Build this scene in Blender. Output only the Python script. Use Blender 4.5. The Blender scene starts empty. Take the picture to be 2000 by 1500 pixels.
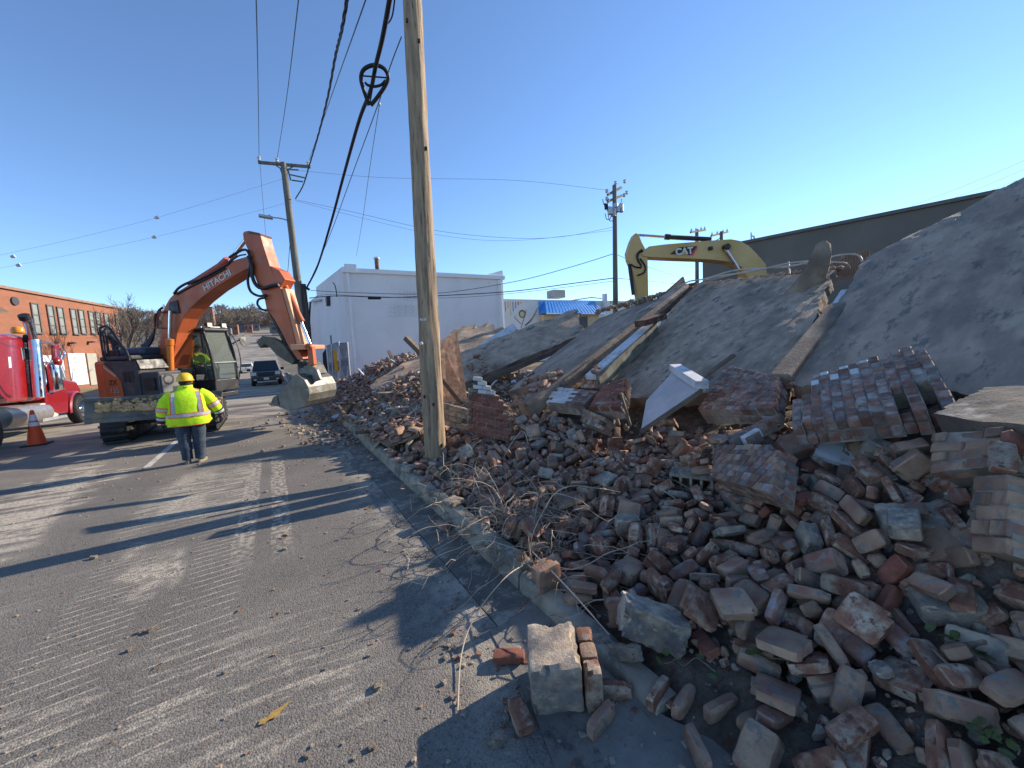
import bpy, bmesh, math, random
import numpy as np
from mathutils import Vector as V, Matrix as M, noise, Quaternion
random.seed(7)
PI = math.pi
sc = bpy.context.scene
col = sc.collection

# ------------------------------------------------------------------ camera
EYE = V((0, 0, 2.05))
FPX, PCX, PCY = 780.0, 1000.0, 750.0
def _basis(yaw, pitch, roll):
    f = V((math.sin(yaw)*math.cos(pitch), math.cos(yaw)*math.cos(pitch), -math.sin(pitch)))
    r = V((math.cos(yaw), -math.sin(yaw), 0)); u = r.cross(f)
    c, s = math.cos(roll), math.sin(roll)
    return c*r - s*u, c*u + s*r, f
CR, CU, CF = _basis(math.radians(30.8347), math.radians(5.4619), math.radians(3.0))
cd = bpy.data.cameras.new('camera'); cam = bpy.data.objects.new('camera', cd); col.objects.link(cam)
cd.sensor_width = 36; cd.lens = 36*FPX/2000; cd.clip_end = 3000; cd.clip_start = 0.05
cam.matrix_world = M(((CR.x, CU.x, -CF.x, EYE.x), (CR.y, CU.y, -CF.y, EYE.y), (CR.z, CU.z, -CF.z, EYE.z), (0, 0, 0, 1)))
sc.camera = cam

# ------------------------------------------------------------------ light
SUN_AZ, SUN_EL = math.radians(89.2), math.radians(24.0)
w = bpy.data.worlds.new('World'); sc.world = w; w.use_nodes = True
nt = w.node_tree; bg = nt.nodes['Background']
sk = nt.nodes.new('ShaderNodeTexSky'); sk.sky_type = 'NISHITA'; sk.sun_disc = False
sk.sun_elevation = SUN_EL; sk.sun_rotation = SUN_AZ; sk.air_density = 0.8; sk.dust_density = 0.0; sk.ozone_density = 4.2; sk.altitude = 100
nt.links.new(sk.outputs[0], bg.inputs[0]); bg.inputs[1].default_value = 0.15
sl = bpy.data.lights.new('sun', 'SUN'); so = bpy.data.objects.new('sun', sl); col.objects.link(so)
sl.energy = 4.8; sl.angle = math.radians(0.53); sl.color = (1.0, 0.88, 0.72)
sd = V((math.sin(SUN_AZ)*math.cos(SUN_EL), math.cos(SUN_AZ)*math.cos(SUN_EL), math.sin(SUN_EL)))
so.rotation_euler = sd.to_track_quat('Z', 'Y').to_euler(); so.location = (30, 0, 30)
sc.view_settings.view_transform = 'Standard'; sc.view_settings.look = 'None'
sc.view_settings.exposure = 0.8; sc.view_settings.gamma = 1; sc.view_settings.use_curve_mapping = False
sc.render.engine = 'CYCLES'; sc.cycles.max_bounces = 6; sc.cycles.diffuse_bounces = 4; sc.cycles.use_denoising = True

# ------------------------------------------------------------------ geometry of the place
def ray(px, py): return CF + CR*((px-PCX)/FPX) - CU*((py-PCY)/FPX)
def at_z(px, py, z=0.0):
    d = ray(px, py); return EYE + d*((z-EYE.z)/d.z)
def at_y(px, py, y):
    d = ray(px, py); return EYE + d*(y/d.y)
def at_x(px, py, x):
    d = ray(px, py); return EYE + d*(x/d.x)
def at_plane(px, py, p, n):
    d = ray(px, py); return EYE + d*((p-EYE).dot(n)/d.dot(n))
def at_d(px, py, dep): return EYE + ray(px, py)*dep

# ------------------------------------------------------------------ materials
MATS = {}
def mat(name, c, rough=.75, metal=0.0, var=.18, vscale=3.0, c2=None, c2scale=1.2, c2amt=.5, c2soft=.12, bump=0.0, bscale=40.0, spec=.35,
        stretch=None, rand=0.0, c3=None, c3scale=9.0, c3amt=.4, emit=None, alpha=None, coat=0.0, island=False):
    if name in MATS: return MATS[name]
    m = bpy.data.materials.new(name); m.use_nodes = True; MATS[name] = m
    N, L = m.node_tree.nodes, m.node_tree.links
    b = N['Principled BSDF']
    b.inputs['Roughness'].default_value = rough; b.inputs['Metallic'].default_value = metal
    b.inputs['Specular IOR Level'].default_value = spec
    if coat: b.inputs['Coat Weight'].default_value = coat; b.inputs['Coat Roughness'].default_value = .08
    tc = N.new('ShaderNodeTexCoord'); vec = tc.outputs['Object']
    seed = None
    if rand or island:
        oi = N.new('ShaderNodeObjectInfo'); seed = oi.outputs['Random']
        if island:
            ge = N.new('ShaderNodeNewGeometry'); ad = N.new('ShaderNodeMath'); ad.operation = 'ADD'
            L.new(ge.outputs['Random Per Island'], ad.inputs[0]); L.new(seed, ad.inputs[1])
            fr = N.new('ShaderNodeMath'); fr.operation = 'FRACT'; L.new(ad.outputs[0], fr.inputs[0]); seed = fr.outputs[0]
        sm = N.new('ShaderNodeVectorMath'); sm.operation = 'ADD'; L.new(vec, sm.inputs[0])
        s2 = N.new('ShaderNodeMath'); s2.operation = 'MULTIPLY'; s2.inputs[1].default_value = 37.0; L.new(seed, s2.inputs[0])
        L.new(s2.outputs[0], sm.inputs[1]); vec = sm.outputs[0]
    if stretch:
        mp = N.new('ShaderNodeMapping'); mp.inputs['Scale'].default_value = stretch; L.new(vec, mp.inputs[0]); vec = mp.outputs[0]
    def nz(scale, detail=5, rgh=.6):
        n = N.new('ShaderNodeTexNoise'); n.inputs['Scale'].default_value = scale; n.inputs['Detail'].default_value = detail
        n.inputs['Roughness'].default_value = rgh; L.new(vec, n.inputs['Vector']); return n.outputs[0]
    def mix(fac, a, bb, mode='MIX'):
        x = N.new('ShaderNodeMix'); x.data_type = 'RGBA'; x.blend_type = mode
        for s, v in ((x.inputs[0], fac), (x.inputs[6], a), (x.inputs[7], bb)):
            if hasattr(v, 'is_linked') or hasattr(v, 'links'): L.new(v, s)
            elif isinstance(v, (int, float)): s.default_value = v
            else: s.default_value = (*v, 1)
        return x.outputs[2]
    def ramp(v, lo, hi, a=0.0, bb=1.0):
        r = N.new('ShaderNodeMapRange'); r.inputs[1].default_value = lo; r.inputs[2].default_value = hi
        r.inputs[3].default_value = a; r.inputs[4].default_value = bb; r.interpolation_type = 'SMOOTHSTEP'
        L.new(v, r.inputs[0]); return r.outputs[0]
    out = c
    if c2 is not None:
        out = mix(ramp(nz(c2scale), .5+(.5-c2amt)*.5-c2soft, .5+(.5-c2amt)*.5+c2soft), c, c2)
    if c3 is not None:
        out = mix(ramp(nz(c3scale, 6, .7), .62-c3amt*.25, .72-c3amt*.2), out, c3)
    if rand or island:
        out = mix(1.0, out, ramp_rgb(N, L, seed, rand), 'MULTIPLY')
    if var:
        v = ramp(nz(vscale, 6, .65), .25, .75, 1-var, 1+var)
        out = mix(1.0, out, v, 'MULTIPLY')
    if isinstance(out, tuple): b.inputs['Base Color'].default_value = (*out, 1)
    else: L.new(out, b.inputs['Base Color'])
    if rough < .95 and var:
        L.new(ramp(nz(vscale*2.3), .3, .7, max(0, rough-.1), min(1, rough+.1)), b.inputs['Roughness'])
    if bump:
        bp = N.new('ShaderNodeBump'); bp.inputs['Strength'].default_value = 1; bp.inputs['Distance'].default_value = bump
        L.new(nz(bscale, 8, .7), bp.inputs['Height']); L.new(bp.outputs[0], b.inputs['Normal'])
    if alpha is not None: b.inputs['Alpha'].default_value = alpha
    if emit: b.inputs['Emission Color'].default_value = (*emit[:3], 1); b.inputs['Emission Strength'].default_value = emit[3]
    return m
def ramp_rgb(N, L, seed, amt):
    r = N.new('ShaderNodeMapRange'); r.inputs[3].default_value = 1-amt; r.inputs[4].default_value = 1+amt
    L.new(seed, r.inputs[0]); return r.outputs[0]

# ------------------------------------------------------------------ mesh builder
class MB:
    def __init__(s): s.v = []; s.f = []; s.m = []; s.mi = 0
    def add(s, vs, fs):
        o = len(s.v); s.v += [V(p) for p in vs]; s.f += [tuple(i+o for i in f) for f in fs]; s.m += [s.mi]*len(fs)
    def box(s, c, sz, R=None):
        c = V(c); x, y, z = (k/2 for k in sz); R = R or M.Identity(3)
        vs = [c + R @ V((a*x, b*y, d*z)) for a in (-1, 1) for b in (-1, 1) for d in (-1, 1)]
        s.add(vs, [(0, 1, 3, 2), (4, 6, 7, 5), (0, 4, 5, 1), (2, 3, 7, 6), (0, 2, 6, 4), (1, 5, 7, 3)])
    def bar(s, a, b, wd, th, up=V((0, 0, 1))):
        a, b = V(a), V(b); d = (b-a); l = d.length
        if l < 1e-6: return
        d.normalize(); side = d.cross(up)
        if side.length < 1e-3: side = d.cross(V((1, 0, 0)))
        side.normalize(); u2 = side.cross(d)
        R = M((d, side, u2)).transposed(); s.box((a+b)/2, (l, wd, th), R)
    def prism(s, poly, vec):
        n = len(poly); vec = V(vec); nor = V((0, 0, 0))
        for i in range(n):
            a, b = poly[i], poly[(i+1) % n]; nor += a.cross(b)
        if nor.dot(vec) > 0: poly = poly[::-1]
        a = [V(p) for p in poly]; b = [p+vec for p in a]
        s.add(a+b, [tuple(range(n)), tuple(range(2*n-1, n-1, -1))] + [(i, i+n, (i+1) % n+n, (i+1) % n) for i in range(n)])
    def tube(s, pts, r, n=8, caps=True, closed=False):
        pts = [V(p) for p in pts]; k = len(pts); rs = r if isinstance(r, (list, tuple)) else [r]*k
        vs = []; prev = None
        for i, p in enumerate(pts):
            if closed: d = pts[(i+1) % k]-pts[i-1]
            else: d = pts[min(i+1, k-1)]-pts[max(i-1, 0)]
            if d.length < 1e-9: d = V((0, 0, 1))
            d.normalize()
            if prev is None: a = d.cross(V((0, 0, 1)) if abs(d.z) < .9 else V((1, 0, 0)))
            else: a = prev - d*prev.dot(d)
            if a.length < 1e-6: a = d.orthogonal()
            a.normalize(); prev = a; b = d.cross(a)
            for j in range(n):
                t = 2*PI*j/n; vs.append(p + (a*math.cos(t) + b*math.sin(t))*rs[i])
        fs = []
        for i in range(k if closed else k-1):
            i2 = (i+1) % k
            for j in range(n): j2 = (j+1) % n; fs.append((i*n+j, i*n+j2, i2*n+j2, i2*n+j))
        if caps and not closed: fs += [tuple(range(n-1, -1, -1)), tuple(range((k-1)*n, k*n))]
        s.add(vs, fs)
    def rings(s, rings, caps=True):
        n = len(rings[0]); vs = [p for r in rings for p in r]; fs = []
        for i in range(len(rings)-1):
            for j in range(n): j2 = (j+1) % n; fs.append((i*n+j, i*n+j2, (i+1)*n+j2, (i+1)*n+j))
        if caps: fs += [tuple(range(n-1, -1, -1)), tuple(range((len(rings)-1)*n, len(rings)*n))]
        s.add(vs, fs)
    def lathe(s, base, axis, prof, n=20, caps=True):
        axis = V(axis).normalized(); a = axis.orthogonal().normalized(); b = axis.cross(a); base = V(base)
        s.rings([[base + axis*h + (a*math.cos(2*PI*j/n)+b*math.sin(2*PI*j/n))*max(r, 1e-4) for j in range(n)] for r, h in prof], caps=caps)
    def ball(s, c, r, n=12, k=7, sc3=(1, 1, 1)):
        c = V(c)
        s.rings([[c + V((sc3[0]*r*math.sin(PI*i/k)*math.cos(2*PI*j/n), sc3[1]*r*math.sin(PI*i/k)*math.sin(2*PI*j/n), -sc3[2]*r*math.cos(PI*i/k))) for j in range(n)] for i in range(k+1)], caps=False)
    def mesh(s, name, mats, org=V((0, 0, 0)), smooth=None):
        me = bpy.data.meshes.new(name); me.from_pydata([tuple(p-org) for p in s.v], [], s.f)
        for mm in (mats if isinstance(mats, (list, tuple)) else [mats]): me.materials.append(mm)
        if any(s.m): me.polygons.foreach_set('material_index', s.m)
        me.validate()
        if smooth is not None:
            me.polygons.foreach_set('use_smooth', [True]*len(me.polygons)); me.set_sharp_from_angle(angle=math.radians(smooth))
        me.update(); return me
    def build(s, name, mats, parent=None, org=None, smooth=None, bevel=0.0):
        if org is None:
            if parent is not None: org = parent.get('_org', None); org = V(org) if org is not None else V((0, 0, 0))
            else:
                xs = [p.x for p in s.v]; ys = [p.y for p in s.v]
                org = V(((min(xs)+max(xs))/2, (min(ys)+max(ys))/2, min(p.z for p in s.v)))
        o = bpy.data.objects.new(name, s.mesh(name, mats, org, smooth)); col.objects.link(o)
        if parent is not None: o.parent = parent
        else: o.location = org
        ORG[o.name] = org
        o['_org'] = tuple(org)
        if bevel:
            bv = o.modifiers.new('edge', 'BEVEL'); bv.width = bevel; bv.segments = 2; bv.limit_method = 'ANGLE'; bv.angle_limit = math.radians(40)
        return o
ORG = {}
def tag(o, label=None, cat=None, group=None, kind=None):
    if label: o['label'] = label
    if cat: o['category'] = cat
    if group: o['group'] = group
    if kind: o['kind'] = kind
    return o
def thing(name, loc, label, cat, group=None):
    o = bpy.data.objects.new(name, None); col.objects.link(o); o.location = V(loc); o['_org'] = tuple(V(loc))
    return tag(o, label, cat, group)
def inst(src, parent=None, loc=None, rot=None, scale=None, **kw):
    o = src.copy(); col.objects.link(o)
    if parent is not None: o.parent = parent
    if loc is not None: o.location = loc
    if rot is not None:
        if isinstance(rot, Quaternion): o.rotation_mode = 'QUATERNION'; o.rotation_quaternion = rot
        else: o.rotation_euler = rot
    if scale is not None: o.scale = scale
    tag(o, **kw); return o
def copy_tree(o, loc=None, parent=None):
    kids = [k for k in o.children]
    c = o.copy(); col.objects.link(c)
    if parent is not None: c.parent = parent
    if loc is not None: c.location = loc
    for k in kids: copy_tree(k, None, c)
    return c
def fbm(p, s=1.0, o=4): return noise.fractal(V(p)*s, .6, 2.0, o)
def sag(a, b, drop, n=14):
    a, b = V(a), V(b); return [a.lerp(b, t/n) - V((0, 0, drop*4*(t/n)*(1-t/n))) for t in range(n+1)]
def smooth_path(pts, n=6):
    pts = [V(p) for p in pts]; out = []
    for i in range(len(pts)-1):
        p0, p1, p2, p3 = pts[max(i-1, 0)], pts[i], pts[i+1], pts[min(i+2, len(pts)-1)]
        for k in range(n):
            t = k/n; out.append(.5*((2*p1) + (p2-p0)*t + (2*p0-5*p1+4*p2-p3)*t*t + (3*p1-p0-3*p2+p3)*t**3))
    out.append(pts[-1]); return out
def text(s, name, m, size, M3, loc, parent=None, ext=.002, bold=0.0, align='CENTER', shear=0.0, sx=1.0):
    cu = bpy.data.curves.new(name, 'FONT'); cu.body = s; cu.size = size; cu.extrude = ext; cu.align_x = align; cu.align_y = 'CENTER'; cu.offset = bold; cu.shear = shear
    o = bpy.data.objects.new(name, cu); col.objects.link(o); cu.materials.append(m)
    mw = M3.to_4x4(); mw.translation = loc
    if sx != 1: mw = mw @ M.Diagonal((sx, 1, 1, 1))
    dg = bpy.context.evaluated_depsgraph_get(); me = bpy.data.meshes.new_from_object(o.evaluated_get(dg)); bpy.data.objects.remove(o)
    o = bpy.data.objects.new(name, me); col.objects.link(o)
    if parent is not None:
        o.parent = parent; mw.translation = V(loc)-V(parent['_org'])
    o.matrix_local = mw; return o
def facing(xdir, up=V((0, 0, 1))):
    x = xdir.normalized(); z = x.cross(up).normalized(); y = z.cross(x); return M((x, y, z)).transposed()
# ================================================================== SETTING
# ---- asphalt with the tracked dust marks
def asphalt_material():
    m = bpy.data.materials.new('asphalt'); m.use_nodes = True
    N, L = m.node_tree.nodes, m.node_tree.links; b = N['Principled BSDF']
    b.inputs['Roughness'].default_value = .82; b.inputs['Specular IOR Level'].default_value = .3
    tc = N.new('ShaderNodeTexCoord'); P = tc.outputs['Object']
    sep = N.new('ShaderNodeSeparateXYZ'); L.new(P, sep.inputs[0]); X, Y = sep.outputs[0], sep.outputs[1]
    def val(v, s):
        if isinstance(v, (int, float)): s.default_value = v
        else: L.new(v, s)
    def op(o, a, bb=0.0, c=None):
        n = N.new('ShaderNodeMath'); n.operation = o; val(a, n.inputs[0]); val(bb, n.inputs[1])
        if c is not None: val(c, n.inputs[2])
        return n.outputs[0]
    def nz(scale, detail=4, rgh=.6, vec=None, w=None):
        n = N.new('ShaderNodeTexNoise'); n.inputs['Scale'].default_value = scale; n.inputs['Detail'].default_value = detail
        n.inputs['Roughness'].default_value = rgh; L.new(vec or P, n.inputs['Vector']); return n.outputs[0]
    def mr(v, lo, hi, a=0.0, bb=1.0):
        r = N.new('ShaderNodeMapRange'); r.interpolation_type = 'SMOOTHSTEP'
        for i, q in enumerate((v, lo, hi, a, bb)): val(q, r.inputs[i])
        return r.outputs[0]
    def mix(f, a, bb):
        x = N.new('ShaderNodeMix'); x.data_type = 'RGBA'
        val(f, x.inputs[0])
        for s, v in ((x.inputs[6], a), (x.inputs[7], bb)):
            if isinstance(v, tuple): s.default_value = (*v, 1)
            else: L.new(v, s)
        return x.outputs[2]
    def mapv(sx, sy, sz=1):
        mp = N.new('ShaderNodeMapping'); mp.inputs['Scale'].default_value = (sx, sy, sz); L.new(P, mp.inputs[0]); return mp.outputs[0]
    base = mix(mr(nz(.5, 5), .35, .7), (.138, .120, .101), (.188, .165, .138))
    base = mix(mr(nz(3.2, 5), .5, .8, 0, .5), base, (.19, .165, .135))
    vo = N.new('ShaderNodeTexVoronoi'); vo.inputs['Scale'].default_value = 95; L.new(P, vo.inputs['Vector'])
    sepc = N.new('ShaderNodeSeparateColor'); L.new(vo.outputs['Color'], sepc.inputs[0])
    base = mix(mr(sepc.outputs[0], .5, 1, 0, .55), base, (.23, .215, .19))
    base = mix(mr(sepc.outputs[1], .75, 1, 0, .6), base, (.04, .04, .042))
    # dust laid down by the tracks: bars across the lane, broken by noise
    wob = op('MULTIPLY_ADD', nz(.55, 2), 1.0, -.5)
    def band(cx, hw, soft=.10, drift=0.0, wv=.45):
        c = op('ADD', op('ADD', cx, op('MULTIPLY', wob, wv)), op('MULTIPLY', op('SUBTRACT', Y, 5.0), drift))
        d = op('ABSOLUTE', op('SUBTRACT', X, c)); return mr(d, hw, hw+soft, 1, 0)
    def yr(y0, y1, s=.6): return op('MULTIPLY', mr(Y, y0-s, y0+s), mr(Y, y1-s, y1+s, 1, 0))
    def stripes(per, skew, duty, jit=1.0):
        ph = op('ADD', op('ADD', Y, op('MULTIPLY', X, skew)), op('MULTIPLY', nz(1.1, 2), .06*jit))
        fr = op('FRACT', op('DIVIDE', ph, per)); tri = op('ABSOLUTE', op('SUBTRACT', fr, .5)); return mr(tri, .5-duty, .5-duty+.09)
    brk = mr(nz(1, 4, .7, mapv(5, 14)), .34, .54); brk2 = mr(nz(1, 5, .75, mapv(9, 34)), .38, .56)
    fine = mr(nz(26, 4, .7), .3, .58)
    blot = mr(nz(1.1, 4), .45, .58); blot2 = mr(nz(.8, 3), .33, .46)
    def mul(*a):
        r = a[0]
        for q in a[1:]: r = op('MULTIPLY', r, q)
        return r
    masks = [
        mul(band(-1.42, .26, .10, .02), yr(2.4, 6.2, .4), stripes(.098, -.10, .12), brk, fine, blot2, .72),
        mul(band(-.66, .20, .08, .0), yr(2.5, 6.4, .4), stripes(.112, -.06, .12), brk, fine, blot2, .72),
        mul(band(-2.3, .34, .16, .0), yr(3.4, 5.3, .4), stripes(.115, -.18, .11), brk, fine, blot, .6),
        mul(band(-1.25, .22, .14, -.02), yr(4.3, 9.4), blot, fine, brk2, .85),
        mul(band(-1.15, .5, .3), yr(6.4, 9.2), mr(nz(1, 5, .7, mapv(1.2, 12)), .45, .6), fine, .8),
        mul(band(-2.75, .28, .2, -.13), yr(6.8, 12.0), mr(nz(1, 5, .7, mapv(1.5, 5)), .42, .56), fine, .9),
        mul(band(-3.7, .7, .3, .06), yr(5.2, 11.0), mr(nz(1, 5, .7, mapv(1.4, 5)), .47, .6), fine, .9),
        mul(band(-.45, .09, .03, .0, .06), yr(5.0, 9.5), mr(nz(1, 3, .6, mapv(14, 14)), .46, .56), .55),
        mul(band(-.08, .09, .03, .0, .06), yr(5.0, 9.5), mr(nz(1, 3, .6, mapv(14, 14)), .46, .56), .55),
        mul(band(-.7, .9, .4), yr(2.2, 3.5), mr(nz(1, 5, .7, mapv(1.8, 9)), .5, .64), fine, .6),
        mul(band(-.35, .45, .4), yr(2.2, 3.6, .4), stripes(.17, .22, .10), brk2, fine, .35),
        mul(mr(X, -9.0, -2.0, .3, .15), mr(nz(1, 5, .7, mapv(.5, 2.4)), .56, .7), fine),
        mul(mr(Y, 8.5, 18, 0, .55), mr(nz(1, 5, .65, mapv(.4, .9)), .36, .62)),
        mul(mr(X, .5, 1.25), mr(nz(2.3, 5, .7), .42, .62), .5),
    ]
    tot = masks[0]
    for q in masks[1:]: tot = op('MAXIMUM', tot, q)
    base = mix(tot, base, (.54, .465, .36))
    rust = mul(mr(nz(2.1, 5, .7), .66, .74), .55); base = mix(rust, base, (.16, .085, .05))
    # tar crack lines
    L.new(base, b.inputs['Base Color'])
    bp = N.new('ShaderNodeBump'); bp.inputs['Strength'].default_value = .6; bp.inputs['Distance'].default_value = .008
    vh = N.new('ShaderNodeTexVoronoi'); vh.inputs['Scale'].default_value = 95; L.new(P, vh.inputs['Vector'])
    h = op('ADD', op('MULTIPLY', vh.outputs['Distance'], -.8), op('MULTIPLY', nz(30, 6, .7), .8))
    L.new(h, bp.inputs['Height']); L.new(bp.outputs[0], b.inputs['Normal'])
    return m

def terrain_z(y):
    t = max(0.0, y-62.0); return .0009*t*t*(1 if t < 80 else 1) if t < 90 else .0009*8100 + .162*(t-90)*.55
def sheet(name, x0, x1, ys, m, dz=0.0, kind='structure'):
    b = MB()
    xs = [x0, x1]; vs = []; fs = []
    for y in ys: vs += [(x0, y, terrain_z(y)+dz), (x1, y, terrain_z(y)+dz)]
    for i in range(len(ys)-1): fs.append((2*i, 2*i+1, 2*i+3, 2*i+2))
    b.add(vs, fs); return tag(b.build(name, m, org=V((0, 0, 0))), kind=kind)
YS = [-40, -5, 0, 5, 10, 20, 40, 62] + list(range(66, 180, 6)) + [200, 230, 260, 300, 360, 420]
GROUND = mat('winter_ground', (.115, .10, .075), .95, var=.25, vscale=.4, c2=(.16, .135, .09), c2scale=.08, c3=(.075, .075, .05), c3scale=.5, bump=.05, bscale=3)
g = MB()
def gz(x, y):
    return terrain_z(y) + (max(0, abs(x)-90)*.02)
nx, xs = 0, [-1500, -500, -200, -100, -60, -30, -10, 0, 10, 30, 60, 100, 200, 500, 1500]
gy = [-300, -60] + YS[1:] + [520, 700, 1500]
vs = [(x, y, terrain_z(min(y, 420))-.06) for y in gy for x in xs]
fs = [(j*len(xs)+i, j*len(xs)+i+1, (j+1)*len(xs)+i+1, (j+1)*len(xs)+i) for j in range(len(gy)-1) for i in range(len(xs)-1)]
g.add(vs, fs); tag(g.build('ground', GROUND, org=V((0, 0, 0))), kind='structure')
ASPH = asphalt_material()
sheet('road', -9.3, 1.24, YS, ASPH)
GUT = mat('gutter_concrete', (.19, .165, .135), .9, var=.25, vscale=2.5, c2=(.12, .105, .088), c2scale=1.3, c2amt=.5, c3=(.26, .235, .19), c3scale=5, c3amt=.5, bump=.006, bscale=60)
sheet('gutter', 1.244, 1.62, YS, GUT, .004)
sheet('pavement', -12.0, -9.42, YS, mat('pavement_concrete', (.24, .225, .19), .9, var=.2, vscale=1.5, bump=.004), .12)
DIRT = mat('pavement_dirt', (.15, .125, .10), .95, var=.3, vscale=4, c2=(.22, .19, .15), c2scale=2, c3=(.07, .06, .05), c3scale=6, bump=.02, bscale=25)
# far road kerb on the other side
b = MB()
for i in range(len(YS)-1): b.box((-9.36, (YS[i]+YS[i+1])/2, (terrain_z(YS[i])+terrain_z(YS[i+1]))/2+.05), (.13, YS[i+1]-YS[i]-.01, .17))
tag(b.build('far_kerb', GUT, org=V((0, 0, 0))), kind='structure')
# lane marking (dashes), worn
PAINTW = mat('worn_road_paint', (.50, .47, .41), .8, var=.25, vscale=9, c2=(.15, .14, .125), c2scale=7, c2amt=.30, c2soft=.08)
for y0, y1 in ((10.55, 14.9), (23.2, 26.2), (35.4, 38.4), (47.6, 50.6), (59.8, 62)):
    b = MB(); b.add([(-2.40, y0, .004), (-2.28, y0, .004), (-2.28, y1, .004), (-2.40, y1, .004)], [(0, 1, 2, 3)])
    tag(b.build('lane_marking', PAINTW, org=V((0, 0, 0))), kind='structure')
b = MB(); b.add([(1.0, 26, .005), (1.1, 26, .005), (1.1, 60, .005), (1.0, 60, .005)], [(0, 1, 2, 3)])
tag(b.build('edge_marking', PAINTW, org=V((0, 0, 0))), kind='structure')
# kerb: cast lengths with joints, the near ones chipped
KERB = mat('kerb_concrete', (.34, .285, .21), .92, var=.25, vscale=3, c2=(.15, .135, .115), c2scale=2.2, c2amt=.45, c3=(.33, .30, .24), c3scale=7, c3amt=.45, bump=.012, bscale=45)
def kerb_block(y0, y1, h, x0=1.60, x1=1.78, chip=.012, lowend=None):
    b = MB(); n = max(2, int((y1-y0)/.12)); prof = [(x0, -.05), (x0+.012, h*.55), (x0+.03, h-.012), (x0+.05, h), (x1-.01, h), (x1, h-.01), (x1, -.05)]
    R = []
    for i in range(n+1):
        y = y0+(y1-y0)*i/n; k = 1.0 if lowend is None else (1-(i/n))*lowend+(i/n)
        R.append([V((x + chip*fbm((x*3, y*2.3, z*5), 2.0), y, (z*k if z > 0 else z) + (chip*.8*fbm((x+9, y*3.1, z), 1.5) if z > 0 else 0))) for x, z in prof])
    b.rings(R); return b
kerb = thing('kerb', (1.69, 8, 0), None, None); tag(kerb, kind='structure')
segs = [(1.35, 2.74, .15, .35), (2.76, 4.55, .20, None), (4.57, 6.6, .19, None), (6.62, 8.9, .18, None), (8.92, 11.2, .17, None), (11.22, 13.6, .17, None), (13.62, 18, .16, None), (18.02, 26, .16, None), (26.02, 45, .16, None), (45.02, 62, .16, None)]
for y0, y1, h, le in segs:
    if y0 < 14: kerb_block(y0, y1, h, lowend=le, chip=.016).build('kerb_stone', KERB, kerb, smooth=35)
    else:
        b = MB(); b.box((1.69, (y0+y1)/2, h/2-.03), (.18, y1-y0, h+.05)); b.build('kerb_stone', KERB, kerb, bevel=.02)
# lighter concrete apron in front of the near rubble
b = MB(); ap = [(1.08, 1.78), (1.17, 2.45), (1.6, 2.5), (1.62, 1.4), (2.1, .2), (2.2, -3), (.55, -3), (.72, .2), (.9, 1.1)]
b.add([(x, y, .008) for x, y in ap], [tuple(range(len(ap)-1, -1, -1))])
tag(b.build('apron', mat('apron_concrete', (.25, .22, .185), .9, var=.25, vscale=2.2, c2=(.17, .155, .135), c2scale=1.5, c3=(.075, .07, .06), c3scale=3, c3amt=.2, bump=.008, bscale=50), org=V((0, 0, 0))), kind='structure')

# ---- the bed of crushed masonry under the loose bricks
CP = [(2.33, .22, .26), (2.85, .3, .60), (3.28, .37, .90), (4.2, .84, 1.22), (3.4, 1.02, .66), (2.74, .8, .36), (2.32, 1.45, .16), (1.9, 1.9, .05), (1.43, 1.15, -.03), (1.7, .3, .02), (2.0, -.6, .1),
      (3.55, 2.2, .36), (4.2, 1.9, .85), (2.87, 2.9, .19), (3.0, 3.9, .2), (3.7, 2.9, .42), (4.7, 4.1, .6), (5, 2.4, 1.05), (5, 4.8, .95), (2.2, 6.2, .30), (2.85, 4.9, .28), (2.9, 5.6, .42), (2.2, 4.4, .14), (2.2, 3.0, .12),
      (4.4, 7.4, .75), (4, 9, .8), (2.2, 9.8, .2), (2.0, 8, .2), (1.95, 12, .15), (3.5, 12, .85), (2.6, 13.5, .55), (3.5, 15, 1.15), (4.6, 17, 1.75), (3.4, 18, 1.2), (2.0, 15, .2), (2.3, 18, .4), (2.6, 22, .45), (5.5, 20, 1.5), (4.5, 24, .6), (3, 27, .2), (7, 25, .3),
      (9, 6, 2.35), (9, 3, 2.4), (7, 2.5, 1.65), (7, 5, 1.6), (6.5, 7.5, 1.25), (12, 1.6, 3.4), (8.5, 10, 1.5), (6.5, 9.5, 1.1), (8, 13, 1.2), (6, 0, 1.55), (4, -1, .95), (12, -2, 3.4), (8, -1, 2.2), (12, 8, 1.4), (14, 5, .9), (15, 0, 1), (15, 10, .3), (9, 16, .8), (9, 20, .6), (15, 20, .1), (3, -1, .5), (2, -3, .2), (6, -4, 1.2)]
_cp = np.array(CP); _n = len(CP)
_dm = np.sqrt(((_cp[:, None, :2]-_cp[None, :, :2])**2).sum(-1)+.09)
_A = np.zeros((_n+1, _n+1)); _A[:_n, :_n] = -_dm - np.eye(_n)*.08; _A[:_n, _n] = 1; _A[_n, :_n] = 1
_wt = np.linalg.solve(_A, np.concatenate([_cp[:, 2], [0.0]]))
def bed_np(x, y):
    d = np.sqrt((x[..., None]-_cp[:, 0])**2 + (y[..., None]-_cp[:, 1])**2 + .09)
    z = (-d*_wt[:_n]).sum(-1) + _wt[_n]
    z = np.where(x > 1.6, np.minimum(z, .44*np.maximum(x-.85, 0.05)), z)
    edge = np.clip((x-1.78)/.35, 0, 1)
    return np.where(y > 2.75, np.where(x < 1.8, .13, .13*(1-edge)+np.maximum(z, .13)*edge), z)
def bed(x, y): return float(bed_np(np.array(x, float), np.array(y, float)))
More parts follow.
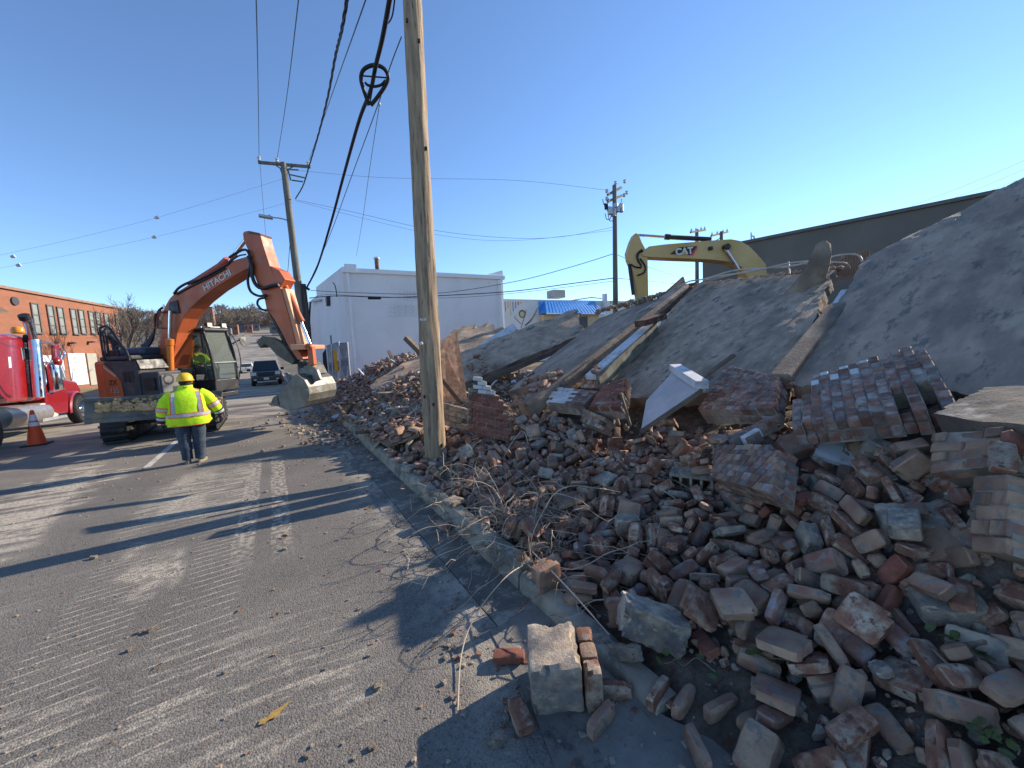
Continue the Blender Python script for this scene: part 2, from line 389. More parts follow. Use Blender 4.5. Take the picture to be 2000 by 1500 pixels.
BED = mat('crushed_masonry', (.15, .108, .08), .97, var=.4, vscale=9, c2=(.19, .155, .12), c2scale=3.5, c2amt=.5, c3=(.15, .07, .05), c3scale=14, c3amt=.45, bump=.06, bscale=22)
gx = np.concatenate([np.arange(1.62, 6, .07), np.arange(6, 16.1, .3)]); gy2 = np.concatenate([np.arange(-3.5, 12, .08), np.arange(12, 28.1, .2)])
XX, YY = np.meshgrid(gx, gy2); ZZ = bed_np(XX, YY)
# the front edge of the heap fades under the gutter in front
ZZ = np.where((YY < 2.75) & (XX < 1.9), np.minimum(ZZ, ZZ*0 + (XX-1.62)*.5 - .03), ZZ)
b = MB(); nxx = len(gx); rr = random.Random(3)
b.v = [V((XX[j, i], YY[j, i], ZZ[j, i] + (.05*fbm((XX[j, i], YY[j, i], 0), 4.5) if gx[i] > 1.85 else -.02))) for j in range(len(gy2)) for i in range(nxx)]
b.f = [(j*nxx+i, j*nxx+i+1, (j+1)*nxx+i+1, (j+1)*nxx+i) for j in range(len(gy2)-1) for i in range(nxx-1)]; b.m = [0]*len(b.f)
bedo = tag(b.build('rubble_ground', BED, org=V((0, 0, 0)), smooth=60), kind='structure')

def at_bed(px, py, dz=0.0):
    d = ray(px, py); t = .8
    for _ in range(1200):
        p = EYE + d*t
        if p.x > 1.0 and p.z < max(bed(p.x, p.y), 0.0)+dz: break
        if p.x <= 1.0 and p.z < dz: break
        t += .012
    return EYE + d*t
# ================================================================== COLLAPSED BUILDING
CONC = mat('slab_concrete', (.43, .315, .225), .92, var=.30, vscale=3.2, c2=(.29, .215, .155), c2scale=1.1, c2amt=.45, c2soft=.06, c3=(.14, .12, .10), c3scale=3.4, c3amt=.32, bump=.03, bscale=16, stretch=(.7, 1.5, 1.3))
CONCW = mat('slab_concrete_stained', (.40, .295, .215), .92, var=.28, vscale=1.4, c2=(.27, .205, .155), c2scale=1.0, c2amt=.46, c2soft=.06, c3=(.17, .145, .125), c3scale=3.0, c3amt=.36, bump=.02, bscale=14, stretch=(.45, 1.8, 1.3))
EDGE = mat('broken_concrete_edge', (.32, .245, .175), .95, var=.35, vscale=6, c2=(.15, .11, .085), c2scale=3, bump=.03, bscale=18)
RUST = mat('rusty_steel', (.115, .052, .032), .8, var=.35, vscale=5, c2=(.06, .033, .026), c2scale=2.2, c2amt=.5, c3=(.19, .095, .055), c3scale=8, c3amt=.4, bump=.004, bscale=60)
WPAINT = mat('flaking_white_paint', (.58, .57, .57), .7, var=.12, vscale=4, c2=(.42, .39, .36), c2scale=3, c2amt=.35, c3=(.22, .18, .15), c3scale=7, c3amt=.12, bump=.003)
PINKP = mat('faded_pink_paint', (.56, .47, .46), .7, var=.12, vscale=3, c2=(.47, .39, .38), c2scale=2, c3=(.22, .16, .13), c3scale=6, c3amt=.12)
WOODD = mat('dirty_timber', (.16, .11, .075), .85, var=.35, vscale=6, c2=(.10, .075, .055), c2scale=3, stretch=(1, 1, 1), bump=.006, bscale=30)
PLY = mat('plywood', (.24, .15, .085), .85, var=.25, vscale=4, c2=(.16, .105, .07), c2scale=2.2, c3=(.10, .08, .07), c3scale=5, c3amt=.3, stretch=(1, 3, 1))

def slab_mesh(q, th, nu=26, nv=12, rough=.05, edge=.08, seed=0, warp=None):
    """thick broken slab over the quad q = (a, b, c, d); a->b along, a->d across; th goes down"""
    a, b, c, d = [V(p) for p in q]; nor = (b-a).cross(d-a).normalized()
    if nor.z < 0: nor = -nor
    top = []; bot = []
    for j in range(nv+1):
        for i in range(nu+1):
            u, v = i/nu, j/nv
            if i in (0, nu): u += edge*fbm((v*5+seed, i*3, seed), 1.7)*.7
            if j in (0, nv): v += edge*1.3*fbm((u*8+seed, j*3+7, seed), 1.7)*.6
            p = (a*(1-u)+b*u)*(1-v) + (d*(1-u)+c*u)*v
            if warp: p = p + nor*warp(u, v)
            p = p + nor*(rough*fbm(p, 1.1)*.6 + .007*fbm(p, 5.0))
            top.append(p); bot.append(p - nor*(th*(1+.25*fbm(p+V((9, 3, 1)), 3))))
    o = len(top); m = nu+1; F = []; MI = []
    for j in range(nv):
        for i in range(nu):
            F.append((j*m+i, j*m+i+1, (j+1)*m+i+1, (j+1)*m+i)); MI.append(0)
            F.append((o+j*m+i, o+(j+1)*m+i, o+(j+1)*m+i+1, o+j*m+i+1)); MI.append(1)
    for i in range(nu):
        F.append((i, o+i, o+i+1, i+1)); F.append((nv*m+i, nv*m+i+1, o+nv*m+i+1, o+nv*m+i)); MI += [1, 1]
    for j in range(nv):
        F.append((j*m, (j+1)*m, o+(j+1)*m, o+j*m)); F.append((j*m+nu, o+j*m+nu, o+(j+1)*m+nu, (j+1)*m+nu)); MI += [1, 1]
    mb = MB(); mb.v = top+bot; mb.f = F; mb.m = MI; return mb
SLABS = []
def slab(name, label, q, th, mats=None, cat='slab', **k):
    mb = slab_mesh(q, th, **k); o = mb.build(name, mats or [CONC, EDGE], smooth=42)
    bm = bmesh.new(); bm.from_mesh(o.data); bmesh.ops.recalc_face_normals(bm, faces=bm.faces); bm.to_mesh(o.data); bm.free()
    o.data.set_sharp_from_angle(angle=math.radians(42))
    tag(o, label, cat); SLABS.append(o); return o
# A: the slab with a free, broken tip standing clear against the blue roof
q = [at_y(835, 713, 10.2), at_y(1127, 602, 10), at_y(1140, 652, 9.0), at_y(905, 748, 9.0)]
slab('concrete_slab', 'tilted grey concrete slab whose broken square tip stands clear in front of the blue roof', q, .16, seed=1, edge=.05)
b = MB(); c0, c1 = at_y(885, 770, 8.9), at_y(1128, 668, 8.85); b.bar(c0-V((0, 0, .0)), c1-V((0, 0, .0)), .12, .12)
tag(b.build('timber_beam', [WOODD]), 'dark timber edge beam under the free-tipped concrete slab', 'beam')
# sunlit white board just behind it
q = [at_y(870, 715, 11.2), at_y(1003, 630, 11.2), at_y(1010, 643, 10.9), at_y(890, 722, 10.9)]
slab('white_board', 'long white painted board lying behind the free-tipped concrete slab', q, .06, [WPAINT, RUST], 'board', seed=4, rough=.02, edge=.02)
q = [at_y(720, 755, 13.6), at_y(905, 634, 15.5), at_y(985, 640, 14.5), at_y(800, 772, 12.4)]
slab('concrete_slab', 'distant brown-grey slab leaning in front of the white wall, behind the near pole', q, .2, seed=9, rough=.1, edge=.1)
# B: ribbed strip
q = [at_x(988, 764, 4.5), at_x(1158, 627, 8.3), at_x(1343, 556, 9.1), at_x(1262, 640, 7.0)]
q = [at_x(990, 764, 4.5), at_x(1170, 622, 8.0), at_x(1346, 556, 9.1), at_x(1100, 742, 4.6)]
slab('concrete_slab', 'long grey roof slab with white streaks, between the dark hollow and its raised rib', q, .14, [CONCW, EDGE], seed=2, edge=.03)
q = [at_x(1003, 812, 3.75), at_x(1099, 742, 4.7), at_x(1350, 553, 9.15), at_x(1040, 826, 3.7)]
b = MB(); b.bar(at_x(1024, 800, 3.8), at_x(1335, 566, 8.9), .34, .30)
o = tag(b.build('concrete_rib', [CONC], bevel=.03), 'square concrete rib running up the slab beside the white-topped beam', 'beam'); SLABS.append(o)
# rusty edge channel and white topped beam
b = MB(); b.bar(at_x(1240, 655, 6.9), at_x(1352, 556, 9.15), .32, .10); b.bar(at_x(1234, 652, 6.95)+V((0, .1, .1)), at_x(1343, 554, 9.15)+V((0, .1, .1)), .05, .2)
tag(b.build('steel_channel', [RUST], bevel=.01), 'rusty steel channel along the top of the joint between two roof slabs', 'steel beam')
b = MB(); p0, p1 = at_x(1158, 737, 4.7), at_x(1272, 637, 6.9); b.bar(p0, p1, .30, .10)
t = b.build('beam_top', [WPAINT], bevel=.01)
tag(t, 'white painted beam with a greenish weathered side, lying across the slabs', 'beam'); t.name = 'white_beam'
GRN = mat('mossy_side', (.20, .20, .145), .9, var=.3, vscale=5, c2=(.12, .10, .08), c2scale=4)
b = MB(); b.bar(p0-V((.02, .16, .075)), p1-V((.02, .16, .075)), .05, .26); b.build('beam_side', [GRN], t)
b = MB(); b.bar(at_x(1250, 642, 6.4)+V((0, 0, .1)), at_x(1292, 626, 7.0)+V((0, 0, .08)), .30, .12)
tag(b.build('steel_plate', [RUST], bevel=.01), 'rusty bent plate at the upper end of the white beam', 'steel plate')
# C: middle big slab
q = [at_x(1188, 752, 4.7), at_x(1356, 553, 9.2), at_x(1600, 520, 9.2), at_x(1518, 765, 4.5)]
q = [at_x(1170, 775, 4.9), at_x(1356, 553, 9.2), at_x(1628, 527, 9.0), at_x(1532, 768, 4.85)]
slab('concrete_slab', 'broad smooth grey slab in the middle, below the yellow excavator arm', q, .16, seed=5, edge=.025, nu=60, nv=50, rough=.015)
# gap beam between C and D
b = MB(); b.bar(at_x(1522, 745, 4.85), at_x(1640, 600, 7.0), .22, .16)
tag(b.build('concrete_rib', [EDGE], bevel=.03), 'tan concrete rib in the cleft between the two largest slabs', 'beam')
b = MB(); b.bar(at_x(1634, 606, 6.8), at_x(1656, 570, 7.7), .18, .10)
tag(b.build('concrete_fragment', [WPAINT], bevel=.03), 'white flaked fragment at the top of the cleft between the two largest slabs', 'fragment')
# D: the big near slab on the right
q = [at_x(1550, 748, 4.9), at_x(1690, 506, 8.9), at_x(2120, 285, 11.4), at_x(2330, 800, 4.7)]
def wd(u, v): return .012*math.sin(v*7+1)*u + .02*math.sin(u*3.14)
slab('concrete_slab', 'huge grey slab rising to the right edge of the wreck', q, .2, [CONCW, EDGE], seed=6, edge=.02, nu=70, nv=70, rough=.03, warp=wd)
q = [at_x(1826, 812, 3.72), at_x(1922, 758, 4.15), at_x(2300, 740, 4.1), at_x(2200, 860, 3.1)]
slab('concrete_slab', 'flat broken slab ledge at the right, resting above stacked masonry', q, .15, [mat('shade_darkened_slab', (.15, .135, .115), .95, var=.3, vscale=5, c2=(.09, .085, .075), c2scale=2.5, c3=(.30, .27, .23), c3scale=4, c3amt=.35, bump=.02, bscale=20), EDGE], seed=8, edge=.05, rough=.05)  # ledge concrete coloured darker to stand for shade, with its own paler patches
# upright torn lump on the ridge
b = MB(); R = []
for k, (px, py, hw) in enumerate([(1575, 590, 26), (1568, 575, 34), (1582, 550, 30), (1596, 525, 24), (1604, 500, 20), (1607, 478, 13), (1609, 471, 5)]):
    c = at_x(px, py, 8.3); r = hw/780*(c-EYE).dot(CF)
    R.append([c + CR*r*math.cos(t)*(1+.25*fbm((k, t, 0), 2)) + CF*r*.6*math.sin(t) for t in [2*PI*j/14 for j in range(14)]])
b.rings(R); tag(b.build('masonry_lump', [EDGE], smooth=30), 'dark torn lump of masonry standing upright on the ridge', 'lump')
# sheets and boards
b = MB(); pl = [at_y(862, 672, 6.9), at_y(892, 645, 7.2), at_y(914, 783, 6.7), at_y(866, 786, 6.6)]
b.prism(pl, V((.01, .03, 0))); tag(b.build('rusty_sheet', [RUST]), 'tall rust-brown steel sheet with a pointed top, standing right of the near pole', 'steel sheet')
b = MB(); b.bar(at_y(863, 742, 6.55), at_y(900, 788, 6.5), .05, .06); tag(b.build('timber_stick', [WOODD]), 'dark timber stick leaning on the rusty sheet', 'timber')
b = MB(); b.bar(at_y(793, 660, 8.2), at_y(840, 707, 7.8), .13, .09); tag(b.build('timber_stick', [WOODD]), 'charred timber poking up behind the near pole', 'timber')
def flat_board(name, label, pts, z0, th, m, cat='board'):
    b = MB(); b.prism([at_bed(x, y, z) for x, y, z in pts], V((0, 0, -th))); return tag(b.build(name, m), label, cat)
flat_board('plywood_sheet', 'large plywood sheet lying flat across the kerb, left of the near pole', [(704, 836, .10), (757, 872, .16), (822, 850, .2), (800, 812, .2), (745, 818, .12)], 0, .025, PLY)
flat_board('plywood_sheet', 'splintered grey board on top of the plywood sheet', [(758, 838, .27), (820, 812, .3), (822, 822, .28), (768, 850, .25)], 0, .03, WOODD)
# hanging door panel
def panel(name, label, pts, th, m, cat):
    n = (pts[1]-pts[0]).cross(pts[-1]-pts[0]).normalized()
    if n.dot(CF) < 0: n = -n
    b = MB(); b.prism(pts, n*th); return tag(b.build(name, m, bevel=.004), label, cat)
dp = [at_x(1252, 838, 3.75), at_x(1262, 782, 4.05), at_x(1318, 722, 4.6), at_x(1372, 757, 4.1)]
d0 = panel('door_panel', 'pale pink door panel tipped on edge among the bricks', dp, .06, PINKP, 'door')
b = MB(); b.bar(dp[2]+V((0, 0, .03)), dp[3]+V((0, 0, .03)), .14, .09); b.build('door_rail', [WPAINT], d0)
b = MB(); b.bar(dp[0]-V((0, 0, .03)), dp[3]-V((0, 0, .03)), .08, .05); b.build('door_stile', [WOODD], d0)
# bent rods along the ridge
ROD = mat('pale_conduit', (.45, .41, .36), .6, .3, var=.15)
rods = [([(1290, 582), (1340, 552), (1375, 545), (1440, 527), (1530, 522), (1580, 512)], 'long thin conduit arching up onto the ridge'),
        ([(1370, 552), (1400, 540), (1470, 530), (1535, 515), (1600, 508)], 'straight pale conduit lying along the ridge'),
        ([(1385, 548), (1450, 532), (1540, 519), (1640, 512), (1660, 525)], 'lower pale conduit hooked at its right end'),
        ([(1590, 516), (1630, 500), (1672, 497), (1684, 510), (1688, 530)], 'bowed conduit looping behind the dark lump'),
        ([(1180, 608), (1230, 586), (1285, 578), (1310, 570)], 'thin wire running along the broken top of the ribbed slab'),
        ([(1540, 512), (1542, 535)], 'short upright pipe on the ridge')]
for pts, lb in rods:
    b = MB(); b.tube(smooth_path([at_x(x, y, 9.0-.18*(i % 2)) for i, (x, y) in enumerate(pts)]), .017 if 'wire' not in lb else .010, 6)
    tag(b.build('bent_conduit', [ROD], smooth=60), lb, 'conduit')
# fluted rusty panel behind the ridge
b = MB(); p0 = at_x(1625, 524, 9.6); p1 = at_x(1700, 507, 10.4)
for i in range(14):
    a = p0.lerp(p1, i/14); b.box(a+V((0, 0, 0)), (.06, .05, .42 if i > 3 else .3))
b.bar(p0-V((0, 0, .1)), p1-V((0, 0, .1)), .04, .34)
tag(b.build('metal_panel', [mat('brown_primer', (.26, .17, .115), .8, var=.2)]), 'brown ribbed metal panel behind the torn lump on the ridge', 'panel')

# ---------------------------------------------------------------- bricks
BRICK = mat('old_brick', (.26, .118, .072), .9, var=.28, vscale=14, c2=(.38, .295, .215), c2scale=7, c2amt=.42, c2soft=.10, c3=(.13, .055, .042), c3scale=16, c3amt=.35, bump=.007, bscale=85, rand=.30, island=True)
BRICKG = mat('mortared_brick', (.39, .255, .165), .92, var=.28, vscale=12, c2=(.22, .105, .075), c2scale=6, c2amt=.42, c3=(.20, .175, .15), c3scale=11, c3amt=.4, bump=.009, bscale=75, rand=.33, island=True)
BRICKC = mat('grey_block', (.38, .295, .215), .95, var=.3, vscale=12, c2=(.19, .17, .15), c2scale=5, c3=(.44, .37, .28), c3scale=7, c3amt=.4, bump=.012, bscale=60, rand=.25, island=True)
BRICKF = mat('face_brick', (.25, .098, .062), .85, var=.2, vscale=16, c2=(.22, .075, .05), c2scale=10, rand=.28, island=True, bump=.003, bscale=80)
BRICKW = mat('whitewashed_brick', (.60, .59, .57), .8, var=.12, vscale=9, c2=(.40, .36, .33), c2scale=9, c2amt=.3, rand=.1, island=True, bump=.003)
BRICKM = mat('sooty_brick', (.23, .11, .075), .85, var=.3, vscale=14, c2=(.27, .245, .225), c2scale=9, c2amt=.42, rand=.35, island=True, bump=.004)
MORT = mat('mortar', (.36, .295, .225), .95, var=.3, vscale=9, c2=(.18, .15, .125), c2scale=5, bump=.01, bscale=40)
BL, BW, BH = .205, .098, .062
def chipped_box(sz, seed, cuts=3, amp=.004, chips=3, chipr=.03, chipk=.24):
    r = random.Random(seed); bm = bmesh.new(); bmesh.ops.create_cube(bm, size=1)
    bmesh.ops.subdivide_edges(bm, edges=bm.edges, cuts=cuts, use_grid_fill=True)
    S = V(sz)
    cor = [V((a*S.x/2, b_*S.y/2, c_*S.z/2)) for a in (-1, 1) for b_ in (-1, 1) for c_ in (-1, 1)]
    pts = []
    for _ in range(chips):
        a = r.choice(cor); e = a.copy(); ax = r.randrange(3); e[ax] *= r.uniform(-1, 1); pts.append((e, chipr*r.uniform(.6, 1.5)))
    for v in bm.verts:
        p = V((v.co.x*S.x, v.co.y*S.y, v.co.z*S.z))
        # round edges
        k = sum(abs(abs(v.co[i])-.5) < .01 for i in range(3))
        if k >= 2: p -= V((math.copysign(1, p.x)*(abs(abs(v.co.x)-.5) < .01), math.copysign(1, p.y)*(abs(abs(v.co.y)-.5) < .01), math.copysign(1, p.z)*(abs(abs(v.co.z)-.5) < .01)))*(.003*k)
        for e, cr in pts:
            d = (p-e).length
            if d < cr and k >= 2: p = p*(1-chipk*(1-d/cr))
            elif d < cr*.5: p = p*(1-.05)
        q = p + V((seed*3.1, seed*1.7, seed)); p += V((fbm(q, 16), fbm(q+V((5, 1, 2)), 16), fbm(q+V((1, 7, 3)), 16)))*amp
        v.co = p
    bm.normal_update(); me = bpy.data.meshes.new('brick'); bm.to_mesh(me); bm.free()
    me.polygons.foreach_set('use_smooth', [True]*len(me.polygons)); me.set_sharp_from_angle(angle=math.radians(24)); return me
def lite_brick(l, w, h, seed, ch=.006):
    r = random.Random(seed); bm = bmesh.new(); bmesh.ops.create_cube(bm, size=1)
    for v in bm.verts: v.co = V((v.co.x*l, v.co.y*w, v.co.z*h))
    bmesh.ops.bevel(bm, geom=list(bm.edges), offset=ch, segments=1, affect='EDGES', profile=.5)
    for v in bm.verts: v.co += V((r.uniform(-1, 1), r.uniform(-1, 1), r.uniform(-1, 1)))*.002
    me = bpy.data.meshes.new('brick'); bm.to_mesh(me); bm.free(); return me
def with_mat(me, m): me.materials.clear(); me.materials.append(m); return me
_lite = {}
def lite(m, kind):
    k = (m.name, kind)
    if k not in _lite:
        l = 1.0; _lite[k] = [with_mat(lite_brick(*(dict(s=(.2, .09, .062), h=(.095, .09, .062), e=(.2, .062, .09))[kind]), 40+i), m) for i in range(4)]
    return _lite[k]
CHUNKS = []
def masonry(name, label, q, depth, m=BRICK, m2=None, pick=None, keep=None, seed=1, header=False, cat='masonry', jit=.010, group=None, pitch=(.215, .076), side_mat=None, maxn=290):
    """a lump of brickwork: face over the quad q = (O, U, UV, Vv): courses run O->U, stacked O->Vv; wythes go behind the face"""
    O, U, UV, W = [V(p) for p in q]
    lu = ((U-O).length + (UV-W).length)/2; lv = ((W-O).length + (UV-U).length)/2
    n0 = (U-O).cross(W-O).normalized()
    cen = (O+U+UV+W)/4
    if n0.dot(cen-EYE) > 0: n0 = -n0          # outward, towards the street
    pu = pitch[0]*(.5 if header else 1); nv = max(2, round(lv/pitch[1])); nu = max(1, round(lu/pu)); nw = max(1, round(depth/.105))
    r = random.Random(seed)
    root = thing(name, min((O, U, UV, W), key=lambda p: p.z) - n0*depth*.5, label, cat, group); org = V(root['_org'])
    def at(u, v): return (O*(1-u)+U*u)*(1-v) + (W*(1-u)+UV*u)*v
    cnt = 0; cells = []
    for k in range(nw):
        for j in range(nv):
            off = .5 if j % 2 else 0.0
            for i in range(-1 if off else 0, nu):
                u0, u1 = (i+off)/nu, (i+1+off)/nu
                u0c, u1c = max(u0, 0), min(u1, 1)
                if u1c-u0c < .25/nu: continue
                edgec = (i <= 0 or i >= nu-1 or j == 0 or j == nv-1)
                if k > 0 and not edgec: continue
                um, vm = (u0c+u1c)/2, (j+.5)/nv
                if keep and not keep(um, vm, k): continue
                if (k > 0 or edgec) and r.random() < .10: continue
                cells.append((k, um, vm, (u1c-u0c)*lu, j, i))
    core_cells = set((c[0], c[4]) for c in cells)
    for k, um, vm, ln, j, i in cells[:maxn]:
        c = at(um, vm) - n0*(.05+k*.105) ; ax = (at(min(um+.05, 1), vm)-at(max(um-.05, 0), vm)).normalized()
        up = n0.cross(ax).normalized()
        mm = m
        if k == 0 and pick and m2 and pick(um, vm): mm = m2
        if k > 0 and side_mat: mm = side_mat
        me = r.choice(lite(mm, 'h' if header else 's'))
        R = M((ax, up.cross(ax)*-1 if False else -n0, up)).transposed()
        if R.determinant() < 0: R = M((ax, n0, up)).transposed()
        o = bpy.data.objects.new('brick', me); col.objects.link(o); o.parent = root
        base_l = .095 if header else .2
        jr = V((r.uniform(-1, 1), r.uniform(-1, 1), r.uniform(-1, 1)))*jit*.5
        o.location = c - org + n0*(r.uniform(-.3, 1)*jit) + jr*.5
        q4 = R.to_quaternion(); q4 = q4 @ Quaternion((r.uniform(-1, 1), r.uniform(-1, 1), r.uniform(-1, 1)), jit*2.0)
        o.rotation_mode = 'QUATERNION'; o.rotation_quaternion = q4
        s = (ln-.012)/base_l; hh = (lv/nv-.011)/.062
        o.scale = (s, 1.0, hh)
    # mortar body, row by row so that the broken outline shows
    b = MB()
    for k in range(nw):
        for j in range(nv):
            row = [c for c in cells if c[0] == 0 and c[4] == j] if k == 0 or True else []
            if not row: continue
            ua = min(c[1]-c[3]/lu/2 for c in row); ub = max(c[1]+c[3]/lu/2 for c in row)
            ua += .012/lu; ub -= .012/lu
            p = [at(ua, j/nv+.02/nv), at(ub, j/nv+.02/nv), at(ub, (j+1)/nv+.02/nv), at(ua, (j+1)/nv+.02/nv)]
            b.prism([x - n0*(.012+k*.105) for x in p], -n0*(.1))
    o = b.build('mortar', [MORT], root)
    CHUNKS.append((name, [at(0, 0), at(1, 0), at(1, 1), at(0, 1)], n0, depth))
    return root
X_ = at_x
# face quads are given corner by corner: courses run from the first to the second corner
masonry('brick_wall_fragment', 'big tilted panel of brickwork with whitish glazed bricks, below the huge right slab', [X_(1545, 832, 3.75), X_(1548, 745, 4.5), X_(1802, 666, 4.85), X_(1872, 792, 3.95)], .22, BRICKM, BRICKW, lambda u, v: u > .74 and v < .62 and math.sin(v*40+u*23) > -.1, seed=3, header=True, pitch=(.205, .074), jit=.008,
        keep=lambda u, v, k: not (u > .62 and v < .16) and not (u < .22+.2*v and v > .72 and k == 0 and math.sin(v*37) > .2))
masonry('brick_wall_fragment', 'dull brick panel leaning on the broad middle slab', [X_(1362, 800, 4.35), X_(1512, 796, 4.15), X_(1518, 738, 4.75), X_(1418, 712, 5.2)], .22, BRICKM, seed=5, jit=.01, header=False)
masonry('brick_wall_fragment', 'low brick panel with a ragged red corner, above the long brick strips', [X_(1388, 930, 3.35), X_(1505, 962, 2.95), X_(1522, 868, 3.45), X_(1392, 868, 3.75)], .2, BRICKM, BRICKG, lambda u, v: math.sin(u*31+v*17) > .6, seed=6, jit=.010, header=True)
masonry('brick_wall_fragment', 'thin slanting wedge of brickwork above the low ragged panel', [X_(1384, 868, 3.7), X_(1505, 810, 4.15), X_(1515, 822, 4.05), X_(1420, 872, 3.6)], .12, BRICKM, BRICKW, lambda u, v: v > .6 and u > .4, seed=7)
masonry('brick_wall_fragment', 'brick lump with a white painted left half on its top, beside the pale beam', [X_(1068, 784, 4.05), X_(1140, 790, 4.15), X_(1168, 763, 4.6), X_(1082, 755, 4.5)], .24, BRICKM, BRICKW, lambda u, v: u < .62, seed=8, jit=.006, side_mat=BRICKG)
masonry('brick_wall_fragment', 'cube-like lump of red face brick with pale joints, left of the pink door panel', [X_(1149, 794, 4.05), X_(1214, 794, 4.0), X_(1219, 737, 4.5), X_(1178, 752, 4.6)], .26, BRICKF, seed=9, jit=.004, side_mat=BRICKG)
masonry('brick_wall_fragment', 'small rusty-red brick lump perched at the foot of the white beam', [X_(1132, 757, 4.7), X_(1168, 757, 4.7), X_(1170, 735, 4.85), X_(1140, 733, 4.85)], .22, BRICK, seed=10)
YP = 5.75
masonry('brick_pier', 'standing stump of orange-red brick pier with white painted top bricks, right of the near pole', [at_y(914, 842, YP), at_y(1000, 866, YP-.25), at_y(1003, 741, YP-.25), at_y(916, 735, YP)], .24, BRICKF, BRICKW, lambda u, v: v > .70 and .12 < u < .62, seed=11, jit=.006, side_mat=BRICKC, pitch=(.15, .066),
        keep=lambda u, v, k: v < 1.14-.62*u and not (v > .80 and u < .14) and not (u > .84 and v > .35), maxn=280)
masonry('block_wall_stub', 'low grey block wall stub between the rusty sheet and the brick pier', [at_y(864, 830, 6.5), at_y(916, 842, 6.4), at_y(916, 800, 6.4), at_y(864, 787, 6.5)], .2, BRICKC, seed=12, pitch=(.26, .1))
masonry('brick_wall_fragment', 'stack of broken mortared courses at the right edge, under the slab ledge', [X_(1902, 1075, 2.95), X_(1978, 1085, 2.8), X_(1965, 925, 3.05), X_(1896, 930, 3.2)], .2, BRICKG, seed=13, jit=.02)
masonry('brick_wall_fragment', 'slumped brick courses directly under the slab ledge', [X_(1815, 925, 3.35), X_(1960, 905, 3.2), X_(1960, 838, 3.4), X_(1815, 845, 3.55)], .2, BRICKG, seed=14, jit=.025)
masonry('brick_wall_fragment', 'three-course brick lump below the red face brick cube', [X_(1132, 822, 3.95), X_(1172, 838, 3.8), X_(1182, 815, 3.9), X_(1140, 797, 4.1)], .2, BRICKG, BRICK, lambda u, v: v < .5, seed=15)
# strips of two to five bricks still bonded together
def strip(label, pa, pb, rows, m, dz=.06, seed=1):
    a, b = at_bed(*pa, dz), at_bed(*pb, dz); d = (b-a); side = d.cross(V((0, 0, 1))).normalized()
    if side.dot(EYE-a) < 0: side = -side
    q = [a + side*.05*rows, b + side*.05*rows, b - side*.05*rows + V((0, 0, .03)), a - side*.05*rows+V((0, 0, .03))]
    return masonry('brick_strip', label, q, .09, m, seed=seed, pitch=(.215, .1), cat='masonry', jit=.008)
strip('longest strip of bonded bricks sloping below the low ragged panel', (1420, 952), (1512, 1022), 2, BRICK, seed=21)
strip('pale strip of bonded bricks just right of the longest strip', (1450, 948), (1556, 996), 2, BRICKG, seed=22)
strip('double strip of crumbling red bricks in the middle of the heap', (1480, 1035), (1552, 1102), 2, BRICK, .1, seed=23)
strip('pair of deep red bricks still joined flat side by side', (1383, 1090), (1440, 1058), 2, BRICKF, .1, seed=24)
strip('grey mortared strip of bricks left of the double red strip', (1366, 1002), (1448, 1040), 2, BRICKG, .08, seed=25)
strip('long pale mortared beam of bricks lying low in the heap', (1560, 1090), (1712, 1140), 1, BRICKG, .08, seed=26)
strip('two mortared bricks stuck together at the bottom of the heap', (1580, 1345), (1700, 1330), 1, BRICKG, .08, seed=27)
# concrete lumps
def lump(label, p, sz, rot, m, seed, name='concrete_block', cuts=8, amp=.008, chips=5, chipr=.07, cat='concrete block'):
    me = with_mat(chipped_box(sz, seed, cuts, amp, chips, chipr, .2), m); me.name = name
    o = bpy.data.objects.new(name, me); col.objects.link(o); o.location = p; o.rotation_euler = rot; tag(o, label, cat)
    CHUNKS.append((o,)); return o
def face(p, yaw=0, tilt=0, roll=0): return (tilt, roll, math.atan2(-p.x, p.y) + yaw)
p = at_z(1082, 1300, .17)
b1 = lump('rough grey concrete block standing on the gutter edge with three bricks stuck to its side', p, (.29, .34, .30), (.10, -.04, -.55), BRICKC, 61, cuts=9, amp=.006)
Rm = b1.rotation_euler.to_matrix()
for k in range(3):
    o = bpy.data.objects.new('brick', with_mat(chipped_box((.10, .108, .27), 70+k, 3, .003, 2), BRICK if k != 1 else BRICKG)); col.objects.link(o); o.parent = b1; o.location = (.203, -.135+.114*k, -.015)
p = at_z(1272, 1215, .24)
lump('larger pale concrete block with a grey top, half on the kerb line', p, (.40, .24, .20), (-.15, .30, -.75), BRICKC, 62, cuts=10, amp=.016, chips=7)
p = at_z(1215, 1275, .10)
lump('channel-shaped concrete splinter between the two grey blocks', p, (.07, .28, .09), (-.5, .2, .1), BRICKC, 63)
p = at_bed(1228, 1115, .10)
lump('stack of two smooth sooty blocks behind the pale concrete block', p, (.26, .18, .13), (.2, .1, .25), BRICKG, 64, amp=.004)
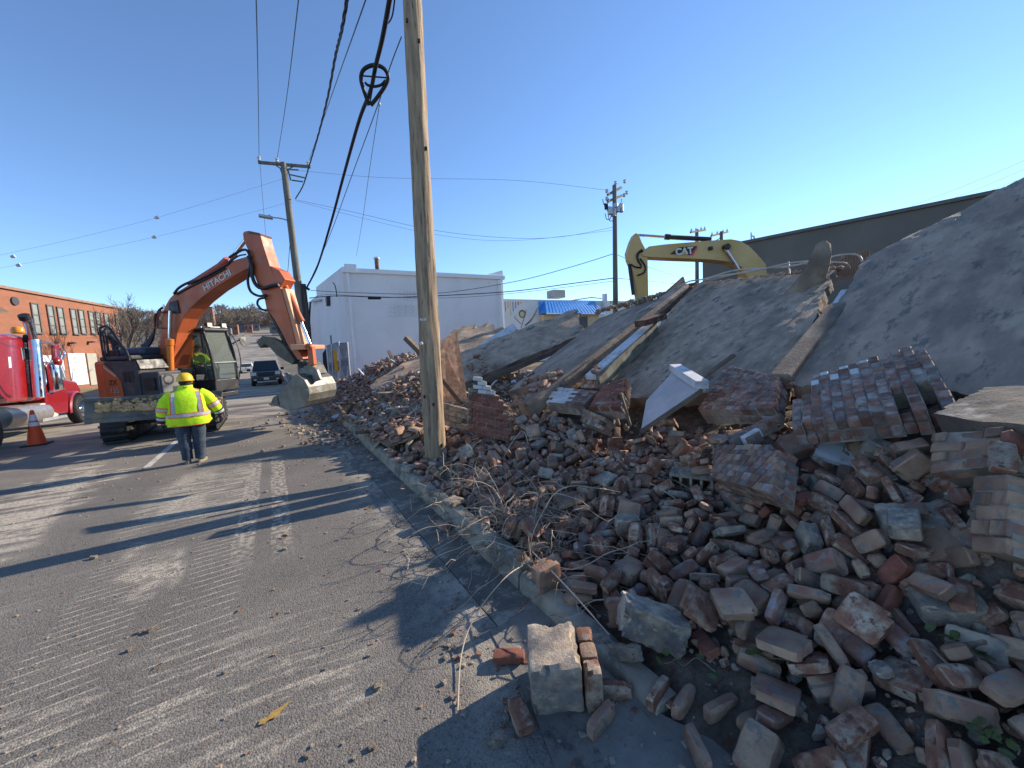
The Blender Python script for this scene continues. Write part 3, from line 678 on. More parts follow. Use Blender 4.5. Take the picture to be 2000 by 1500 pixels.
for i, (px, py, dz, sz, rot, m, lb) in enumerate([
    (1562, 868, .10, (.34, .24, .13), (.5, -.35, .5), BRICKG, 'large tan block with a smooth face tipped up below the big tilted panel'),
    (1645, 888, .06, (.34, .26, .05), (.45, .3, -.2), WPAINT, 'clean off-white tile slab beside the large tan block'),
    (1612, 958, .10, (.22, .18, .17), (.3, .2, .4), BRICKC, 'square grey block with a hollowed side, below the off-white tile'),
    (1700, 962, .10, (.30, .22, .12), (.5, .1, -.3), BRICKG, 'grey-tan block with a red broken corner, right of the hollowed block'),
    (1722, 880, .10, (.24, .18, .12), (.3, .4, .1), BRICKC, 'grey block under the right part of the big tilted panel'),
    (1660, 845, .10, (.16, .14, .11), (.2, .2, .6), BRICKC, 'small grey block above the off-white tile'),
    (1790, 1020, .08, (.34, .24, .14), (.25, -.2, .3), BRICKC, 'wide mortar-covered block left of the stacked courses'),
    (1085, 828, .10, (.17, .22, .20), (.3, .3, .4), BRICKC, 'grey block with a white painted corner below the white-topped lump'),
    (1140, 850, .06, (.30, .10, .14), (.1, .0, .5), WPAINT, 'whitewashed block lying below the white-topped lump'),
    (1258, 880, .08, (.30, .20, .12), (.2, .0, .4), BRICKG, 'pale flat-topped block in the middle distance of the heap'),
    (1218, 905, .08, (.20, .16, .10), (.5, .2, .2), BRICKG, 'pale slanted block face left of the flat-topped block'),
    (1645, 1065, .08, (.30, .20, .12), (.3, .2, .2), BRICKC, 'dark grey block low in the middle of the heap'),
    (1850, 1180, .06, (.26, .20, .12), (.2, -.2, .4), BRICKC, 'grey block at the right of the near heap')]):
    p = at_bed(px, py, dz); lump(lb, p, sz, face(p, rot[2], rot[0], rot[1]), m, 80+i)
# hollow block with four square cells
p = at_bed(1352, 938, .09); hb = thing('hollow_block', p, 'hollow concrete block showing its row of square cells', 'concrete block')
Rz = M.Rotation(face(p)[2]-.15, 3, 'Z') @ M.Rotation(.25, 3, 'X'); b = MB()
for x in (-.2, -.1, 0, .1, .2): b.box(p + Rz @ V((x, 0, 0)), (.025, .18, .15), Rz)
b.box(p + Rz @ V((0, 0, .085)), (.425, .18, .025), Rz); b.box(p + Rz @ V((0, 0, -.085)), (.425, .18, .025), Rz); b.box(p + Rz @ V((0, .085, 0)), (.42, .012, .15), Rz)
b.build('block_shell', [BRICKC], hb, bevel=.004)
# single bricks lying out on the gutter and apron
HERO = [chipped_box((BL, BW, BH), 200+i, 4, .003, 4, .03) for i in range(5)]
def hero(label, a, c, z, m, seed, flip=0, tilt=0):
    A, B = at_z(*a, z), at_z(*c, z); d = B-A; me = with_mat(HERO[seed % 5].copy(), m)
    o = bpy.data.objects.new('brick', me); col.objects.link(o); o.location = (A+B)/2; o.rotation_euler = (PI/2*flip, tilt, math.atan2(d.y, d.x)); tag(o, label, 'brick'); CHUNKS.append((o,)); return o
hero('dark red brick lying on the asphalt at the lower left of the grey block', (1001, 1358), (1033, 1440), .033, BRICK, 0)
hero('pale mortared brick on the apron right of the dark red brick', (1152, 1432), (1195, 1380), .05, BRICKG, 1, 1)
hero('brown brick lying flat under the larger pale block', (1158, 1348), (1236, 1350), .05, BRICK, 2, 1)
hero('brick with a worn pale face, second from the brown flat brick', (1264, 1385), (1305, 1328), .05, BRICK, 3, 1)
hero('broken brick end leaning right of the worn pale brick', (1320, 1392), (1350, 1350), .05, BRICKG, 4, 1)
hero('half buried red brick left of the grey concrete block', (968, 1282), (1020, 1280), .035, BRICKF, 1)
hero('grey-brown brick lying on the kerb end', (1098, 1172), (1160, 1160), .13, BRICKG, 2)
hero('brick broken in two at the bottom of the heap, left half', (1365, 1405), (1450, 1365), .07, BRICKG, 3, 1)
hero('thick mortared brick beside the brick broken in two', (1430, 1425), (1520, 1392), .07, BRICKG, 0, 1)
hero('upright pale brick standing at the bottom edge of the picture', (1375, 1490), (1352, 1440), .06, BRICKG, 4, 1)
# ---- loose bricks: resting poses from a settling run, nearest first: position (0.5 mm), rotation (quaternion x 127), kind, size (percent)
PILE = [
4546,2058,690,4,-5,-12,-126,12,104,4093,1921,437,125,-3,14,19,12,95,5200,1586,977,12,-42,-10,119,12,98,5063,569,1020,19,-5,-10,125,0,103,4771,789,796,53,-101,53,-18,13,99,4508,2605,858,39,-6,-9,121,12,98,3522,1803,231,
30,23,87,-85,13,105,4355,659,580,54,-108,-35,-21,3,104,4621,1851,558,28,-16,-30,-119,12,94,4299,2899,738,117,38,-10,30,12,102,3773,1411,306,107,9,-51,-44,0,101,4151,1319,531,23,-26,0,122,4,101,4418,817,582,17,-26,110,55,
0,106,5294,928,995,42,114,25,-25,2,101,5609,578,1087,19,-89,80,-38,0,96,5001,845,944,28,3,-34,119,2,95,4527,3699,486,71,66,44,69,12,103,4976,1185,685,14,126,-5,9,12,96,4902,371,923,38,-24,3,119,2,95,4475,1464,601,14,50,
28,-112,1,105,6361,869,2688,35,-15,120,13,4,99,4380,483,631,110,18,-44,41,1,101,5670,1193,1382,59,6,-40,-105,4,98,6074,3587,920,39,114,-41,-4,12,104,3394,4880,472,3,1,94,-85,12,98,6102,1413,1536,3,-126,16,11,4,105,6191,
1544,1786,84,-93,-23,0,13,102,4466,1161,488,56,15,-16,-112,0,94,5500,1863,1078,70,-46,-50,81,2,105,4939,2330,794,93,78,-23,30,3,101,5271,2134,936,44,99,-61,-27,1,104,6075,1810,1489,75,19,-87,-51,4,101,4827,1728,733,66,
-9,66,-85,1,102,4296,2201,450,85,-64,52,-46,2,100,5767,995,1349,125,-2,-19,16,0,95,4121,1297,382,124,-8,-25,12,3,105,4229,2796,340,4,-69,105,-19,0,99,5942,1552,1277,2,86,-44,82,4,99,3952,6176,632,42,-115,-28,18,12,103,
6519,2114,1668,44,-35,99,-55,4,104,7385,1792,2179,48,58,101,-17,13,102,5007,2167,669,32,91,80,23,4,101,5082,1019,895,57,24,21,-109,2,106,6363,2130,1502,64,11,27,-106,0,104,5244,2054,746,21,-43,-51,-106,2,104,5809,2179,
1107,9,-87,-67,64,13,105,4944,1543,764,94,-22,-37,73,5,106,6952,1853,1900,60,-100,-49,-9,4,99,3930,1855,348,13,1,-126,5,0,102,5295,2731,921,6,44,-116,27,2,97,6297,2328,1354,89,-79,-44,5,1,105,7163,2200,2062,113,-7,-30,
50,3,106,5965,2728,1131,30,110,55,-9,0,101,5559,2187,959,101,55,5,-54,1,102,5685,1522,998,17,35,70,-99,4,98,6857,2025,1827,83,-92,15,23,0,95,6166,2499,1221,43,18,20,-116,13,100,5092,1724,730,6,-119,0,-43,12,105,4463,
3326,619,21,120,7,35,2,102,6060,1293,1348,52,78,85,10,1,98,4106,4230,487,8,-17,100,76,0,101,4095,4489,412,108,-17,64,-5,12,101,5014,3642,599,27,-32,-8,120,0,106,7038,2592,1662,58,42,-45,-95,3,102,6936,5096,860,28,95,-77,
-16,12,98,6105,2002,1295,50,-96,66,12,1,103,6998,2290,1829,67,98,26,38,3,95,5376,4023,778,126,0,3,14,2,105,5122,368,1160,2,13,-86,-92,6,95,5363,3074,770,73,-99,4,-29,13,99,5890,1838,1184,35,12,-104,-63,6,105,5226,6683,
697,117,6,-25,-42,12,98,5403,3525,793,22,53,85,-76,2,98,6734,2514,1535,44,90,59,50,13,102,6237,6506,999,87,15,-14,-90,12,97,3749,4454,387,116,-1,0,-53,3,95,3891,7916,349,11,-70,106,-4,12,99,6033,2630,993,9,-4,70,105,3,
100,4138,8303,434,16,-99,-78,-2,12,106,5844,2847,924,51,26,-93,-65,2,99,6774,3341,1154,57,112,18,-11,3,106,6097,3099,1028,9,19,125,-4,1,95,5298,2474,869,125,-3,-11,-16,2,103,6174,6056,872,73,-87,32,47,12,97,4839,1335,
749,107,-17,0,66,8,103,4943,4006,594,72,-67,77,-21,2,99,5865,3935,798,58,-32,88,63,4,102,6692,3577,959,93,-51,-14,68,0,102,3408,8759,465,1,126,19,1,12,97,6654,830,2812,91,57,17,-66,7,99,7381,2730,1754,93,13,-16,84,1,95,
5329,4519,706,54,-21,100,-52,0,101,5315,707,922,38,-111,45,17,10,119,4978,2632,761,89,57,37,59,13,97,4901,3137,646,20,116,13,-46,4,104,3843,4934,177,9,-117,46,-11,12,98,5876,4105,922,98,-73,8,33,0,101,3830,3752,365,33,
25,88,82,12,96,5654,4275,861,21,48,-116,-5,1,97,4624,5039,534,5,86,-94,0,13,95,5870,3232,834,59,-28,-49,97,1,94,4174,5272,392,26,117,29,-31,1,102,6885,8408,897,47,-20,44,108,12,104,6780,4438,879,22,44,-116,-13,2,104,
3910,5936,353,3,12,103,73,4,100,4688,8966,566,1,-7,-7,127,12,99,8123,5950,1410,62,87,-61,34,12,98,4411,2309,465,63,39,63,82,2,103,4320,5173,442,31,-107,27,54,4,96,7431,4623,2051,101,-28,-7,71,1,104,4142,5073,325,113,-19,
-3,-55,2,105,7784,1916,2292,30,51,111,18,13,96,4517,2482,673,9,18,-92,-85,0,95,7179,4143,1080,71,9,-6,-105,2,98,4901,5540,642,80,90,37,11,2,99,5098,4650,729,25,-35,120,-5,13,94,5555,5804,749,55,-96,-47,-42,13,103,4572,
6005,483,8,38,-120,17,13,96,7522,2087,2146,72,-83,59,24,1,96,6607,9699,1138,6,-97,81,-17,12,101,7052,4787,950,17,109,50,40,0,101,3327,1417,99,4,-50,116,-10,1,103,5705,10054,984,16,-57,20,-111,12,102,5021,3313,641,53,15,
43,106,3,98,6864,10349,1386,36,-112,34,-33,12,104,8271,8222,1103,40,-79,-42,-80,12,104,7721,5094,1416,116,-22,18,42,3,103,5017,4737,445,55,-44,-97,42,4,101,4623,9328,600,35,99,-61,35,12,103,5725,2421,972,6,-4,-114,-56,0,
103,5214,4944,815,13,-123,27,-4,13,103,6510,3952,859,113,5,5,-58,3,104,5580,10260,990,55,-67,-89,26,12,99,5339,1347,848,114,-4,-5,55,4,103,5849,4491,840,77,-80,32,-53,0,99,3484,7228,465,1,69,-107,2,4,98,3745,6580,520,
101,35,-68,9,13,98,4663,7071,693,74,97,31,14,1,103,5377,6403,776,24,16,-100,-73,2,100,5638,5300,773,27,-103,-28,-64,12,99,6488,10717,1164,68,-18,-20,-104,12,104,4895,5919,384,90,87,8,17,3,103,4312,6082,403,59,-110,-21,
15,3,96,7093,1784,1828,55,33,-38,-103,4,106,7512,4995,1302,41,-11,-11,119,0,101,4769,10858,1004,29,16,110,54,12,97,6725,3114,1040,125,11,16,-9,13,97,2994,8418,114,54,54,72,72,2,104,6873,5439,915,31,-111,26,-46,13,101,
4526,8160,611,116,-42,-30,4,13,105,7166,5960,1215,8,110,-15,62,13,102,5365,4053,490,44,-19,35,-112,2,94,6816,4815,783,105,-38,21,57,2,99,7704,5171,1525,122,-25,13,19,3,102,6926,6095,1174,81,29,-55,-76,2,101,4917,4561,
449,97,-1,77,29,0,101,9702,7482,1570,54,15,-111,25,12,105,4705,5494,474,35,2,14,-121,2,96,3400,12185,458,26,-1,3,-124,12,99,4918,7050,489,115,5,46,27,2,104,5291,6222,631,39,96,-72,-6,0,98,4416,7587,463,87,-88,-29,4,1,95,
3642,13014,519,16,116,47,8,12,99,6808,2823,1536,16,-2,-20,124,0,98,4041,11519,625,17,102,-74,-7,12,97,6656,4498,759,102,-10,-2,75,0,94,4601,11180,798,121,-29,-25,-6,12,98,5153,6755,479,16,-107,65,16,12,94,6692,5539,736,
92,59,18,62,4,96,6573,5006,724,34,101,48,-50,12,100,6834,3628,1083,122,3,36,-6,7,101,3707,1155,226,53,89,-60,-41,0,97,6616,2772,1124,2,64,-103,-38,12,95,6400,5652,827,119,0,-27,-36,2,99,5487,3288,711,10,23,124,-12,13,98,
3861,8773,344,55,-6,31,-110,0,98,4287,5880,307,122,-29,3,20,5,103,6884,6901,1012,41,-98,-59,36,13,103,7261,1704,1917,78,79,10,-60,11,99,3361,5673,493,41,-45,-78,79,8,117,3849,6444,490,50,-58,42,92,4,104,5877,3548,759,35,
-50,-87,69,4,100,4693,7978,501,84,24,79,47,0,101,7025,3013,1571,4,-24,6,-124,3,96,5150,8684,682,1,124,23,13,0,105,6996,7980,890,19,125,-4,13,0,105,7576,6615,1132,12,78,-94,33,4,104,4992,9834,703,11,-60,106,34,12,100,
6829,2158,1647,27,87,-87,-16,4,95,5300,3712,721,61,92,43,-46,5,105,5367,6125,487,120,-31,25,-14,1,100,6853,6017,937,39,73,-96,-14,13,104,5986,7634,730,84,45,22,-81,13,96,4932,5244,551,96,-47,-3,-68,0,106,6211,7234,876,
87,19,-86,-27,1,95,4973,8804,742,77,-2,-40,-93,2,95,4065,14344,633,100,-63,-46,9,12,99,7191,5946,898,0,-104,-72,-1,12,96,6174,4292,858,46,106,22,-47,3,100,4266,9593,524,18,-33,119,26,3,101,7099,8278,1101,37,-61,103,-21,
13,97,5153,7432,563,55,-56,-83,-55,1,102,3865,9839,489,113,6,-15,-56,3,97,5589,7602,757,25,-27,-5,121,4,103,8411,7509,1306,9,86,88,-29,2,105,5850,8292,749,29,107,-56,-27,13,96,6171,8453,952,86,-66,-58,31,13,95,6060,1726,
1283,110,-4,-33,54,9,106,4295,7818,362,101,-5,1,-77,3,94,5507,2551,774,78,14,-4,-99,12,95,5947,5299,783,62,-67,-65,-60,4,100,4833,6191,475,100,34,18,-68,4,102,4557,7026,423,9,72,98,35,13,99,5139,5543,467,1,35,-4,-122,2,
97,9764,4455,2921,49,102,55,16,1,101,8629,7280,1353,70,-34,56,-84,2,100,9351,6560,1452,64,0,-10,-109,2,98,8141,6909,1210,101,-73,-16,17,2,99,8693,6493,1455,103,68,-25,-19,2,106,3623,16506,670,12,101,74,13,12,98,3501,
10916,452,2,34,-122,-2,2,101,7469,7366,1143,23,-63,106,19,2,102,8292,6678,1222,123,-22,22,-2,1,102,4495,15010,1100,120,8,10,40,12,105,3869,9515,351,13,24,-93,-82,2,97,5166,2895,726,86,-90,22,-7,3,98,5373,4082,653,0,127,
-7,-3,1,97,4338,3993,270,33,10,121,-15,3,100,3806,11129,528,35,-49,-84,-74,13,99,7119,4500,790,23,-73,-86,54,2,102,5418,8566,566,45,28,-104,-50,2,98,5051,9695,808,90,-45,-65,42,2,105,4699,2322,498,104,13,-3,-71,12,97,
6884,9150,1084,117,-31,34,14,13,96,5313,7502,670,64,81,-67,-32,4,98,7698,9014,1300,54,71,7,-90,13,96,6037,7222,704,30,20,64,103,0,99,3761,5373,353,124,25,-12,-9,2,103,5697,6591,765,6,89,-90,8,13,97,7901,7007,1102,77,-78,
2,64,1,100,4936,4102,445,108,10,38,-53,0,102,4174,11244,568,109,-61,-25,1,0,100,6754,2749,1258,23,12,-100,74,6,97,5535,6094,686,12,75,-4,102,6,102,3669,11896,536,123,4,21,-26,1,106,8583,8013,1038,122,-8,2,34,2,102,6551,
1533,1850,22,21,-7,-123,5,98,6725,7760,733,36,14,-20,-119,12,104,6221,4786,843,91,-7,-1,-89,1,95,3874,6113,375,98,-79,20,5,0,105,7559,9253,1307,70,-65,-84,-7,13,101,5011,9207,708,120,20,36,0,0,102,5604,9695,784,97,-35,
-17,72,2,95,6560,5869,767,21,-6,-64,107,2,104,4542,12077,769,62,85,46,54,1,105,7743,9996,1402,52,59,-61,-78,0,105,5448,4360,637,97,-18,-73,-32,13,96,6732,2014,1522,38,-6,-91,79,3,99,6526,2890,971,11,-19,-125,-6,1,102,
6780,10166,1165,4,-7,-122,35,3,106,5892,9549,957,90,-33,-80,23,13,101,5011,12339,1017,14,-14,57,112,13,103,4542,4908,308,7,-7,-124,-28,7,98,4764,6998,422,97,-42,47,-53,3,103,8970,8820,1256,18,-114,-46,-28,3,102,7135,
6854,1025,25,82,-75,-56,2,106,8657,5780,1418,19,119,-32,22,0,94,7712,5931,1186,11,13,99,78,1,100,6856,3527,1262,61,41,-42,-94,6,103,6199,5528,805,42,-12,21,117,2,104,7032,7301,988,43,25,88,77,13,104,5546,8858,711,114,-9,
-49,-24,1,98,7936,10187,1601,12,49,-113,-30,0,101,3507,11692,431,0,-79,-100,1,2,94,7884,8766,1107,80,-71,15,67,13,101,4581,9689,672,78,-5,-40,92,4,105,3728,10116,371,53,-30,59,-95,2,101,4945,5790,581,39,-71,5,-97,6,96,
6265,17414,1390,25,-121,-25,-18,12,102,6326,3843,846,25,85,55,72,5,105,5546,7456,601,7,-27,2,124,1,103,6662,8920,844,48,46,-107,17,12,100,7276,9914,1308,25,-52,-113,6,3,100,6374,7243,716,86,10,22,-91,2,104,5597,1805,826,
92,-44,-8,75,1,104,7492,11098,1613,39,95,62,41,3,102,4920,10690,751,10,51,-115,-11,2,102,9455,10197,3065,93,-10,-21,83,1,102,4208,13081,744,29,-123,5,2,2,102,4515,10800,624,72,65,50,65,13,100,4744,5066,330,4,113,-58,-1,
0,102,5601,9134,756,60,63,-86,33,2,98,3648,10417,342,51,69,-75,-57,2,101,5908,9057,734,23,35,57,-106,13,101,5400,9610,678,52,80,57,62,3,95,6181,5413,659,3,4,85,-94,2,100,7625,1697,2101,20,-31,115,-38,3,103,4241,13995,
649,81,36,-13,-90,12,101,6613,5939,950,30,95,12,78,10,112,5123,10429,757,5,-47,-115,-24,13,106,3995,13418,631,105,-1,24,67,2,102,9380,7537,1442,74,-40,-14,94,2,103,7582,10277,1317,75,31,34,91,2,95,5783,4602,625,2,-13,
-126,-11,12,104,7281,8983,1157,10,-57,-99,-54,1,96,8106,9615,1406,121,33,16,-6,3,101,4837,11987,781,14,44,118,0,1,102,6116,2100,1073,119,-21,-8,38,1,95,8086,9195,1297,111,46,-20,37,3,106,5941,4285,707,113,7,-4,-56,8,107,
7059,11362,1562,21,-15,53,112,13,100,3471,14529,417,8,-121,-37,5,1,104,6110,2939,923,9,103,73,4,1,97,5327,7173,550,8,-51,89,-74,2,105,7782,5474,1292,4,59,-2,112,4,102,5704,1788,1025,93,60,-33,-54,3,98,6770,4033,825,4,
121,-39,10,3,98,4981,19619,1144,75,-88,13,50,12,104,6501,8092,726,103,-31,-21,65,3,101,9442,7982,1376,24,-31,119,-19,3,97,6750,2997,1419,73,-37,78,-57,3,99,8389,11811,2686,27,-33,120,-6,0,101,3782,9744,346,15,-7,126,-3,
1,97,5996,5002,617,55,-89,-27,67,2,96,5874,5579,841,81,23,13,94,0,95,4518,6481,435,34,79,-6,-94,7,99,5203,10777,901,26,95,52,-61,12,98,4019,9339,354,15,91,87,-7,6,97,6776,18249,1654,21,-117,-4,-45,12,105,4442,14478,1062,
50,70,-76,-54,4,102,6076,8679,818,14,55,46,104,4,94,5647,18331,1319,65,51,-60,75,12,95,5564,8419,620,82,85,-37,27,6,100,4677,4054,411,52,57,75,68,6,97,4015,15430,1045,123,-9,-10,29,13,101,3851,14204,420,7,-98,74,-33,2,
101,5893,1423,1187,10,57,86,-74,10,94,4211,12101,582,111,-14,-25,55,0,98,5499,5663,491,1,110,51,-39,5,103,4181,14997,913,21,47,116,6,4,101,3815,828,294,59,-33,57,-91,0,102,9329,12045,2982,106,-12,-24,65,1,101,8104,12126,
2432,96,19,-19,-79,3,97,7436,9480,1187,55,-58,-98,-2,1,106,6238,10217,1054,25,80,76,58,0,97,8950,7092,1182,106,-25,13,64,2,106,3762,15078,763,117,6,-21,-44,1,100,4805,13298,984,42,-32,-9,115,1,95,9584,6451,1563,39,103,
62,13,7,95,5023,308,845,21,20,-14,-123,3,104,3508,5111,401,92,-87,-1,-1,13,104,7483,10603,1358,40,-32,71,-92,1,105,3834,7411,291,32,9,12,122,9,97,7682,5278,1230,18,-64,-42,-100,3,95,5369,11641,922,76,87,29,43,4,100,3454,
13451,445,31,-8,-18,121,2,96,4316,8820,415,85,-14,41,-84,0,94,6421,6875,1033,65,-48,55,-81,7,101,7278,4708,900,17,115,19,-48,7,95,5351,16049,1177,10,39,-120,6,1,106,6129,6333,675,90,67,-45,-39,12,98,8972,6663,1503,45,
-105,54,-13,13,94,8993,12103,2947,96,83,-4,-1,3,95,7449,756,2537,1,62,-105,35,2,104,8469,11712,2583,120,-5,-26,33,3,99,6222,9348,920,109,41,22,-44,2,95,4891,5164,465,67,-2,47,97,3,95,5310,10116,892,50,81,-33,-77,13,100,
4228,3641,291,115,9,-7,52,2,103,6639,6553,967,16,71,88,-56,3,104,4402,7309,360,123,6,4,33,2,99,4678,12787,865,102,75,9,-5,2,102,5219,9684,719,77,7,56,-84,1,103,6530,9315,945,44,82,83,23,7,100,8882,11962,2775,21,68,104,
16,1,96,6580,6035,781,80,43,-54,71,0,98,6668,2574,1343,30,-64,9,105,6,95,8604,18083,2685,19,-16,122,27,12,98,4686,12483,783,79,-93,-34,6,0,105,8207,7830,969,28,-13,-11,-123,0,101,5202,2251,602,115,0,-28,-47,5,104,7550,
8661,1003,97,-79,-20,4,1,104,6911,8671,1006,1,0,117,-48,5,101,4718,7452,481,110,-3,-3,64,4,94,9734,10460,3190,62,22,-6,-109,4,97,4585,13469,781,94,-47,3,71,1,98,5920,8586,708,106,41,29,-48,0,99,5076,13863,982,24,20,-17,
-122,3,104,5443,14053,1139,64,-101,-34,27,2,96,4562,10662,838,63,-52,-71,-66,6,96,6213,4039,768,11,-124,-15,18,4,106,5677,11610,937,19,-85,91,-14,3,97,4644,14468,900,62,-62,-57,-72,13,96,5653,2890,791,104,-68,9,-25,7,
104,5690,9562,686,45,-6,62,-101,2,103,8300,5763,1336,2,38,83,-89,4,100,5282,7892,419,124,-4,6,-28,0,103,5457,10578,966,56,-60,-41,-88,1,97,3715,18038,776,0,15,-1,-126,4,103,9859,13956,2834,124,-12,-23,12,12,100,5217,
8735,565,79,11,-7,-98,2,104,5918,4625,877,81,72,-60,-30,1,97,4332,3062,360,59,28,-101,42,9,94,4609,16119,1143,59,-19,-14,110,4,95,4546,10372,573,6,-20,125,5,5,101,5804,16504,1207,35,41,-75,-87,0,101,3452,17302,597,116,
-7,-13,49,0,97,5593,12158,954,122,-6,-18,-30,0,106,7686,7121,1121,28,-14,-118,35,5,106,5961,4104,617,28,26,-95,75,2,100,7817,10850,1592,111,-38,-48,-12,6,105,5805,9335,796,36,92,-78,18,4,94,6856,10855,1426,12,-110,54,30,
2,100,6525,7234,889,118,17,-1,-45,2,100,3967,16543,956,22,-10,87,90,2,101,5369,12010,979,72,37,-1,-98,3,98,8742,6106,1361,114,-15,-2,53,4,94,8905,7374,1310,1,68,86,-65,13,101,4694,2689,611,71,-101,-31,4,12,97,9323,14315,
2541,49,112,16,31,4,95,6557,10138,1015,72,17,26,100,12,97,3973,4675,249,61,-101,-43,20,2,104,3965,15881,902,29,-99,73,-5,12,102,4293,9151,446,89,90,-4,2,1,97,4417,9944,517,76,98,-23,-12,4,104,7143,9501,1250,91,20,12,-86,
8,121,4789,18460,1089,124,-25,-3,10,0,105,3460,19708,547,37,-15,-3,121,0,104,6488,5402,631,71,53,37,83,6,99,5719,6452,537,2,-1,83,-96,13,105,6953,2839,1372,73,-62,70,-46,2,100,5227,5059,552,19,74,102,6,3,102,3976,4168,
239,27,52,-99,-53,4,95,9275,9125,1482,54,36,6,-109,2,94,5228,14204,1076,46,31,98,59,0,96,3844,12256,510,124,15,-18,11,13,94,9057,14890,1878,62,-45,-69,75,4,102,5812,5015,589,8,-21,-84,93,5,100,4155,18359,950,120,19,-16,
-35,0,101,4470,17359,1072,119,-10,-20,39,4,101,7575,12123,2200,52,26,-9,-113,7,105,5583,8851,570,25,-49,8,114,2,103,5660,2469,670,14,-41,119,0,0,102,4269,12838,663,11,-92,84,-22,7,98,9283,8748,1342,4,74,96,38,10,114,
7381,5942,1023,84,1,0,-95,9,118,5577,13954,1037,16,115,-47,21,0,98,5243,18816,1198,119,-22,21,-32,1,106,4819,4973,444,3,125,-22,-2,8,97,10127,15263,2760,116,2,-32,-41,1,95,4315,17496,1071,84,-64,-7,71,3,106,5963,7949,
804,115,-36,8,38,5,95,7338,10666,1450,86,-10,-72,-59,2,96,6912,2999,1214,54,-28,-82,75,4,97,4841,14455,905,64,55,-63,-71,12,96,5579,4819,444,32,-35,85,-82,1,96,3771,17271,683,63,14,-12,-109,4,100,7717,5604,1165,81,45,42,
76,2,106,5858,13426,1117,56,-92,-67,11,2,103,5118,6134,415,38,-55,-86,65,4,96,7811,12441,1539,11,35,-16,121,0,104,6027,6621,629,77,69,53,-51,0,96,9408,13157,2798,85,-78,10,-53,13,104,5168,10613,853,17,93,47,-70,4,98,
3812,19707,673,83,70,37,54,1,105,4181,8862,377,13,88,-80,-42,2,98,5979,10108,788,31,84,-62,-66,4,97,4792,10588,645,15,-78,-99,3,9,111,5851,15969,1161,104,4,23,69,1,104,6182,10703,948,96,81,-19,-1,1,101,7386,8336,927,41,
-95,73,0,2,99,9457,18535,3195,87,14,-38,84,3,102,4630,6568,395,51,-59,-55,84,2,104,9225,18169,2905,34,26,23,-117,0,99,3837,5488,279,106,28,1,-65,2,101,9959,13043,3015,68,16,-21,-104,0,104,7032,3653,1154,5,80,-98,-3,1,
100,7265,2121,1918,93,-69,14,-50,13,97,6567,8657,723,121,24,-17,-24,2,102,7295,9923,1158,121,14,25,28,2,101,3553,17635,619,2,-123,28,-15,0,105,4883,8055,554,87,10,-6,-91,3,96,9818,18096,3085,97,-63,-50,16,3,98,6196,5858,
687,95,-63,44,35,4,103,7161,4722,816,51,91,-69,-23,2,97,4031,4031,272,54,-26,54,-98,1,100,6569,6282,806,101,3,77,-10,13,105,5155,3612,519,62,-29,-23,104,3,103,6889,15767,1602,4,-11,88,91,0,101,5854,18099,1254,11,-100,
-53,-57,3,98,4077,16841,969,3,-124,14,-22,12,104,8646,6298,1453,111,-25,45,-32,7,104,7551,6953,954,108,17,-47,44,12,95,5353,15954,1058,112,-12,2,-58,4,106,5550,12575,961,93,-16,-30,79,0,104,3485,14954,463,44,-44,-76,80,
6,101,4088,7012,394,18,117,-43,11,12,97,8759,18703,3142,110,24,-29,51,13,94,7625,10920,1564,113,-30,-48,-8,2,101,8076,9816,1478,9,-26,-23,-122,0,95,6241,10452,944,8,-12,-16,125,1,104,6619,5165,707,112,-51,32,3,2,95,5386,
8069,470,113,-50,10,-28,6,101,7883,6710,1048,71,-57,9,88,2,104,4538,17345,958,20,-48,115,-11,12,104,4855,15448,1094,92,77,9,-41,13,102,5589,10023,760,19,-110,-17,58,5,101,4831,10997,687,13,-102,-73,-9,1,98,5517,18109,
1145,124,-5,14,-25,1,94,6179,9879,944,79,96,-23,10,13,106,4386,11144,570,125,-2,-19,14,8,98,5963,8863,623,50,-111,-37,-6,4,101,9437,19313,3626,13,21,119,36,4,100,4173,3945,342,36,36,116,-8,6,104,5178,5814,453,17,27,-27,
-120,1,103,4464,4686,272,8,-1,-127,0,3,104,5197,12068,842,100,-14,-12,76,1,98,8001,11225,1657,33,12,-22,-120,0,102,5175,4340,511,68,30,-102,12,5,101,6958,9969,998,19,-63,-107,17,4,103,5429,8260,503,12,20,-50,114,5,102,
3754,18322,815,121,26,-8,27,3,98,4286,6278,450,74,85,28,52,10,99,8996,9137,1437,3,-118,-13,-45,2,104,8138,10945,1576,105,12,-70,6,3,106,5491,18613,1203,58,-86,-64,38,12,94,5451,13549,978,71,51,60,70,7,97,5246,18681,1088,
114,-24,18,-48,4,103,5077,4226,486,61,-72,19,-83,0,101,6898,6458,892,79,43,51,73,13,97,5386,2177,766,48,38,110,18,6,102,4605,8591,456,99,66,2,-43,3,96,8768,6728,1314,15,108,64,-14,0,101,4665,16825,1179,11,22,-1,-125,6,
100,5720,16889,1205,26,-14,-49,113,13,101,9403,13717,2650,76,-30,-11,97,6,99,3411,12733,450,75,0,0,-102,9,116,7899,5733,1241,7,64,-76,-79,6,101,5205,13544,867,81,-24,-4,95,0,103,8899,18375,2914,22,21,28,-120,4,96,3813,
18166,667,73,12,-10,-103,2,100,9567,7402,1410,64,78,-75,-17,13,95,3846,13271,511,47,-14,-36,112,2,100,4455,13584,781,11,94,-53,66,0,98,7813,7801,972,23,116,-35,-29,2,102,9258,14492,2433,121,-17,-25,24,0,99,4537,12645,
724,122,10,-4,-33,7,95,5153,608,845,91,-82,-1,-34,6,97,6582,10597,1017,126,17,-1,-9,3,98,8610,7935,1175,4,0,8,127,7,101,5875,12480,990,43,-4,10,119,3,95,3824,15542,813,25,5,85,-91,1,106,6195,1778,1135,52,106,44,12,7,98,
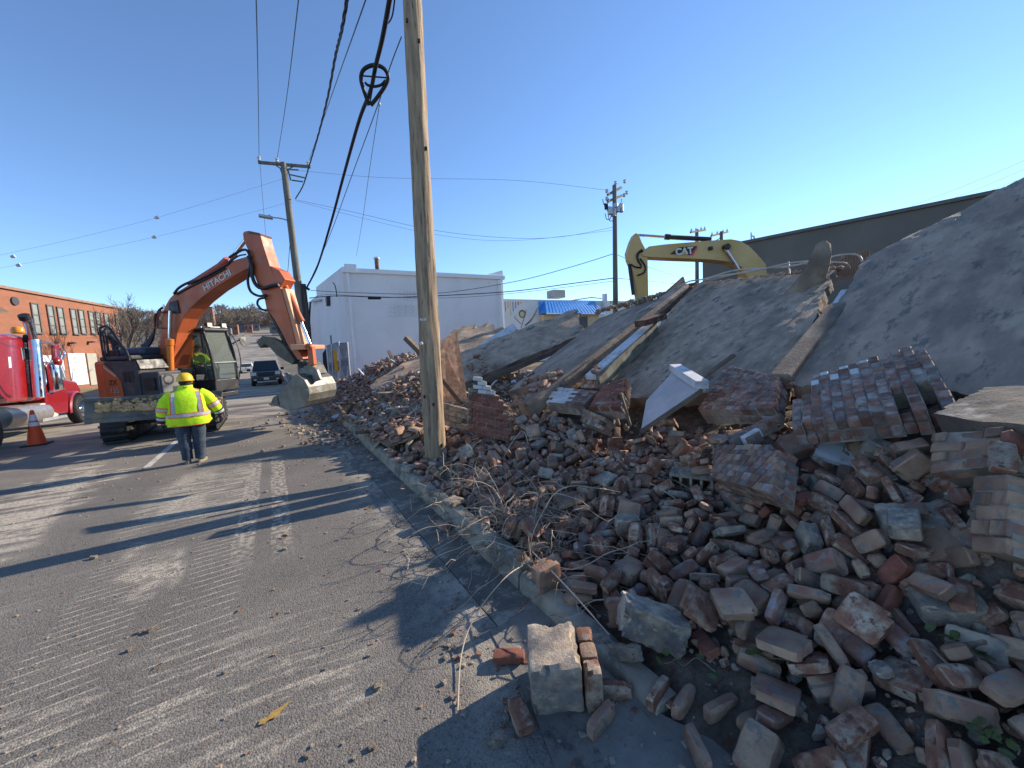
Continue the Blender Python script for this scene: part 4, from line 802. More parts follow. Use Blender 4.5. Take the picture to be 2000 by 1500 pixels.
8018,13179,1758,57,106,24,-32,12,97,8488,6451,1263,106,69,-7,-9,7,99,5350,19141,1167,5,-63,-8,-110,12,95,5153,4621,507,69,43,56,80,5,95,4752,14180,951,44,83,18,-84,7,96,7624,8373,835,5,-119,-35,-27,1,101,3649,14232,355,
68,-58,51,-74,5,98,6787,10708,1252,73,-40,16,-94,7,97,5381,8392,435,112,52,20,20,7,105,8776,7156,1160,35,72,-13,98,10,124,4531,3213,384,36,104,61,20,5,103,7698,9718,1177,44,-18,17,-116,2,101,6772,19711,1526,34,1,122,-1,
4,105,9824,7954,1451,1,-71,-14,-105,6,98,5608,13633,988,63,64,-56,-70,5,99,5063,14428,939,17,120,35,-12,5,102,4830,8943,682,69,10,2,-106,10,69,8431,9539,1401,7,28,-32,119,1,100,4117,19074,888,76,-49,73,-51,13,96,6460,
6930,866,22,19,124,-3,3,106,5407,6630,595,45,37,-47,-103,2,97,6803,9336,1052,32,52,-14,-111,0,100,5098,15150,1058,69,-38,28,95,5,97,4838,3051,564,93,7,50,71,4,103,7123,11037,1388,40,-1,46,-112,1,95,6981,8599,899,47,114,
-28,13,2,106,6235,9123,849,78,56,31,-77,6,96,5902,20578,1145,85,-90,-18,23,13,105,7214,7663,858,90,-11,-18,87,13,95,5664,8269,450,94,18,-17,-82,2,96,5792,13608,1000,116,5,-50,-4,7,101,9472,14035,2622,111,-1,-29,-55,4,95,
6540,2154,1335,28,55,-68,-87,13,97,7222,9361,1070,26,6,83,92,9,120,4429,19330,928,13,-40,-119,-16,2,101,5289,6367,414,83,5,-5,96,7,95,2918,16145,61,53,0,0,115,9,99,5804,5580,692,48,78,71,51,13,100,8180,8970,1093,90,11,
-6,-89,4,98,7000,9853,1142,123,5,28,16,3,99,7798,8274,877,24,-123,-21,-2,9,74,8986,6275,1361,6,118,-45,11,6,94,5340,14658,1043,84,-91,-3,29,2,105,2940,15725,58,36,0,0,122,8,92,4062,9879,424,81,-11,-27,94,3,97,9375,12832,
2791,84,-91,-17,-24,2,94,4916,13452,852,36,-74,-81,54,13,100,7400,9110,1097,42,118,-19,-2,3,105,4715,15759,1106,91,82,5,34,1,95,6260,9568,850,0,-12,118,47,13,99,6570,18383,1421,4,-47,31,-114,3,102,9187,7354,1235,17,30,
86,-87,2,99,7310,10993,1488,44,-65,-100,2,3,95,4630,8229,381,4,-18,115,50,3,98,5690,2997,660,18,-120,-32,-22,0,100,8714,7687,1127,31,60,105,-20,12,95,4659,11871,722,119,-2,-7,-45,8,75,3714,11363,391,62,-83,-66,32,0,103,
5546,9077,618,19,-16,-105,66,6,105,6951,2247,1542,26,-98,47,-61,0,97,3621,18549,649,80,-69,38,-59,13,94,5261,13913,856,29,-55,-66,89,2,96,5164,9041,603,18,-2,71,104,0,105,4058,16912,1087,95,15,-16,-81,9,96,7930,12947,
1818,17,-125,9,1,7,105,6766,9615,917,113,8,19,53,4,99,6249,18061,1301,89,68,5,-60,4,104,9168,18338,3048,52,-15,23,-113,9,117,5510,3544,617,75,85,-54,21,4,100,4572,12886,778,15,6,76,-100,3,99,8183,10029,1488,25,-114,-4,
49,0,105,4613,13882,814,48,105,15,52,0,96,4323,9694,429,102,24,-20,69,0,101,8477,12084,2598,95,19,-19,-80,3,97,3967,17321,873,75,41,-14,-93,3,98,5494,3783,620,118,8,-26,-38,0,102,3880,15302,800,78,-18,-12,98,5,106,5327,
9195,641,40,-120,6,-4,5,97,7773,10028,1237,124,13,1,25,2,102,7859,11550,1548,68,102,32,8,3,100,5165,7158,403,81,41,-88,10,9,101,5196,15559,1035,62,49,-88,-45,4,104,7852,6313,1118,34,54,11,-109,5,103,6813,10921,1249,76,
67,-38,66,6,105,9554,19093,3535,119,33,-12,-28,9,111,4771,7546,357,127,3,-4,-1,3,101,4936,16358,1163,123,-8,-21,25,3,106,6773,5240,710,15,78,80,-59,7,100,7025,3853,1033,2,-124,27,-11,9,78,4841,11512,761,7,107,-66,-18,6,
100,6501,18825,1379,30,-69,-87,-55,12,103,4889,17337,1182,3,-50,110,-37,2,101,4506,20227,888,12,-108,-56,-34,3,95,5068,8199,426,50,-35,77,-81,2,105,7050,16745,1526,101,37,-34,-58,4,94,4677,2797,536,6,-20,68,-105,5,103,
8064,6534,1072,123,-11,-23,22,3,104,6334,4130,597,23,-105,-66,14,0,102,6155,7872,654,81,97,-14,2,0,104,5264,14926,990,94,70,25,42,13,97,5357,14383,1116,67,-62,-85,-23,13,105,5137,5086,373,108,-6,-6,67,2,104,7683,12563,
1447,53,-51,92,-48,3,94,8778,19021,3241,18,9,121,34,5,100,7096,10349,1281,36,-10,71,98,13,100,6282,8092,726,16,-111,20,57,3,103,4750,5566,361,65,6,13,-108,0,105,4391,9439,418,46,-111,-38,13,1,104,4783,19162,1022,23,3,15,
124,5,103,7508,7555,925,65,-51,-57,-78,4,102,9092,7019,1301,54,-39,25,-105,0,105,8011,9767,1336,11,21,-9,125,3,100,5523,4913,650,62,64,-61,-67,0,100,5115,7622,521,56,-42,78,-72,11,111,4793,13859,790,55,-1,30,-110,2,98,
4439,18305,1041,68,40,62,78,4,99,5991,8712,644,59,16,47,-101,3,101,4848,12188,795,72,95,-40,-18,8,100,6357,5245,582,116,-46,24,8,9,106,6188,16589,1223,32,47,45,-104,0,104,7521,20303,1614,32,20,-49,-111,2,99,7470,12398,
1442,29,-97,-76,-11,2,95,5331,17381,1082,96,-80,-15,-14,3,102,5268,17798,1129,29,-12,85,89,8,100,4747,3785,426,96,-26,-11,78,7,104,7381,8749,1034,13,-13,100,-76,0,102,9347,7192,1315,94,76,-27,28,5,96,5828,10147,732,81,
36,4,-91,2,106,5655,17225,1078,119,-35,21,19,4,99,6732,8239,641,102,2,-13,-75,3,94,4661,10021,590,108,62,-9,-24,4,98,4809,15128,1035,110,-20,-17,-58,6,100,4667,20076,902,92,83,-2,29,6,96,5252,8202,382,58,-70,-71,53,9,80,
5888,9716,842,106,-33,58,-23,6,97,5214,14130,936,16,-6,-29,-122,3,105,6977,19636,1487,20,-39,9,119,4,101,5191,3153,490,17,-2,126,4,10,118,7327,11285,1422,28,-24,1,122,1,95,6278,18542,1358,36,53,110,5,4,103,5684,15533,
1043,14,-25,33,-119,2,98,6003,18090,1105,98,-65,-42,-21,0,99,3704,12765,367,1,120,-5,40,5,106,9648,15031,2529,25,-59,107,-24,10,82,4211,15351,862,106,9,-19,-66,1,103,5360,10472,806,46,-92,24,71,3,97,5635,6076,490,61,59,
-71,-62,2,95,5971,19887,1163,108,-57,35,-9,3,103,5748,7011,569,14,103,65,-34,4,105,6015,18229,1223,64,94,52,-23,7,102,8055,5495,1338,15,71,95,42,0,101,5387,11126,888,59,-30,72,-81,1,99,5142,6933,377,4,-23,125,-4,2,98,
5512,16572,1092,33,-23,-56,107,7,105,4103,19370,725,122,4,-18,-30,2,103,7584,11423,1488,45,47,44,100,4,106,7818,6070,1171,13,125,-17,-8,0,101,4789,7852,357,21,3,-7,-125,2,101,4274,13338,663,56,15,3,-113,1,104,5609,17464,
969,32,4,79,-94,2,96,7155,6410,979,14,-96,78,-25,1,99,7332,6684,983,38,-45,-5,-112,4,101,5311,7640,395,10,-124,25,-4,1,99,5755,16238,1034,24,-123,-7,17,6,98,4653,14875,684,104,13,-15,70,5,96,6239,6741,659,46,-49,41,-100,
4,95,6900,19881,1509,19,9,110,60,3,104,6250,17260,1140,58,-5,-9,113,4,104,6982,8271,669,84,-8,-22,-92,7,105,5145,19108,1110,95,29,5,-79,1,95,6221,8452,741,37,-15,97,-71,1,105,6577,19686,1280,3,-123,26,-19,12,96,6107,
7446,530,104,-71,-4,15,2,95,5873,15601,1167,107,-28,-2,-63,5,97,5576,16750,1091,40,17,79,90,3,96,8076,6320,1113,57,85,36,-66,9,80,5264,8813,440,116,2,-9,-52,3,100,4212,19751,851,118,39,-21,-11,13,100,6472,18108,1407,72,
89,-52,-16,1,102,4313,15567,939,65,-19,-9,107,7,99,7708,10977,1367,89,-60,5,-68,7,98,4336,6364,338,42,16,10,-118,7,100,6767,20352,1347,14,-119,26,-33,3,95,7811,7432,986,120,8,26,-32,2,95,6147,9273,644,115,10,-13,-52,4,
101,8754,8298,1002,108,-1,8,-67,11,105,3767,12045,364,97,21,-20,-77,10,110,4513,12188,628,4,-37,100,70,8,57,3802,13057,388,32,70,100,17,9,116,5675,17841,1131,27,-13,10,123,10,87,5041,12419,838,100,0,-20,75,11,98,5050,
6427,414,10,-85,10,-94,10,86,7406,9624,1013,19,-123,-20,-19,0,102,5702,4281,671,4,-119,40,-21,9,98,8779,18512,2928,24,-31,118,26,10,83,4191,17510,955,17,-101,-62,44,3,101,6196,5383,507,126,-7,-4,17,10,113,6623,9792,992,
123,-15,-16,24,0,97,7988,8260,871,12,-125,18,-12,10,59,6389,19125,1289,38,38,-84,78,7,96,5041,11248,832,6,7,6,127,1,98,7058,10611,1405,97,-24,66,42,0,100,6336,16719,1201,37,17,6,120,4,97,4580,13290,704,47,-24,38,-109,11,
107,5685,7431,463,44,57,-51,91,5,99,7411,10482,1199,44,7,-15,-118,4,96,3866,20036,671,76,84,-49,-29,7,97,4661,14122,753,7,22,-17,-124,7,103,4987,8799,462,22,74,91,43,5,103,7440,7798,848,11,-109,11,63,7,105,4145,19524,
763,89,-84,8,-35,2,96,8428,6886,1086,101,-12,26,71,6,101,6401,19962,1242,81,-77,-59,12,5,99,5032,14253,785,99,4,0,80,0,106,4893,15018,866,45,-14,22,116,13,102,7841,12636,1607,24,-122,14,20,5,98,6591,20176,1256,22,111,57,
11,7,95,4757,14746,887,47,43,-86,69,4,101,4624,9684,533,110,11,-39,49,5,98,5352,12590,897,78,-9,-2,100,8,77,5407,15556,915,26,24,-42,-115,3,104,7067,20457,1443,61,45,-4,-102,1,95,6107,15780,1337,122,11,-5,-34,2,106,6127,
10179,850,14,-78,14,-98,6,101,4843,17037,1075,17,83,93,13,1,103,5669,15869,1046,104,18,-19,-69,1,96,5795,17335,1188,119,23,-16,-33,2,103,4195,18193,785,61,-21,-9,109,0,102,6046,17070,1078,97,27,-15,-76,1,100,9703,15764,
1844,21,-55,-98,55,4,103,6316,17731,1346,101,-25,-52,52,4,102,4527,17921,988,34,-5,29,119,0,97,5934,17480,1137,18,-108,-57,-29,0,97,6645,18187,1304,16,-27,-1,123,2,102,6763,19446,1412,123,16,25,-7,1,105,4678,18207,958,
94,-17,-15,82,2,94,7134,17588,1427,26,-18,123,-8,1,98,4701,19606,903,113,-12,-19,53,4,100,5277,19481,1092,123,27,-1,14,13,96,4909,20032,893,98,28,-3,-75,0,98,5913,20167,1148,33,-48,0,113,0,100,4786,15458,694,104,5,-13,
71,6,100,5069,8882,573,99,21,46,61,10,83,9096,14821,1694,14,-12,2,-126,7,102,4470,15444,1019,90,77,16,43,9,109,4262,18489,831,90,86,-10,22,6,98,5953,16323,1120,85,13,-15,-92,10,113,4709,10631,564,126,5,3,-10,8,70,4179,
-1990,355,121,-1,-30,27,3,106,4131,-1093,338,103,22,-18,-68,4,105,3926,19069,698,28,-90,85,8,9,105,4839,-2070,577,3,-29,6,123,2,105,4669,-1600,512,40,-33,-18,114,0,101,4687,-1106,563,18,-20,-28,121,0,101,4366,-593,507,
108,-51,11,-43,4,99,4619,-161,635,112,13,-12,-58,3,100,4845,6457,390,95,12,-2,-83,4,105,4796,9204,473,124,1,-10,25,0,98,5204,-2132,732,96,-9,-16,81,4,99,5245,-1702,751,115,4,-18,-51,3,95,5083,-922,789,18,34,-2,-121,2,98,
5007,-747,845,43,73,-71,62,6,95,4988,-255,779,12,27,8,-123,0,95,5598,-1973,833,81,-16,-20,94,9,96,5457,-1854,862,83,84,18,44,5,99,5442,-1353,908,37,-111,30,-39,9,96,5364,-736,944,71,34,-13,-99,6,94,5337,-147,987,36,35,
116,2,3,100,5746,5525,491,73,53,-46,-77,2,99,5700,8677,493,84,-25,-3,92,1,94,5168,12869,828,114,-21,-14,50,4,102,5682,13913,944,17,-16,21,123,1,98,6064,-2014,1092,107,35,-23,-54,2,106,5723,-914,1229,53,92,-69,-1,4,98,
6011,-734,1352,27,-36,-28,115,2,99,5814,-195,1335,118,10,-44,12,0,98,5658,239,1208,118,-1,-47,-9,4,99,6233,1409,1371,43,90,71,33,10,69,6131,3238,771,9,59,-83,-75,4,97,6071,7836,462,33,14,7,-122,0,103,6067,20166,1123,114,
-25,-41,30,2,95,6521,-1837,1384,98,25,-10,-76,7,102,6341,-1305,1491,1,102,32,68,6,94,6540,-666,1774,122,3,-35,11,1,106,5803,-419,1429,58,89,68,-9,6,104,6022,-83,1469,23,-99,60,-47,11,56,6773,490,2275,92,30,-26,-77,3,97,
6432,5610,647,75,-93,-42,-3,4,97,6582,9648,811,103,15,-3,-72,2,94,6371,-2806,1167,112,-2,-18,56,7,101,6994,-1598,1653,113,29,-23,-44,1,99,6776,-1215,1743,24,-26,63,104,3,96,7099,-616,2056,13,-20,-30,121,0,96,6330,-476,
1723,28,-119,-18,-29,2,105,7146,-364,2228,94,11,-39,75,0,101,7207,9300,907,29,15,0,-123,4,99,7415,-1800,1774,41,-115,34,3,10,69,7301,-1238,1948,116,33,-9,-38,1,96,7628,-765,2228,37,-120,5,-19,1,95,7635,-332,2443,118,24,
-41,9,3,106,8139,-31,2593,26,9,2,-124,0,104,7612,5764,1025,81,8,-32,-93,3,100,7596,6483,1003,14,-6,100,77,3,103,7682,8011,820,0,14,-22,-124,3,95,8059,-2425,1873,68,55,72,-57,9,85,7636,-1901,2016,7,104,-73,8,12,95,7591,
-1160,2173,22,-40,114,32,12,98,8082,-295,2565,2,11,-67,107,0,98,8034,6183,1106,8,121,-12,34,9,89,8017,9969,1341,30,-11,-123,-8,2,99,8245,10655,1435,83,-23,42,-83,5,96,8392,-1689,2222,92,32,-6,-81,2,100,8413,-759,2513,
117,5,-42,28,3,105,8450,12493,1620,103,-4,8,74,12,100,8903,-2030,2310,4,58,-85,-75,5,96,8895,-1627,2373,112,31,-11,-50,1,101,9085,-1322,2496,124,14,-23,-6,1,100,3653,9374,304,79,-86,24,-43,8,87,8832,12655,1672,43,31,75,
87,8,103,10003,-1666,2655,95,23,-3,-81,2,100,10049,-232,2855,7,-125,18,12,10,71,4185,-650,405,111,27,-38,-41,3,102,4150,-161,447,105,12,-29,-65,4,102,4134,6402,379,87,-77,-35,39,2,98,4194,8538,321,1,127,-5,-9,1,100,4560,
-1820,540,62,2,86,70,0,95,4238,-1518,440,87,-39,31,-78,2,99,3969,-607,392,46,-39,112,-3,1,99,4006,-315,490,14,-113,7,-55,0,98,3429,630,114,62,-62,-65,65,7,96,4953,-2156,792,122,-2,-30,-18,12,101,4954,-1705,693,100,30,-3,
-72,2,98,5002,-1181,784,92,66,-10,57,2,106,4612,-856,733,58,-99,25,48,2,94,4851,-97,825,107,-39,-14,56,1,101,5467,5001,442,79,82,35,44,2,105,5480,-2203,882,70,101,-15,28,1,101,5697,-1676,982,22,49,111,30,12,98,5541,-747,
1040,40,16,118,20,11,103,5278,138,965,114,-39,-19,-36,6,98,5170,-384,960,119,30,-16,-29,2,103,5673,4129,546,80,14,-16,-96,4,106,5509,19140,960,69,-28,-19,101,4,98,5589,-2347,901,95,-79,-29,-7,2,104,6279,-1830,1247,119,
11,-33,29,5,102,5523,-860,1233,108,22,-50,-39,3,94,5704,-435,1252,30,80,-77,-54,5,94,2994,1002,82,6,0,0,-127,2,101,2078,1210,116,90,90,0,0,0,97,6180,3865,565,36,-15,83,88,5,103,6409,9279,726,19,-113,50,-21,0,103,5488,
10233,789,72,-40,-78,57,5,99,6138,15755,1210,121,7,-10,38,1,96,6569,-2222,1371,55,-24,-33,107,2,102,6073,-1628,1322,14,-86,-86,36,4,97,6046,-1184,1319,80,83,5,54,13,101,6110,-919,1548,51,-113,5,27,0,96,6049,-617,1487,39,
-16,35,114,2,98,6437,6577,829,110,-57,10,-25,2,99,6749,9154,804,46,24,59,100,1,104,6544,17257,1279,77,14,-39,-92,3,105,6990,-2297,1568,62,40,40,95,13,97,6758,-1509,1693,90,35,-11,-81,2,96,6350,-1090,1661,21,-64,-106,22,
12,100,6741,-1024,1770,44,10,114,33,0,100,6243,-1111,1569,23,-30,-6,-121,1,97,7165,3259,1387,125,-6,-7,18,4,106,7135,9585,1147,120,20,-12,35,3,102,7476,-2075,1744,49,-9,82,-83,9,112,7674,-2036,1889,0,57,111,-20,2,104,
7112,-1368,1916,88,22,-58,67,12,95,7477,-609,2277,54,110,-30,17,4,100,7791,-604,2475,48,-29,73,-87,3,103,7533,6293,1039,13,18,70,104,1,95,7271,8252,760,55,-62,-74,62,0,101,7529,10165,1149,67,8,-12,107,2,94,7296,-2816,
1551,39,-72,97,-8,1,103,8143,-1762,2091,20,3,124,17,5,103,8051,-1541,2129,88,5,-30,86,9,123,7902,-917,2316,58,-107,-36,-2,1,95,7941,-721,2436,108,-40,-17,51,4,97,8106,12945,1638,12,-10,-100,76,13,104,8125,-2387,2009,126,
2,3,18,2,100,8351,-1879,2286,121,16,-27,24,4,105,8507,-359,2640,29,-89,84,12,12,99,8292,-92,2793,1,93,-84,18,1,100,8095,6990,1022,87,83,21,35,5,96,8726,9327,1355,66,30,13,-103,1,105,8827,-1840,2401,116,14,-30,41,0,100,
8960,-1027,2546,20,3,125,14,9,123,9143,-702,2614,78,-5,-15,99,0,95,8792,-59,2803,91,-38,7,80,4,98,8524,6198,1365,7,-80,84,-52,3,96,8955,-2439,2251,83,-3,-28,92,2,101,9472,-1145,2603,3,0,28,-124,4,96,9496,-794,2668,90,15,
-9,-88,4,98,9461,-430,2781,5,-10,-107,67,13,97,9689,-2326,2433,23,-118,41,-9,1,104,9710,-1800,2610,17,-108,64,13,4,98,3989,-1609,276,123,-2,-29,-13,0,103,3598,-1359,126,115,7,-15,51,2,95,3256,712,119,1,-1,90,-90,6,101,
3677,12487,390,86,-70,8,-62,7,95,4242,20091,729,118,6,-16,-45,4,98,4066,-2245,396,9,14,-124,21,4,96,4471,-1653,617,37,4,120,-21,12,96,4367,-1251,487,39,-91,74,-28,0,96,3714,-882,180,23,-11,122,26,0,97,4368,-148,563,10,
-109,57,-31,1,98,3401,1090,225,11,-113,-52,-25,13,97,4929,-2103,915,31,-30,-1,120,1,95,4819,-1454,773,92,84,27,-3,3,94,4572,-1220,654,42,90,-58,-54,13,96,4618,28,803,71,-98,8,39,3,94,5014,11003,684,119,28,-23,-26,11,74,
5182,16421,924,75,-32,-31,-92,0,105,5618,-2637,838,61,32,-18,-105,4,97,5394,-2030,769,56,-82,27,74,10,75,5330,-1404,933,107,41,-34,-42,3,99,5298,-530,1196,15,19,-111,56,13,101,4537,-393,664,7,-102,-48,-58,7,101,5294,265,
1057,111,-41,2,46,3,106,5883,13840,1097,98,-26,39,-66,9,93,5864,16563,1015,96,-83,-4,4,7,101,5867,-2371,1027,25,-44,68,-95,4,96,5752,-1963,1086,26,38,115,30,12,105,5619,-1368,1188,115,22,-21,-43,12,100,5196,-945,1080,37,
49,-10,-111,12,95,5586,-65,1132,17,-42,-2,119,7,95,5074,11,988,76,91,7,-43,5,104,5822,8200,495,40,-78,-71,58,4,97,6402,-2191,1425,14,-34,-22,120,8,121,6588,-1648,1508,42,8,44,111,0,100,5737,-1532,1358,43,-20,-22,116,12,
104,5602,-626,1281,50,-111,9,-34,5,97,5874,-845,1289,46,101,45,-41,6,99,3694,358,233,24,-39,118,-1,1,103,6584,16668,1398,33,-5,49,112,1,102,6764,17410,1366,68,-72,40,-68,1,101,6080,-2885,1073,25,44,116,-8,4,106,6946,
-1884,1759,46,116,-20,-15,13,103,6271,-1619,1502,111,-4,-60,14,0,95,6126,-1370,1433,61,-106,2,34,7,104,7335,-420,2315,93,-6,-55,67,7,96,6824,8455,623,104,16,8,-71,10,76,6464,8383,637,85,-91,-22,-6,8,107,7222,-2244,1812,
36,23,81,-88,13,98,7236,-1688,1808,91,57,-2,-67,11,96,7319,-903,2120,15,-83,-90,-30,1,99,7092,-87,2379,37,117,-24,20,3,104,7408,3293,1657,47,-98,-64,13,2,103,7955,-2278,1883,122,24,-16,-17,10,103,7761,-1598,2129,25,90,
85,10,0,99,7445,-1506,2077,106,-50,-48,-11,2,100,8073,-406,2621,105,64,24,-22,0,99,7247,6991,903,104,-14,-54,46,2,101,8649,-2465,2139,6,122,20,30,2,97,8449,-2053,2225,4,28,-98,-75,0,104,8066,-1318,2192,126,15,-6,9,2,98,
8435,-1021,2447,57,7,31,109,5,106,8229,-664,2533,51,24,114,-2,9,122,8517,-418,2803,56,78,36,75,0,105,7819,9248,1160,46,39,8,111,0,96,8196,11531,1570,108,19,41,-48,6,96,8240,13702,1795,38,37,114,-19,12,99,8708,-1691,2479,
116,-22,-47,8,4,102,8680,-1411,2429,60,48,101,3,11,124,8778,-1061,2533,75,-50,71,-55,7,95,8967,-371,2804,57,48,-28,99,2,102,9474,7927,1265,96,8,-30,-77,12,95,9289,-1549,2461,24,-98,76,4,10,78,9506,-1102,2755,5,-25,121,
27,2,95,9776,-2654,2418,16,30,122,6,1,99,9879,-909,2754,91,-83,19,-25,5,102,9951,-585,2815,17,9,123,26,0,104,3995,-2395,279,14,-112,52,-23,2,99,2578,-1083,163,0,20,-125,0,13,102,3388,239,81,0,92,-88,0,0,98,3083,273,116,
90,90,-5,-5,0,98,4385,6663,331,101,-4,4,77,11,114,4442,-2055,563,57,61,12,-95,1,102,3602,-1661,255,15,-94,-83,-14,13,101,3787,-1171,230,2,-47,-89,78,2,104,4335,-937,567,8,27,-46,-115,3,105,4200,134,580,91,-78,-7,42,2,
105,4178,278,575,61,99,-15,48,3,101,3588,791,160,87,12,14,91,0,94,4711,3445,508,89,18,-70,-54,2,101,4977,7331,423,7,-77,-5,-101,7,106,4522,8474,526,119,-35,-25,-15,5,98,4917,8486,469,64,38,11,102,4,101,4698,-1973,766,
101,-35,-35,58,3,98,5211,-1479,833,55,-41,-22,-104,6,103,4735,-472,697,89,77,5,48,6,95,4423,-550,613,49,113,-25,-19,0,95,5187,-1820,671,49,-14,-14,116,9,56,5427,-1106,1087,56,41,-3,-106,1,101,4600,-652,775,19,-39,116,27,
1,96,5540,-306,1187,100,-47,40,47,5,99,5434,40,1060,96,37,21,71,6,97,5550,5418,497,95,-79,21,-21,9,101,5786,7796,649,97,22,9,79,1,104,6299,-2034,1185,105,22,-40,-55,9,69,5831,131,1442,94,-4,9,-85,1,103,6060,19522,1201,
19,38,-31,116,0,96,6660,-2017,1487,114,47,1,-30,4,95,6599,-1506,1559,103,-21,39,60,5,97,4949,-1488,902,17,83,-94,-13,3,105,6285,-367,1635,75,41,-3,-94,9,57,3662,975,336,3,104,66,29,5,95,6835,-1834,1505,48,9,-16,-116,9,
101,6116,-2276,1225,114,33,13,-44,12,95,7217,3346,1647,85,74,38,44,12,94,7007,19289,1499,26,-21,119,-30,4,103,6708,-2891,1291,31,54,108,25,3,101,6531,-1325,1818,73,25,21,99,13,94,7093,19036,1652,78,97,-28,0,1,97,7813,
-2162,2043,124,-16,12,21,3,106,7485,-1650,2087,73,-68,11,78,4,99,7971,-1100,2402,24,27,-19,-120,4,100,8138,-1425,2357,15,54,114,8,12,97,7052,8912,945,21,20,4,-124,4,104,8154,-2082,2053,100,36,8,-69,5,105,8700,-838,2586,
44,14,27,-115,3,100,8268,-879,2573,73,96,-32,23,0,95,8271,-1710,2441,31,-47,114,-1,0,97,8913,3878,2059,9,18,-21,-124,2,95,9353,6898,1404,118,-25,-31,-23,4,98,9400,-2365,2366,119,8,3,-44,2,106,9385,-1616,2572,16,-39,-117,
-25,12,95,9644,-1425,2769,63,-34,24,102,13,101,10244,-2113,2643,115,-17,-36,36,3,101,10072,-777,2806,18,-4,68,106,4,98,
]
REC = [PILE[i:i+9] for i in range(0, len(PILE), 9)]
KM = {}
for i in range(5): KM[i] = chipped_box((BL, BW, BH), 300+i, 4, .0018, 2, .026)
for i in range(5, 8): KM[i] = chipped_box((.11, BW, BH), 310+i, 4, .003, 3, .04)
for i in range(8, 12): KM[i] = chipped_box((.09, .075, .05), 320+i, 3, .008, 7, .04)
KM[12] = chipped_box((.21, .205, .066), 332, 6, .004, 5, .04); KM[13] = chipped_box((.205, .105, .14), 333, 6, .004, 5, .04)
KMM = {}
def kmesh(k, m):
    if (k, m.name) not in KMM: KMM[(k, m.name)] = with_mat(KM[k].copy(), m)
    return KMM[(k, m.name)]
def pick_mat(k, r):
    if k < 8: return r.choices([BRICK, BRICKG, BRICKM, BRICKF], [46, 36, 15, 3])[0]
    return r.choices([BRICKC, BRICKG, BRICK], [40, 42, 18] if k < 12 else [14, 46, 40])[0]
LBL = {BRICK.name: 'red', BRICKG.name: 'mortar-caked', BRICKM.name: 'sooty brown', BRICKF.name: 'clean orange-red', BRICKC.name: 'grey'}
pr = random.Random(11)
MARKS = [((1.7, 4.2), 'beside the kerb under the dry vines'), ((1.75, 2.6), 'beside the broken kerb end'), ((2.15, 6.2), 'at the foot of the near pole'), ((2.9, 5.6), 'by the standing brick pier'), ((3.75, 4.2), 'under the pink door panel'),
         ((4.0, 5.2), 'by the white-topped brick lump'), ((3.5, 3.0), 'around the hollow block'), ((3.3, 2.2), 'by the low ragged brick panel'), ((3.9, 1.5), 'below the big tilted panel'), ((2.9, 1.5), 'along the longest brick strip'), ((2.6, 2.3), 'in the middle of the heap'),
         ((2.0, 1.9), 'behind the larger pale block'), ((2.1, 1.2), 'on the apron side of the heap'), ((2.7, .6), 'in the lower right of the heap'), ((3.2, .5), 'by the stacked courses at the right'), ((2.4, 3.6), 'left of the hollow block, in the open heap'), ((2.5, 4.8), 'between the pole and the vines'), ((3.0, 7.5), 'behind the near pole'), ((2.4, 9), 'on the heap beyond the near pole')]
def where(p): return min(MARKS, key=lambda m: (m[0][0]-p.x)**2+(m[0][1]-p.y)**2)[1]
def pose(q):
    z = [abs((q @ V(a)).z) for a in ((1, 0, 0), (0, 1, 0), (0, 0, 1))]
    return 'flat' if z[2] > .85 else 'on its side' if z[1] > .8 else 'on end' if z[0] > .75 else 'tilted'
def join_pile(name, items, kind='stuff'):
    """many small pieces as one mesh"""
    mats = [BRICK, BRICKG, BRICKM, BRICKF, BRICKC, WPAINT, MORT, WOODD]; vs = []; ls = []; off = 0; mi = []; tot = []
    cache = {}
    for me, m, loc, q, s in items:
        if me.name not in cache:
            n = len(me.vertices); co = np.empty(n*3); me.vertices.foreach_get('co', co)
            nl = len(me.loops); li = np.empty(nl, int); me.loops.foreach_get('vertex_index', li)
            lt = np.empty(len(me.polygons), int); me.polygons.foreach_get('loop_total', lt); cache[me.name] = (co.reshape(-1, 3), li, lt)
        co, li, lt = cache[me.name]; R = np.array(q.to_matrix()); sv = np.array(s if isinstance(s, (tuple, list)) else (s, s, s))
        vs.append((co*sv) @ R.T + np.array(loc)); ls.append(li+off); tot.append(lt); mi.append(np.full(len(lt), mats.index(m))); off += len(co)
    v = np.concatenate(vs); l = np.concatenate(ls); t = np.concatenate(tot); mi = np.concatenate(mi)
    me = bpy.data.meshes.new(name); me.vertices.add(len(v)); me.vertices.foreach_set('co', v.ravel()); me.loops.add(len(l)); me.loops.foreach_set('vertex_index', l)
    me.polygons.add(len(t)); st = np.concatenate([[0], np.cumsum(t)[:-1]]); me.polygons.foreach_set('loop_start', st); me.polygons.foreach_set('loop_total', t)
    for m in mats: me.materials.append(m)
    me.polygons.foreach_set('material_index', mi); me.update(calc_edges=True); me.polygons.foreach_set('use_smooth', [True]*len(t)); me.set_sharp_from_angle(angle=math.radians(24))
    o = bpy.data.objects.new(name, me); col.objects.link(o); return tag(o, kind=kind)
rest = []; nb = 0
